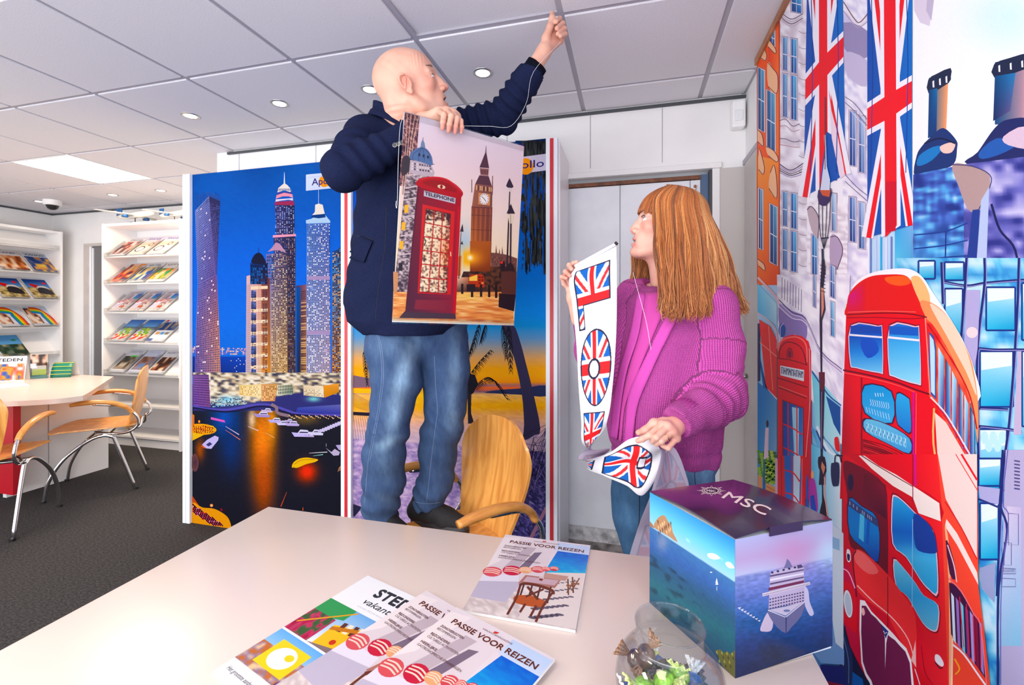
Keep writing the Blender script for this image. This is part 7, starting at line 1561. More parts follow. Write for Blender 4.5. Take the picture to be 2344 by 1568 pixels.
def eyes(L, B, sc, look, par, name='eye'):
    for s in (1, -1):
        c = L(0.0745, s * 0.033, 0.010); r = 0.0133 * sc; bm = bmesh.new(); bmesh.ops.create_uvsphere(bm, u_segments=32, v_segments=20, radius=r)
        lk = A(look, float); lk = lk / np.linalg.norm(lk); V = A([v.co for v in bm.verts]); F = [[v.index for v in f.verts] for f in bm.faces]; bm.free()
        d = (V / r) @ lk; C = np.tile(s2l(A([232, 222, 222])), (len(V), 1)); C[d > .86] = s2l(A([92, 110, 130])); C[d > .955] = s2l(A([12, 10, 12]))
        o = mkobj(name, V + c, F, M['eye'], par, True, C)


def teeth(L, par, z=-.0585):
    MB().tube([L(0.078, -.017, z), L(.0875, -.009, z), L(.090, 0, z), L(.0875, .009, z), L(0.078, .017, z)], .0036, 8, 4).obj('teeth', mat('teeth', (232, 222, 210), .25), par, smooth=True)


def bvh_of(V, F): return BVHTree.FromPolygons([tuple(v) for v in V], [tuple(int(i) for i in f) for f in F])


def surf(b, u, v, lift=0.0):
    d = Vector(ray(u, v)); d.normalize(); loc, n, _, _ = b.ray_cast(Vector((0, 0, CAMZ)), d)
    if loc is None: return None
    return A(loc) + A(n if n.dot(d) < 0 else -n) * lift


def drape(b, px, r, name, m, par, k=5, lift=0.0, n=6, flat=1.0):
    q = [surf(b, u, v, lift) for u, v in spline([(x, y, 0) for x, y in px], k)[:, :2]]; q = [x for x in q if x is not None]
    if len(q) < 3: return
    rr = np.full(len(q), r); o = MB().tube(q, rr, n, 0, flat).obj(name, m, par, smooth=True); return o


M['skin_m'] = attrmat('skin_man', 0.42, 0.35, sss=0.15, bump=0.25, bscale=500, fleck=.03, fscale=300)
M['skin_w'] = attrmat('skin_woman', 0.42, 0.35, sss=0.15, bump=0.15, bscale=500, fleck=.02, fscale=300)
M['eye'] = attrmat('eye', 0.08, 0.6)
M['navy'] = mat('navy_wool', (25, 32, 62), 0.9, noise=0.22, nscale=420, bump=0.5, bscale=700, spec=.08)
M['navyshirt'] = mat('dark_shirt', (14, 17, 30), 0.9, bump=0.3, bscale=600, spec=.05)
M['denim'] = attrmat('denim', 0.85, 0.2, bump=0.6, bscale=900, fleck=.16, fscale=520)
M['stitch'] = mat('stitch', (122, 142, 172), 0.7)
# ================================================================ the man
man = empty('person', tuple(P(940, 1232, 1.72)[:2]) + (0.46,), label='bald man in navy jacket and jeans standing on a chair, reaching for the ceiling', cat='person')
MS = []      # skin pieces
fz = lambda t: math.radians(t)
mfw = RH * math.cos(fz(19)) + UZ * math.sin(fz(19)); mup0 = -RH * math.sin(fz(19)) + UZ * math.cos(fz(19)); mup = mup0 * math.cos(fz(13)) - FH * math.sin(fz(13))
mC = RH * -.352 + FH * 1.575 + UZ * (.775 + CAMZ)
g, L, B = head(mC, mfw, mup, 1.05, True, .007)
nb = P(905, 300, 1.64)
g.cone(L(-.045, 0, -.05), nb, .058, .064, .03); g.cone(L(.01, 0, -.075), nb + RH * .03, .035, .05, .03)
for s_ in (1, -1): g.cone(L(.005, s_ * .06, -.06), nb + RH * .03, .012, .012, .02)
def wrk(x, y, z):    # wrinkles at the temple and neck
    p = (np.stack([x, y, z], -1) - mC) @ B / 1.05; a = np.exp(-((p[:, 0] - .055) / .022) ** 2 - ((p[:, 2] - .065) / .028) ** 2); b = np.exp(-((p[:, 0] + .07) / .03) ** 2 - ((p[:, 2] + .05) / .025) ** 2)
    return a * .0005 * np.sin(p[:, 0] * 620 - p[:, 2] * 120) + b * .0010 * np.sin(p[:, 2] * 330 + p[:, 0] * 80)
g.disp(wrk); MS.append(g.mesh())
HV = MS[0]
q = lambda *a: [P(*x) for x in a]
# hand on the poster
MS.append(hand([q((1003, 254, 1.500), (1016, 263, 1.462), (1014, 280, 1.455), (1013, 293, 1.462)), q((1022, 254, 1.505), (1033, 266, 1.462), (1029, 285, 1.456), (1027, 299, 1.465)), q((1036, 259, 1.512), (1046, 271, 1.474), (1043, 289, 1.470), (1042, 302, 1.477)), q((1046, 267, 1.520), (1055, 277, 1.490), (1057, 291, 1.484), (1056, 301, 1.490))],
               q((985, 280, 1.52), (1005, 290, 1.525), (1022, 296, 1.53)), P(968, 277, 1.53), P(925, 305, 1.50), .028, palm_r=.0135))
# raised hand
MS.append(hand([q((1271, 62, 1.68), (1281, 43, 1.66), (1273, 50, 1.635)), q((1277, 72, 1.68), (1288, 54, 1.65), (1275, 65, 1.625)), q((1281, 82, 1.68), (1292, 66, 1.645), (1277, 78, 1.62)), q((1283, 92, 1.675), (1294, 78, 1.64), (1283, 83, 1.62))],
               q((1250, 88, 1.64), (1259, 62, 1.64), (1264, 42, 1.645), (1264, 30, 1.655)), P(1245, 118, 1.645), P(1203, 186, 1.65), .0265, palm_r=.0135, sc=.98))
# under the clothes: one plain body
hb = SDF(*box_of(q((760, 260, 1.4), (1230, 250, 1.9), (840, 1210, 1.6), (1100, 1210, 1.95)), .08), .012)
S1, E1, W1 = P(838, 322, 1.60), P(785, 392, 1.42), P(928, 308, 1.50); S2, E2, W2 = P(1020, 300, 1.78), P(1150, 268, 1.74), P(1214, 176, 1.625)
Hn, Hf, Kn, Kf, An, Af = P(905, 780, 1.70), P(1010, 790, 1.80), P(893, 960, 1.68), P(1015, 955, 1.78), P(880, 1175, 1.70), P(985, 1140, 1.80)
hb.chain([nb, P(920, 430, 1.68), P(935, 600, 1.72), P(950, 740, 1.75)], [.05, .085, .085, .085], .03).chain([nb, S1, E1, W1], [.035, .032, .03, .02], .015).chain([nb, S2, E2, W2], [.035, .032, .03, .02], .015)
hb.chain([P(950, 740, 1.75), Hn, Kn, An], [.07, .05, .04, .035], .015).chain([P(950, 740, 1.75), Hf, Kf, Af], [.07, .05, .04, .035], .015); MS.append(hb.mesh())
V, F = join(MS)
colf = skincol((240, 202, 184), (226, 158, 142), [(L(.112, 0, -.028), .016, .55, (214, 110, 100)), (L(.06, -.05, -.015), .03, .4, (226, 140, 128)), (L(.095, 0, -.056), .012, .6, (196, 110, 108)), (L(.094, 0, -.08), .012, .6, (200, 112, 108)), (L(0, -.085, .0), .03, .45, (222, 128, 118)), (L(.05, -.04, -.075), .035, .28, (210, 196, 190)), (L(.086, -.038, .002), .006, .5, (206, 130, 124)), (L(.085, -.036, .021), .006, .55, (176, 110, 100)),
    (P(1013, 293, 1.46), .02, .5, (222, 130, 120)), (P(1027, 299, 1.465), .02, .5, (222, 130, 120)), (P(1042, 302, 1.475), .02, .5, (222, 130, 120)), (P(1056, 301, 1.49), .02, .5, (222, 130, 120)), (P(1280, 75, 1.64), .03, .4, (220, 132, 124)), (L(.088, 0, -.066), .012, .9, (90, 30, 34))])
bodyo = childof(mkobj('body', V, F, M['skin_m'], None, True, colf(V)), man)
hbv = bvh_of(*HV)
def eyech(L, B, sc, look, par): eyes(L, B, sc, look, None)
_n0 = set(bpy.data.objects); eyes(L, B, 1.05, B @ A([.72, -.50, .45]), None)
for o in set(bpy.data.objects) - _n0: childof(o, bodyo)
brow = mat('brow_grey', (132, 104, 92), .8)
rr_ = random.Random(5)
mb = MB()
for i in range(150):
    t = rr_.random(); c = L(.0905 - .018 * t ** 2, -.014 - .034 * t, .0325 + .003 * math.sin(t * 3) + rr_.uniform(-.002, .002)); d = B @ A([rr_.uniform(-.1, .2), -.7, .5]); mb.tube([c, c + d * .005 + B @ A([.001, 0, 0]), c + d * .011], [.0005, .0005, .0002], 4)
childof(mb.obj('eyebrow', brow, None), bodyo)['kind'] = 'stuff'
# nails
nailm = mat('nail', (226, 172, 160), .25)
def nail(tip, prev, r, par):
    d = tip - prev; d /= np.linalg.norm(d); c = A([0, 0, CAMZ]) - tip; c -= d * (c @ d); c /= np.linalg.norm(c); w = np.cross(d, c); o = tip + c * r * .80 - d * r * .1
    V, F = thick(lambda u, v: o + d * (u - .4) * r * 1.5 + w * (v - .5) * r * 1.35 * (1 - .35 * (2 * u - 1) ** 2) - c * r * .30 * (2 * v - 1) ** 2 - c * r * .22 * max(0, u - .5), 6, 6, .0006); childof(mkobj('fingernail', V, F, nailm, None, True), par)
for a_, b_ in (((1013, 293, 1.462), (1014, 280, 1.455)), ((1027, 299, 1.465), (1029, 285, 1.456)), ((1042, 302, 1.477), (1043, 289, 1.470)), ((1056, 301, 1.490), (1057, 291, 1.484))): nail(P(*a_), P(*b_), .0074, bodyo)
nail(P(1264, 30, 1.655), P(1264, 42, 1.645), .0084, bodyo)
# ---- jacket
g = SDF(*box_of(q((735, 240, 1.35), (1235, 150, 1.55), (740, 790, 1.5), (1180, 790, 1.95), (1100, 260, 1.95)), .09), .0055)
def stt(v, u, d, ra, rb): z = (HORY - v) / FPX * d + CAMZ; return (z, (u - 1172) / FPX * d, d, ra, rb)
g.loft([stt(286, 925, 1.68, .085, .07), stt(300, 922, 1.67, .13, .09), stt(325, 925, 1.67, .17, .11), stt(370, 932, 1.68, .185, .125), stt(450, 942, 1.69, .198, .135), stt(540, 938, 1.71, .205, .14), stt(600, 935, 1.72, .215, .145), stt(695, 930, 1.73, .240, .155), stt(735, 930, 1.73, .215, .155), stt(764, 930, 1.73, .155, .14)], .02, p=2.2)
def sfold(A_, f, ph, lo=0., hi=1.):
    return lambda t, x, y, z: A_ * np.clip((t - lo) / .15, 0, 1) * np.clip((hi - t) / .15, 0, 1) * np.sin(t * f + ph + (x + z) * 22)
g.cone(P(865, 315, 1.63), P(835, 318, 1.595), .075, .073, .03); g.cone(P(835, 318, 1.595), E1, .073, .060, .02, fold=sfold(.007, 24, 0, .25, 1.1)); g.cone(E1, P(935, 309, 1.50), .060, .047, .012, fold=sfold(.006, 26, 1, -.1, .7))
g.cone(S2, P(1010, 300, 1.76), .07, .07, .03); g.cone(S2, E2, .068, .062, .02, fold=sfold(.0065, 34, 0, .1, 1.2)); g.cone(E2, P(1222, 158, 1.613), .062, .050, .015, fold=sfold(.0055, 30, 1.5, -.1, .8))
# hem rounding, cuffs, neck opening
W1d = P(935, 309, 1.50) - E1; g.cut(P(932, 309, 1.50), W1d, near=P(975, 285, 1.52), rad=.075)
W2d = P(1222, 158, 1.613) - E2; g.cut(P(1218, 166, 1.617), W2d, near=P(1240, 125, 1.62), rad=.085)
g.ell(nb + UZ * .035 + RH * .012, (.062, .062, .09), .008, sub=True); g.cone(P(925, 275, 1.60), P(955, 330, 1.56), .03, .015, .01, sub=True)
hz = lambda x, y, z: .0035 * np.sin(x * 26 + z * 13 + 1.2 * np.sin(z * 17)) * np.sin(z * 11 + y * 14 + 1) + .002 * np.sin(z * 60 + 3 * np.sin(x * 18))
g.disp(hz)
# hem curve at the rear corner

JV, JF = g.mesh(); jk = childof(mkobj('jacket', JV, JF, M['navy'], None, True), man); jb = bvh_of(JV, JF)
darkn = mat('navy_seam', (16, 18, 34), .8)
for px in ([(884, 247), (905, 268), (925, 283)], ):
    o = drape(jb, px, .006, 'collar_edge', M['navy'], None, 6, .001)
    if o: childof(o, jk)
# stand-up collar and lapel strips
def strip(b, pa, pb, th, name, m, par, lift=.004, n=14):
    a = spline([(x, y, 0) for x, y in pa], n)[:, :2]; c = spline([(x, y, 0) for x, y in pb], n)[:, :2]; m_ = min(len(a), len(c)); G = []
    for i in range(m_):
        row = []
        for j in range(5):
            t = j / 4; w = a[i] * (1 - t) + c[i] * t; p = surf(b, w[0], w[1], lift); row.append(p)
        G.append(row)
    for i in range(m_):
        for j in range(5):
            if G[i][j] is None: G[i][j] = next((G[i][k] for k in (j - 1, 2, 0, 4) if 0 <= k < 5 and G[i][k] is not None), None) if any(x is not None for x in G[i]) else (G[i - 1][j] if i else None)
    if any(x is None for r_ in G for x in r_): return None
    G = A(G); fn = lambda u, v: G[min(m_ - 1, int(round(u * (m_ - 1))))][int(round(v * 4))]
    V, F = thick(fn, m_ - 1, 4, th); o = mkobj(name, V, F, m, None, True); childof(o, par); return o
col = MB(); ring = []
def collar_pts(rad, zz, n=22):
    return [nb + RH * (rad * math.cos(a) * 1.05 + .004) + FH * rad * math.sin(a) + UZ * (zz + .018 * math.cos(a - math.pi) + .006) for a in np.linspace(math.radians(62), math.radians(330), n)]
def cf(u, v): a = math.radians(50 + 275 * u); rad = .074 + .010 * (1 - v) ** 2 + (.010 if v < .4 else 0) * (1 - v); return nb + RH * (rad * math.cos(a) * 1.05 + .002) + FH * rad * math.sin(a) + UZ * (.0 + .055 * v - .045 * math.cos(a))
V, F = thick(cf, 36, 8, .005); childof(mkobj('collar', V, F, M['navy'], None, True), jk)
V, F = thick(lambda u, v: nb + RH * (.063 * math.cos(6.28 * u) + .003) + FH * .063 * math.sin(6.28 * u) + UZ * (-.04 + .062 * v - .03 * max(0, math.cos(6.28 * u))), 40, 6, .004); childof(mkobj('shirt_collar', V, F, M['navyshirt'], None, True), man)
# shirt cuffs
for Wp, dd, r_, ln in ((P(1218, 166, 1.617), W2d, .0395, .032), (P(932, 309, 1.50), W1d, .038, .012)):
    dd = dd / np.linalg.norm(dd); childof(MB().tube([Wp - dd * .03, Wp, Wp + dd * ln, Wp + dd * (ln + .001), Wp + dd * (ln - .006)], [r_, r_, r_ - .001, r_ - .004, r_ - .006], 28).obj('shirt_cuff', M['navyshirt'], None, smooth=True), man)
M['brass_rim'] = mat('button_rim', (190, 182, 170), .3)
# cuff buttons on the near sleeve, pocket flap, seams
for u, v in ((903, 332), (911, 329.5), (918, 327)):
    p = surf(jb, u, v, .002)
    if p is not None:
        d = ray(u, v); d = d / np.linalg.norm(d); childof(MB().tube([p, p - d * .004], [.0068, .0062], 16).obj('button', mat('button_dark', (30, 30, 36), .3), None), jk); childof(MB().tube([p - d * .0035 + .0066 * (math.cos(a) * RH + math.sin(a) * UZ) for a in np.linspace(0, 6.28, 20)], .0007, 6).obj('button_rim', M['brass_rim'], None), jk)
drape_j = lambda px, r, nm='seam', m=darkn, lift=0.0: (lambda o: o and childof(o, jk))(drape(jb, px, r, nm, m, None, 6, lift))
strip(jb, [(828, 541), (845, 548), (855, 553)], [(789, 586), (810, 594), (836, 602)], .004, 'pocket_flap', M['navy'], jk, .006)
drape_j([(818, 540), (840, 545), (856, 550)], .0018); drape_j([(884, 470), (882, 560), (868, 650), (858, 740)], .0012)
# ---- jeans
g = SDF(*box_of(q((815, 700, 1.6), (1100, 700, 1.9), (820, 1200, 1.6), (1060, 1170, 1.9)), .05), .005)
def leg(pts, k=.02):
    for i in range(len(pts) - 1):
        a, b = pts[i], pts[i + 1]; g.cone(P(a[0], a[1], a[2]), P(b[0], b[1], b[2]), a[3], b[3], k)
leg([(900, 745, 1.72, .098), (898, 800, 1.70, .100), (908, 871, 1.69, .090), (902, 914, 1.69, .078), (887, 982, 1.68, .074), (881, 1039, 1.69, .076), (877, 1103, 1.70, .076), (872, 1150, 1.70, .066), (882, 1190, 1.70, .052)])
leg([(1010, 745, 1.79, .098), (1018, 800, 1.80, .092), (1020, 850, 1.79, .090), (1021, 914, 1.78, .083), (1012, 982, 1.78, .077), (1002, 1032, 1.79, .073), (998, 1100, 1.80, .068), (985, 1128, 1.80, .062), (982, 1148, 1.80, .056)])
g.cone(P(925, 740, 1.74), P(1000, 740, 1.78), .12, .12, .03); g.cone(P(935, 780, 1.73), P(992, 783, 1.77), .085, .08, .03)
g.cut(P(882, 1196, 1.70), -UZ, near=P(882, 1240, 1.70), rad=.13); g.cut(P(982, 1160, 1.80), -UZ + RH * .1, near=P(982, 1205, 1.80), rad=.1); g.cut(P(950, 730, 1.75), UZ, near=P(950, 600, 1.75), rad=.4)
def jf(x, y, z):
    r_ = x * RH[0] + y * RH[1]; zz = z - .45
    w = np.exp(-((zz - .42) / .06) ** 2) + np.exp(-((zz - .10) / .09) ** 2) * 1.6 + np.exp(-((zz - .78) / .06) ** 2) * .7
    return .0032 * w * np.sin(z * 95 + 2.6 * np.sin(r_ * 30 + z * 9) + r_ * 60) + .003 * np.sin(z * 23 + r_ * 64) + .0016 * np.sin(z * 61 + r_ * 49)
g.disp(jf); V, F = g.mesh()
def px_of(V):
    r_ = V @ RH; f_ = V @ FH; return 1172 + FPX * r_ / f_, HORY - FPX * (V[:, 2] - CAMZ) / f_
def denim(V, fades_and_light, base=(26, 52, 98), lt=(150, 184, 214)):
    u, v = px_of(V); n = noise2(u / 7, v / 22, 2) * .5 + noise2(u / 2.5, v / 9, 5) * .5; C = np.tile(s2l(A(base, float)), (len(V), 1)); w = .10 * n + .06
    for cu, cv, ru, rv, rot, k in fades_and_light: c_, s_ = math.cos(rot), math.sin(rot); x = (u - cu) * c_ + (v - cv) * s_; y = -(u - cu) * s_ + (v - cv) * c_; w = w + k * np.exp(-(x / ru) ** 2 - (y / rv) ** 2) * (.7 + .6 * n)
    w = np.clip(w, 0, .95)[:, None]; return C * (1 - w) + s2l(A(lt, float)) * w
C = denim(V, [(922, 860, 17, 70, .3, .55), (905, 950, 14, 50, .25, .4), (885, 1015, 26, 12, -.5, .5), (885, 1060, 26, 40, 0, .12), (1040, 860, 14, 90, .05, .28), (1035, 960, 16, 26, .1, .2), (900, 790, 50, 25, 0, .12), (880, 1140, 26, 10, .4, .12)])
jn = childof(mkobj('jeans', V, F, M['denim'], None, True, C), man); nb_ = bvh_of(V, F)
for px in ([(863, 765), (870, 800), (874, 860), (866, 930), (852, 1005), (843, 1055), (838, 1110), (834, 1150)], [(994, 815), (997, 880), (1001, 940), (995, 990), (988, 1045), (982, 1100), (976, 1150)], [(867, 768), (874, 800), (878, 860), (870, 930), (856, 1005), (847, 1055)], [(948, 1148), (965, 1152), (985, 1153), (1008, 1150)]):
    o = drape(nb_, px, .0007, 'stitching', M['stitch'], None, 10)
    if o: childof(o, jn)
# ---- shoes
shm = mat('black_suede', (26, 26, 30), .75, noise=.3, nscale=200, bump=.4, bscale=400); solm = mat('black_sole', (38, 38, 42), .5)
def shoe(heel, toe, lab, name='shoe'):
    heel = A(heel, float); toe = A(toe, float); zc = heel[2]; d = (toe - heel); d[2] = 0; Ln = np.linalg.norm(d); d /= Ln; sd = np.cross(UZ, d)
    W = lambda x, y, z: heel + d * x * Ln + sd * y + UZ * z
    g = SDF(*box_of([W(-.1, -.06, 0), W(1.1, .06, .15), W(-.1, .06, 0), W(1.1, -.06, .15)], .02), .003)
    g.chain([W(.08, 0, .05), W(.35, 0, .045), W(.62, .004, .036), W(.86, .006, .028)], [.036, .037, .042, .032], .02); g.chain([W(.10, 0, .05), W(.18, 0, .10)], [.036, .038], .02); g.cone(W(.2, 0, .09), W(.5, 0, .06), .034, .030, .02)
    g.cut(W(0, 0, .012), -UZ, near=W(.5, 0, -.1), rad=.24); g.ell(W(.14, 0, .135), (.032, .032, .04), .006, sub=True)
    V, F = g.mesh(); o = childof(mkobj(name, V, F, shm, None, True), man)
    pts = []
    for t in np.linspace(0, 2 * math.pi, 40, endpoint=False): x = .5 + .52 * math.cos(t); w = .040 * (1 + .12 * math.cos(t)) * abs(math.sin(t)) ** .8 * np.sign(math.sin(t)); pts.append(W(x, w, 0))
    n = len(pts); V = [p for p in pts] + [p + UZ * .016 for p in pts] + [W(.5, 0, 0) + (p - W(.5, 0, 0)) * .94 + UZ * .026 for p in pts]; F = [tuple(range(n - 1, -1, -1)), tuple(range(2 * n, 3 * n))] + [(j * n + i, j * n + (i + 1) % n, (j + 1) * n + (i + 1) % n, (j + 1) * n + i) for j in (0, 1) for i in range(n)]
    childof(mkobj('sole', V, F, solm, None, False), o)
    for i in range(4):
        x = .34 + .075 * i; z = .098 - .012 * i; childof(MB().tube([W(x, -.024, z - .012), W(x + .02, 0, z + .003), W(x, .024, z - .012)], .0026, 6, 5).obj('lace', M['black'], None, smooth=True), o)
    for s_ in (1, -1): childof(MB().tube([W(.33, 0, .10), W(.36, s_ * .02, .115), W(.42, s_ * .03, .10), W(.44, s_ * .034, .085)], .0024, 6, 5).obj('lace', M['black'], None, smooth=True), o)
SZ = .4535
def at_z(u, d, z): r_ = (u - 1172) / FPX * d; p = RH * r_ + FH * d; p[2] = z; return p
shoe(at_z(944, 1.83, SZ), at_z(1070, 1.735, SZ), 'x'); shoe(at_z(868, 1.74, SZ), at_z(930, 1.60, SZ), 'y')
# ================================================================ the woman
wo = empty('person', tuple(P(1530, 1400, 1.50)[:2]) + (0.0,), label='woman with long auburn hair in pink cardigan looking up and holding the flag banner', cat='person')
wfw = (-RH * math.cos(fz(8)) + FH * math.sin(fz(8))) * math.cos(fz(13)) + UZ * math.sin(fz(13)); wup = UZ * math.cos(fz(13)) + RH * math.sin(fz(13))
wC = RH * .506 + FH * 1.478 + UZ * (.272 + CAMZ)
g, L, B = head(wC, wfw, wup, .97, False, .0035)
wn_ = P(1540, 655, 1.50)
g.cone(L(-.03, 0, -.05), wn_, .050, .052, .03); g.cone(L(.02, 0, -.07), wn_ - RH * .03, .03, .04, .03); WSK = [g.mesh()]; WH_ = WSK[0]
# near hand pinching the banner
WSK.append(hand([q((1515, 972, 1.215), (1487, 996, 1.195), (1470, 1005, 1.195), (1460, 1009, 1.20)), q((1529, 976, 1.20), (1503, 1001, 1.18), (1494, 1010, 1.20)), q((1540, 988, 1.20), (1514, 1010, 1.18), (1503, 1016, 1.20)), q((1548, 1003, 1.205), (1530, 1025, 1.19), (1517, 1020, 1.20))],
                 q((1520, 968, 1.24), (1497, 968, 1.235), (1476, 986, 1.225), (1462, 990, 1.22)), P(1545, 975, 1.23), P(1580, 960, 1.27), .024, sc=.92, palm_r=.0125))
# far hand behind the banner's left edge
WSK.append(hand([q((1325, 642, 1.43), (1318, 618, 1.42), (1313, 603, 1.405), (1320, 600, 1.385)), q((1317, 645, 1.43), (1305, 622, 1.42), (1303, 607, 1.40), (1308, 616, 1.378)), q((1308, 652, 1.43), (1296, 638, 1.42), (1294, 622, 1.40), (1304, 631, 1.378)), q((1303, 662, 1.43), (1291, 650, 1.42), (1286, 634, 1.405), (1296, 637, 1.385))],
                 q((1322, 672, 1.44), (1332, 648, 1.42), (1336, 630, 1.41)), P(1314, 682, 1.44), P(1325, 730, 1.45), .022, sc=.85, palm_r=.011))
hb = SDF(*box_of(q((1300, 660, 1.4), (1700, 660, 1.6), (1380, 1300, 1.4), (1640, 1650, 1.6)), .1), .014)
S1, E1, W1 = P(1632, 700, 1.42), P(1650, 895, 1.36), P(1555, 972, 1.235); S2, E2, W2 = P(1455, 680, 1.56), P(1365, 860, 1.50), P(1322, 720, 1.45)
for o_ in ((S1, E1, W1), (S2, E2, W2)): hb.chain([wn_, *o_], [.035, .032, .028, .022], .02)
hb.chain([wn_, P(1540, 800, 1.49), P(1530, 1040, 1.49)], [.05, .08, .08], .02).chain([P(1530, 1040, 1.49), P(1485, 1150, 1.45), P(1500, 1600, 1.46)], [.07, .05, .04], .02).chain([P(1530, 1040, 1.49), P(1580, 1150, 1.52), P(1580, 1610, 1.50)], [.07, .05, .04], .02); WSK.append(hb.mesh())
V, F = join(WSK)
cw = skincol((246, 208, 194), (236, 168, 152), [(L(.109, 0, -.028), .014, .45, (226, 134, 124)), (L(.058, .05, -.016), .03, .5, (240, 150, 138)), (L(.097, 0, -.055), .009, .95, (206, 92, 96)), (L(.09, .014, -.058), .008, .8, (206, 92, 96)), (L(.094, 0, -.076), .009, .95, (210, 98, 102)), (L(.088, .012, -.074), .008, .8, (210, 98, 102)), (L(.082, .036, .018), .009, .5, (150, 110, 104)),
    (P(1459, 1009, 1.2), .012, .5, (236, 150, 138)), (P(1462, 990, 1.22), .012, .5, (236, 150, 138)), (P(1540, 990, 1.2), .03, .3, (232, 140, 130)), (P(1300, 630, 1.38), .03, .5, (214, 134, 118)), (L(.090, 0, -.064), .007, .9, (110, 44, 46))])
wb_ = childof(mkobj('body', V, F, M['skin_w'], None, True, cw(V)), wo)
_n0 = set(bpy.data.objects); eyes(L, B, .97, B @ A([.80, .25, .45]), None); teeth(L, None)
for o in set(bpy.data.objects) - _n0: childof(o, wb_)
lash = mat('lash_dark', (50, 34, 30), .6); mb = MB()
for i in range(34):
    t = i / 33; c = L(.0885 - .007 * t, .021 + .027 * t, .0155 + .004 * math.sin(t * 3.1) - .003 * t); d = B @ A([1, .25 + .9 * t, .35]); d /= np.linalg.norm(d); mb.tube([c, c + d * .003 + UZ * .0006, c + d * .0055 + UZ * .0025], [.0004, .00035, .00015], 4)
childof(mb.obj('eyelashes', lash, None), wb_)['kind'] = 'stuff'
mb = MB()
for i in range(50): t = rr_.random(); c = L(.089 - .016 * t ** 2, .014 + .034 * t, .031 + .004 * math.sin(t * 3) + rr_.uniform(-.0015, .0015)); d = B @ A([.0, .8, .3]); mb.tube([c, c + d * .007], [.0004, .0002], 4)
childof(mb.obj('eyebrow', mat('brow_brown', (140, 92, 66), .8), None), wb_)['kind'] = 'stuff'
# ---- hair
hcol = [(190, 112, 56), (160, 88, 44), (214, 146, 82), (124, 70, 40), (236, 182, 120), (176, 100, 50), (104, 60, 38), (226, 166, 104)]
hl = lambda x, y, z: wC + B @ (A([x, y, z]) * .97)
g = SDF(wC - .22, wC + .17, .004); g.ell(hl(-.012, 0, .045), A([.103, .083, .092]) * .97, .02, B); g.ell(hl(-.03, 0, -.01), A([.078, .076, .07]) * .97, .03, B); g.cone(hl(-.04, 0, -.02), wn_ + RH * .04, .062, .05, .03)
g.cut(hl(.068, 0, .03), wfw, near=hl(.2, 0, 0), rad=.16 * .97); g.cut(hl(.030, 0, -.02), wfw, near=hl(.12, 0, -.09), rad=.10)
V, F = g.mesh(); hair = childof(mkobj('hair', V, F, attrmat('hair_base', .6, .3, stretch=(3, 3, .4), fleck=.35, fscale=90), None, True, np.tile(s2l(A([128, 72, 40])), (len(V), 1))), wo)
ENDS = [(38, 1518, 690, 1.345), (55, 1524, 708, 1.33), (75, 1545, 722, 1.32), (95, 1580, 716, 1.32), (115, 1618, 712, 1.35), (135, 1650, 706, 1.385), (160, 1688, 708, 1.43), (180, 1698, 704, 1.48), (215, 1660, 700, 1.57), (265, 1510, 690, 1.62), (300, 1462, 678, 1.56), (322, 1440, 684, 1.54)]
EA = A([e[0] for e in ENDS], float); EP = A([P(*e[1:]) for e in ENDS])
eR = A([.118, .094, .104]) * .97
hr = random.Random(21); SV = []; SF = []; SCc = []; nS = 0
def strand(pts, r0, col, seg=5):
    global nS
    p = spline(pts, seg); n = len(p); rr = r0 * (1 - .55 * np.linspace(0, 1, n) ** 3); rr[0] *= .6; v, f = tube(p, rr, 4)
    SV.append(A(v)); SF.extend([tuple(i + nS for i in x) for x in f[:-2]]); nS += len(v); SCc.append(np.tile(s2l(A(col, float)), (len(v), 1)))
for i in range(3800):
    ph = hr.uniform(43, 322); a = math.radians(ph); e = A([np.interp(ph, EA, EP[:, k]) for k in range(3)]); lay = hr.random() ** 1.6; clump = math.sin(ph * 1.1) * .5 + math.sin(ph * 2.7 + 1) * .35
    k = 1.0 - .10 * lay; c0 = A([-.012, 0, .045]) * .97
    sp = lambda el, kk=1: wC + B @ (c0 + eR * k * kk * A([math.cos(a) * math.cos(el), math.sin(a) * math.cos(el), math.sin(el)]))
    top = wC + B @ (c0 + eR * k * A([.25 * math.cos(a) + .22, .10 * math.sin(a), .965])); pts = [top, sp(1.05), sp(.62), sp(.2, 1.01)]
    last = pts[-1]; out = (last - wC) * A([1, 1, 0]); out = out / (np.linalg.norm(out) + 1e-6); jit = A([hr.gauss(0, .005), hr.gauss(0, .005), hr.gauss(0, .009)]); shrink = 1 - .22 * lay; e2 = wn_ * 0 + e + jit; e2 = last + (e2 - last) * A([shrink, shrink, 1]); e2[2] += lay * .03 * hr.random() + clump * .008
    w_ = .006 * math.sin(ph * .35); w2 = .005 * math.sin(ph * .9); e2[2] += .012; ln = lambda t, o: last * (1 - t) + e2 * t + out * o
    pts += [ln(.25, .010), ln(.5, .010) + RH * (w_ + w2), ln(.78, .006) + RH * (-w_ * 1.2 + w2), e2 + out * .004 + RH * w_, e2 - UZ * .020 + RH * (.010 * math.sin(ph * .5) + (.012 if 120 < ph < 200 else -.003)) + out * .003]
    v = noise2(A([ph * .42 + 3]), A([0.0]))[0]; bi = (6 if v < .16 else 3 if v < .30 else 1 if v < .45 else 0 if v < .62 else 5 if v < .70 else 2 if v < .86 else 4)
    if hr.random() < .35: bi = hr.choice([0, 1, 5, 2])
    if 120 < ph < 200 and hr.random() < .5: bi = hr.choice([2, 4, 7])
    cc = A(hcol[bi], float) * hr.uniform(.86, 1.1); cc = cc * .72 + A([182, 112, 62]) * .28; strand(pts, .00145, np.clip(cc, 0, 255), 4)
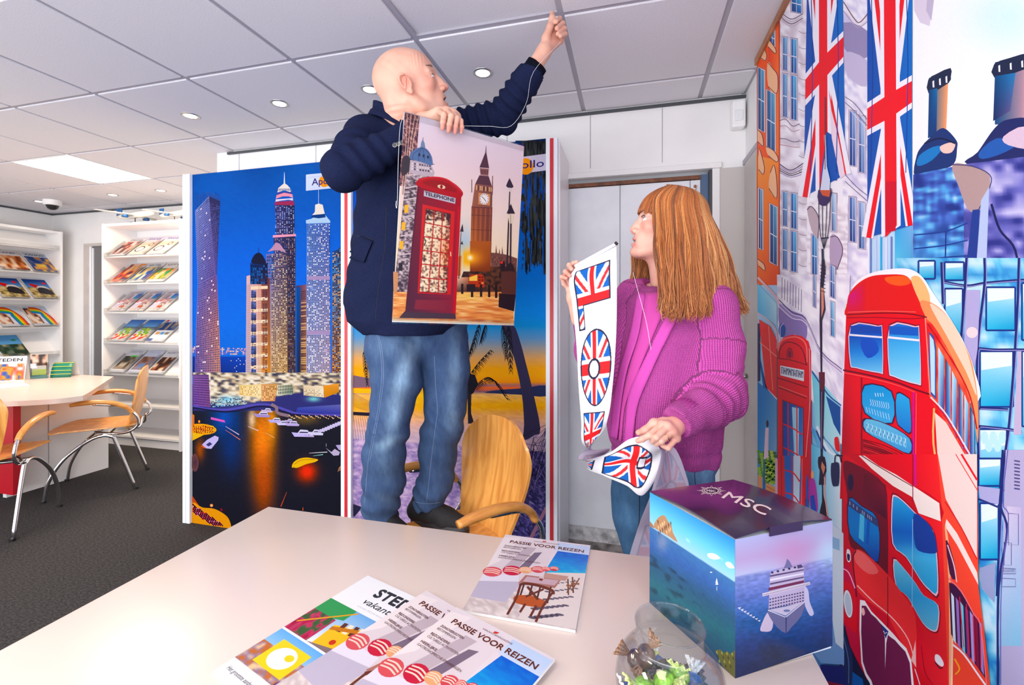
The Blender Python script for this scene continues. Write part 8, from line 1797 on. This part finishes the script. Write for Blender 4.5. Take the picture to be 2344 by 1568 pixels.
for i in range(800):     # fringe
    a = math.radians(hr.uniform(-62, 62)); lay = hr.random(); k = .985 - .04 * lay; c0 = A([-.012, 0, .045]) * .97
    sp = lambda el, kk=1: wC + B @ (c0 + eR * k * kk * A([math.cos(a) * math.cos(el), math.sin(a) * math.cos(el), math.sin(el)]))
    top = wC + B @ (c0 + eR * k * A([.25, .12 * math.sin(a), .955])); el = -.02 - .10 * (abs(a) > .5) - .22 * max(0, abs(a) - .7) + hr.uniform(-.05, .06)
    strand([top, sp(1.0), sp(.6), sp(.3, 1.01), sp(el, 1.02), sp(el - .04, 1.01)], .0011, hcol[hr.choice([0, 1, 5, 1, 3, 0])], 3)
for i in range(40):      # stray hairs
    ph = hr.uniform(100, 190); e = A([np.interp(ph, EA, EP[:, k]) for k in range(3)]); s0 = P(hr.uniform(1600, 1650), hr.uniform(520, 640), 1.45); strand([s0, s0 * .5 + e * .5 + RH * .01, e + RH * hr.uniform(.0, .02) + UZ * hr.uniform(-.01, .04)], .0005, hcol[4], 4)
ho = childof(mkobj('hair_strands', np.vstack(SV), SF, attrmat('hair_strand', .38, .5, fleck=.15, fscale=200), None, True, np.vstack(SCc)), hair); ho['kind'] = 'stuff'
# ---- knitwear
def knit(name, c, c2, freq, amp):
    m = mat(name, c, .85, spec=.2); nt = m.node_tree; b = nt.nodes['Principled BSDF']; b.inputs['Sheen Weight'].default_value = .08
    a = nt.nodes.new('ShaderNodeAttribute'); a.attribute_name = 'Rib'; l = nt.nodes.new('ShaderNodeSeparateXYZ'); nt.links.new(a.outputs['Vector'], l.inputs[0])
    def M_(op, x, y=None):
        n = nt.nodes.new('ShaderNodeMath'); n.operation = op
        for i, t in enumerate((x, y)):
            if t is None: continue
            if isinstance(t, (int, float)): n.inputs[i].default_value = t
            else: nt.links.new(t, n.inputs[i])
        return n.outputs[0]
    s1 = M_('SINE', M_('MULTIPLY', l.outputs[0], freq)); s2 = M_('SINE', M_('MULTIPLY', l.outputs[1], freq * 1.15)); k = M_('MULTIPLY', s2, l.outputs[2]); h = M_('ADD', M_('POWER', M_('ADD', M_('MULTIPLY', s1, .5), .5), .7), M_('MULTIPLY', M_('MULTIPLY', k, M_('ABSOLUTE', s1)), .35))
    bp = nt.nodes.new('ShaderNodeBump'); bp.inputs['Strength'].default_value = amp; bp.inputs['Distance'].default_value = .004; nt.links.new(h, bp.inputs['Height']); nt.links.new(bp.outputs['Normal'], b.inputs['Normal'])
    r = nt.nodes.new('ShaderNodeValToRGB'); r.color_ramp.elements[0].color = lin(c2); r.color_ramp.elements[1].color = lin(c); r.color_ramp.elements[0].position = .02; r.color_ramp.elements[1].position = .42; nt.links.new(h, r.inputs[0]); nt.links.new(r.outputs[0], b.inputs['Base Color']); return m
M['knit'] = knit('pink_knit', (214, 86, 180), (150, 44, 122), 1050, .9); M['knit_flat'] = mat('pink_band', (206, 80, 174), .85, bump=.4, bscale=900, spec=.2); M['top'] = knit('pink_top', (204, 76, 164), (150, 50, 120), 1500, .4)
CW = P(1548, 968, 1.232); CD = P(1530, 983, 1.21) - E1
g = SDF(*box_of(q((1385, 610, 1.3), (1710, 640, 1.35), (1390, 1070, 1.65), (1310, 690, 1.5), (1640, 1070, 1.65)), .07), .005)
g.loft([stt(640, 1540, 1.50, .060, .055), stt(662, 1540, 1.50, .115, .08), stt(690, 1540, 1.50, .155, .105), stt(760, 1540, 1.49, .172, .125), stt(860, 1530, 1.48, .180, .135), stt(960, 1520, 1.48, .182, .140), stt(1030, 1518, 1.48, .176, .135), stt(1054, 1518, 1.48, .166, .125)], .02, p=2.2)
def cfold(A_, f, ph, lo, hi): return lambda t, x, y, z: A_ * np.clip((t - lo) / .2, 0, 1) * np.clip((hi - t) / .15, 0, 1) * np.sin(t * f + ph + x * 18)
g.chain([P(1590, 672, 1.46), S1], [.055, .07], .03); g.cone(S1, P(1648, 800, 1.39), .068, .066, .025); g.cone(P(1648, 800, 1.39), E1 - RH * .0, .066, .064, .03, fold=cfold(.004, 16, 0, .2, 1.2)); g.cone(E1, P(1612, 935, 1.30), .064, .060, .03, fold=cfold(.005, 20, 1, -.1, 1.2)); g.cone(P(1600, 940, 1.29), CW, .052, .044, .018); g.cone(P(1668, 930, 1.36), P(1640, 950, 1.33), .04, .04, .03)
g.chain([P(1490, 665, 1.53), S2, E2, P(1345, 800, 1.48), P(1334, 745, 1.455)], [.05, .06, .055, .04, .034], .025)
g.cut(CW, CD, near=P(1515, 992, 1.20), rad=.075); g.ell(wn_ + UZ * .03 - RH * .035 - FH * .01, (.06, .055, .06), .01, sub=True)
def kf(x, y, z):
    r_ = x * RH[0] + y * RH[1]; hem = (HORY - 1022) / FPX * 1.48 + CAMZ
    return .004 * np.sin(r_ * 30 + z * 9) * np.sin(z * 16 + 1) + .0022 * np.sin(r_ * 70 - z * 22) * (z < CAMZ - .1) - .004 * np.exp(-((z - hem) / .012) ** 2)
g.disp(kf); V, F = g.mesh()
def ribattr(o, V, limbs, hemz=None):
    rib = V @ RH * 1.0 + (V[:, 2] - 1) * .10; lng = V[:, 2].copy(); amt = np.ones(len(V)); best = np.full(len(V), .0)
    ctr = V - wn_; ang = np.arctan2(V @ FH - 1.48, V @ RH - .50); rib = ang * .165 + (V[:, 2] - CAMZ) * .12 * np.sign(1)
    for a, b, r1 in limbs:
        ab = b - a; L_ = np.linalg.norm(ab); ax = ab / L_; p = V - a; t = p @ ax; d = np.linalg.norm(p - t[:, None] * ax, axis=1); m = (t > -.02) & (t < L_ + .03) & (d < r1)
        u = np.cross(ax, FH); u /= np.linalg.norm(u); w = np.cross(ax, u); an = np.arctan2(p @ u, p @ w); rib[m] = an[m] * .06; lng[m] = t[m]
    if hemz is not None: amt[V[:, 2] < hemz] = 0
    at = o.data.attributes.new('Rib', 'FLOAT_VECTOR', 'POINT'); at.data.foreach_set('vector', np.column_stack([rib, lng, amt]).astype(np.float32).ravel())
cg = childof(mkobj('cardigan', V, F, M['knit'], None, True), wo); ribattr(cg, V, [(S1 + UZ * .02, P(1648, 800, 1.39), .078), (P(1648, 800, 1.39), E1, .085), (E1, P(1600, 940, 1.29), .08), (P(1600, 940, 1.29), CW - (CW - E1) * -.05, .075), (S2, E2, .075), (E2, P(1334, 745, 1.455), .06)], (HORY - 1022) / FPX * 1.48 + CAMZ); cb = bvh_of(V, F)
dd = CD / np.linalg.norm(CD); cu = CW - dd * .012
o = childof(MB().tube([cu - dd * .05, cu, cu + dd * .012, cu + dd * .0125, cu + dd * .002], [.046, .0435, .0415, .037, .035], 32).obj('cuff', M['knit_flat'], None, smooth=True), cg)
mb = MB(); u_ = np.cross(dd, UZ); u_ /= np.linalg.norm(u_); w_ = np.cross(dd, u_)
for i in range(30): a = i * 2 * math.pi / 30; n_ = math.cos(a) * u_ + math.sin(a) * w_; mb.tube([cu - dd * .052 + n_ * .0465, cu + n_ * .0435, cu + dd * .0125 + n_ * .0405], [.002, .0028, .0022], 6)
childof(mb.obj('cuff_ribbing', M['knit_flat'], None, smooth=True), o)['kind'] = 'stuff'
# button band and the ribbed top showing between the fronts
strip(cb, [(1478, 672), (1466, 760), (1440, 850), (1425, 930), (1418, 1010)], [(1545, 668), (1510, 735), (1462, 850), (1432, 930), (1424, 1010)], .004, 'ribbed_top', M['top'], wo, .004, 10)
strip(cb, [(1545, 690), (1515, 745), (1470, 835), (1440, 910), (1433, 1000), (1432, 1050)], [(1562, 706), (1532, 765), (1492, 850), (1462, 925), (1452, 1000), (1452, 1052)], .006, 'button_band', M['knit_flat'], cg, .007, 10)
strip(cb, [(1462, 672), (1446, 760), (1422, 850), (1408, 930), (1402, 1000)], [(1478, 676), (1464, 765), (1438, 850), (1424, 930), (1416, 1005)], .006, 'button_band', M['knit_flat'], cg, .007, 10)
V, F = thick(lambda u, v: wn_ + UZ * (.004 + .030 * v + .002 * math.sin(u * 130) * v) - RH * .006 + RH * (.0545 + .003 * (1 - v)) * math.cos(6.283 * u) + FH * (.0545 + .003 * (1 - v)) * math.sin(6.283 * u) + RH * -.004 * v, 80, 5, .0025); childof(mkobj('top_collar', V, F, M['knit_flat'], None, True), wo)
# ---- jeans and shoes
g = SDF(*box_of(q((1385, 1020, 1.3), (1640, 1020, 1.65), (1400, 1650, 1.4), (1640, 1620, 1.65)), .07), .006)
g.loft([stt(1000, 1520, 1.48, .158, .118), stt(1060, 1520, 1.48, .162, .122), stt(1100, 1520, 1.48, .150, .115)], .02); g.chain([P(1462, 1090, 1.46), P(1462, 1180, 1.45), P(1478, 1290, 1.45), P(1480, 1400, 1.46), P(1488, 1590, 1.46)], [.088, .080, .062, .058, .05], .02); g.chain([P(1570, 1090, 1.52), P(1575, 1180, 1.52), P(1580, 1290, 1.51), P(1580, 1420, 1.52), P(1580, 1560, 1.52)], [.09, .082, .064, .06, .05], .02)
g.disp(lambda x, y, z: .0025 * np.sin(z * 50 + x * 40) + .002 * np.sin(z * 21 + y * 50)); g.cut(A([0, 0, .06]), -UZ, near=P(1530, 1640, 1.5), rad=.35); V, F = g.mesh()
jn = childof(mkobj('jeans', V, F, M['denim'], None, True, denim(V, [(1570, 1080, 60, 40, 0, .35), (1625, 1080, 20, 60, 0, .5), (1440, 1150, 16, 60, 0, .08)], (40, 78, 118), (130, 180, 214))), wo); wjb = bvh_of(V, F)  # pale patch at the right hip paints side light into the denim
for px in ([(1592, 1060), (1590, 1085), (1592, 1110)], [(1462, 1100), (1464, 1150), (1462, 1200), (1456, 1250)]):
    o = drape(wjb, px, .0012, 'seam', darkn, None, 8)
    if o: childof(o, jn)
_man = man; man = wo; shoe(at_z(1500, 1.50, .0), at_z(1380, 1.36, .0), '', 'shoe'); shoe(at_z(1590, 1.55, .0), at_z(1470, 1.42, .0), '', 'shoe'); man = _man
# ring on her finger
rc = (P(1514, 1010, 1.18) + P(1540, 988, 1.20)) / 2; ax = P(1514, 1010, 1.18) - P(1540, 988, 1.20); ax /= np.linalg.norm(ax); rc = rc + ax * .006; u_ = np.cross(ax, UZ); u_ /= np.linalg.norm(u_); w_ = np.cross(ax, u_)
tag(MB().tube([rc + .0098 * (math.cos(a) * u_ + math.sin(a) * w_) for a in np.linspace(0, 2 * math.pi, 28)], .0013, 8).obj('ring', mat('gold', (230, 190, 120), .2, metal=1), None, smooth=True), 'gold ring on the woman\'s left hand', 'ring')
# ================================================================ the cloth banner
rows = [  # s, left(u,v,d), right(u,v,d)
 (0, (1321, 607, 1.375), (1411, 557, 1.33)), (45, (1303, 640, 1.385), (1412, 610, 1.335)), (90, (1309, 690, 1.385), (1412, 660, 1.335)), (190, (1319, 785, 1.38), (1410, 765, 1.33)), (290, (1325, 890, 1.375), (1402, 880, 1.325)), (370, (1331, 965, 1.375), (1392, 955, 1.335)), (425, (1335, 1018, 1.385), (1378, 990, 1.36)),
 (455, (1352, 1032, 1.43), (1352, 1018, 1.36)), (490, (1396, 1028, 1.45), (1330, 1040, 1.355)), (520, (1372, 1050, 1.43), (1325, 1052, 1.33)), (550, (1345, 1068, 1.37), (1345, 1052, 1.30)), (600, (1382, 1088, 1.30), (1392, 1038, 1.28)), (660, (1432, 1108, 1.26), (1442, 1006, 1.25)), (710, (1470, 1128, 1.235), (1478, 1000, 1.225)), (745, (1500, 1090, 1.24), (1494, 1008, 1.22)),
 (785, (1530, 1024, 1.26), (1510, 1030, 1.22)), (860, (1572, 1095, 1.30), (1492, 1112, 1.23)), (980, (1560, 1200, 1.34), (1462, 1200, 1.26)), (1100, (1535, 1320, 1.36), (1432, 1310, 1.29)), (1300, (1520, 1440, 1.37), (1430, 1440, 1.31)), (1440, (1515, 1560, 1.38), (1430, 1560, 1.32))]
ss = A([r_[0] for r_ in rows], float); QL = A([P(*r_[1]) for r_ in rows]); QR = A([P(*r_[2]) for r_ in rows])
def crom(x, X, Y):
    i = np.clip(np.searchsorted(X, x, 'right') - 1, 0, len(X) - 2); h = X[i + 1] - X[i]; t = ((x - X[i]) / h)[:, None]; m = np.gradient(Y, X, axis=0); h = h[:, None]
    return (2 * t ** 3 - 3 * t ** 2 + 1) * Y[i] + (t ** 3 - 2 * t ** 2 + t) * h * m[i] + (-2 * t ** 3 + 3 * t ** 2) * Y[i + 1] + (t ** 3 - t ** 2) * h * m[i + 1]
ns, nt_ = 1000, 96; sg = np.linspace(0, 1440, ns + 1); tg = np.linspace(0, 1, nt_ + 1); AL, AR = crom(sg, ss, QL), crom(sg, ss, QR)
G = AL[:, None] * (1 - tg)[None, :, None] + AR[:, None] * tg[None, :, None]
w_ = np.exp(-((sg - 690) / 60) ** 2)[:, None] * np.sin(tg * 9 + 1)[None] * .012 + np.exp(-((sg - 900) / 150) ** 2)[:, None] * np.sin(tg * 6 + 2)[None] * .008 + .003 * np.sin(tg[None] * 5 + sg[:, None] * .012)
G = G - FH * w_[:, :, None]
S_, T_ = np.meshgrid(sg, tg, indexing='ij'); S_ = S_.ravel(); T_ = T_.ravel(); WHT = A([240, 238, 244.0]); OUT = A([44, 40, 66.0])
def jack(x, y):
    """union flag colours, x,y in -1..1"""
    C = np.tile(A([26, 98, 184.0]), (len(x), 1)); d1 = np.abs(x - y) / 1.41; d2 = np.abs(x + y) / 1.41; dm = np.minimum(d1, d2); C[dm < .20] = WHT; sd = np.where(d1 < d2, x - y, x + y) * np.sign(x); C[(dm < .20) & (sd > -.02) & (sd < .17)] = A([232, 52, 56]); C[(np.abs(x) < .22) | (np.abs(y) < .24)] = WHT; C[(np.abs(x) < .12) | (np.abs(y) < .14)] = A([236, 40, 44]); return C
C = np.tile(WHT, (len(S_), 1))
def letter(inside, border, x, y): C[border] = OUT; m = inside; C[m] = jack(x[m], y[m])
def rectmask(t0, t1, s0, s1, bt=.028, bs=4): o = (T_ > t0) & (T_ < t1) & (S_ > s0) & (S_ < s1); i = (T_ > t0 + bt) & (T_ < t1 - bt) & (S_ > s0 + bs) & (S_ < s1 - bs); return o, i
o1, i1 = rectmask(.10, .87, 26, 108); o2, i2 = rectmask(.10, .26, 26, 165); o = o1 | o2; i = (i1 | ((T_ > .128) & (T_ < .232) & (S_ > 40) & (S_ < 161))) & ~(o2 & ~i2 & (S_ > 104)); letter(i, o, (T_ - .48) / .40, (S_ - 96) / 66)
def oval(cs, rs, hs):
    e = ((T_ - .5) / .42) ** 2 + ((S_ - cs) / rs) ** 2; h_ = ((T_ - .46) / .17) ** 2 + ((S_ - cs) / hs) ** 2; e2 = ((T_ - .5) / .385) ** 2 + ((S_ - cs) / (rs - 4)) ** 2; h2 = ((T_ - .46) / .12) ** 2 + ((S_ - cs) / (hs - 5)) ** 2
    letter((e2 < 1) & (h_ > 1), (e < 1) & (h2 > 1), (T_ - .47) / .42, (S_ - cs) / rs); C[h2 < 1] = WHT
oval(252, 84, 22); o, i = rectmask(.10, .84, 350, 470); letter(i, o, (T_ - .40) / .42, (S_ - 412) / 60)
o, i = rectmask(.1, .8, 500, 572); letter(i, o, (T_ - .45) / .4, (S_ - 530) / 40)
e = (T_ > .08) & (T_ < .88) & (S_ > 592) & (S_ < 742 - 90 * (np.abs(T_ - .48) * 2.2) ** 3); i = (T_ > .11) & (T_ < .85) & (S_ > 597) & (S_ < 736 - 90 * (np.abs(T_ - .48) * 2.25) ** 3); letter(i, e, (T_ - .5) / .42, (S_ - 680) / 66)
oo = (np.abs(T_ - .52) < .13) & (np.abs(S_ - 706) < 14); C[oo] = OUT; C[(np.abs(T_ - .52) < .09) & (np.abs(S_ - 706) < 10)] = WHT
oval(880, 78, 20); o, i = rectmask(.1, .86, 980, 1110); letter(i, o, (T_ - .48) / .42, (S_ - 1045) / 66)
Vb = G.reshape(-1, 3); Wn = nt_ + 1; ii, jj = np.meshgrid(np.arange(ns), np.arange(nt_), indexing='ij'); k0 = (ii * Wn + jj).ravel(); Fb = np.stack([k0, k0 + 1, k0 + Wn + 1, k0 + Wn], 1)
bnr = empty('flag_banner', tuple(P(1366, 582, 1.35)), label='white cloth banner with union flag letters held up by the woman', cat='banner')
dG = np.cross(np.gradient(G, axis=0), np.gradient(G, axis=1)); dG /= np.linalg.norm(dG, axis=2)[:, :, None] + 1e-9
if (dG[300, 50] @ (A([0, 0, CAMZ]) - G[300, 50])) < 0: dG = -dG
childof(mkobj('cloth_front', Vb + dG.reshape(-1, 3) * .0003, Fb, M['print'], None, True, s2l(C) * .84), bnr)
st = 10; Gb = G[::st, ::st]; V2 = (Gb - dG[::st, ::st] * .0003).reshape(-1, 3); Cf = (C.reshape(ns + 1, Wn, 3)[::2, ::2] * .16 + A([226, 218, 236.0]) * .84).reshape(-1, 3); Gq = (G[::2, ::2] - dG[::2, ::2] * .0003).reshape(-1, 3); n2_, m2__ = (ns // 2), (nt_ // 2)
ii, jj = np.meshgrid(np.arange(n2_), np.arange(m2__), indexing='ij'); k0 = (ii * (m2__ + 1) + jj).ravel(); childof(mkobj('cloth_back', Gq, np.stack([k0, k0 + 1, k0 + m2__ + 2, k0 + m2__ + 1], 1), M['print'], None, True, s2l(Cf) * .84), bnr)
childof(MB().tube([P(1316, 610, 1.377), P(1411, 558, 1.328)], .0052, 14).obj('rod', M['paper'], None, smooth=True), bnr)
childof(MB().tube([P(1409, 559, 1.329), P(1412.5, 555.5, 1.326)], .0056, 14).obj('rod_cap', M['black'], None, smooth=True), bnr)
childof(MB().tube([P(1449, 624, 1.36), P(1462, 672, 1.33), P(1480, 740, 1.30), P(1490, 800, 1.29)], .0005, 4, 5).obj('thread', nyl, None), bnr); childof(MB().tube([P(1303, 720, 1.4), P(1308, 738, 1.4), P(1314, 735, 1.4)], .0005, 4, 3).obj('hook', M['steel'], None), bnr)
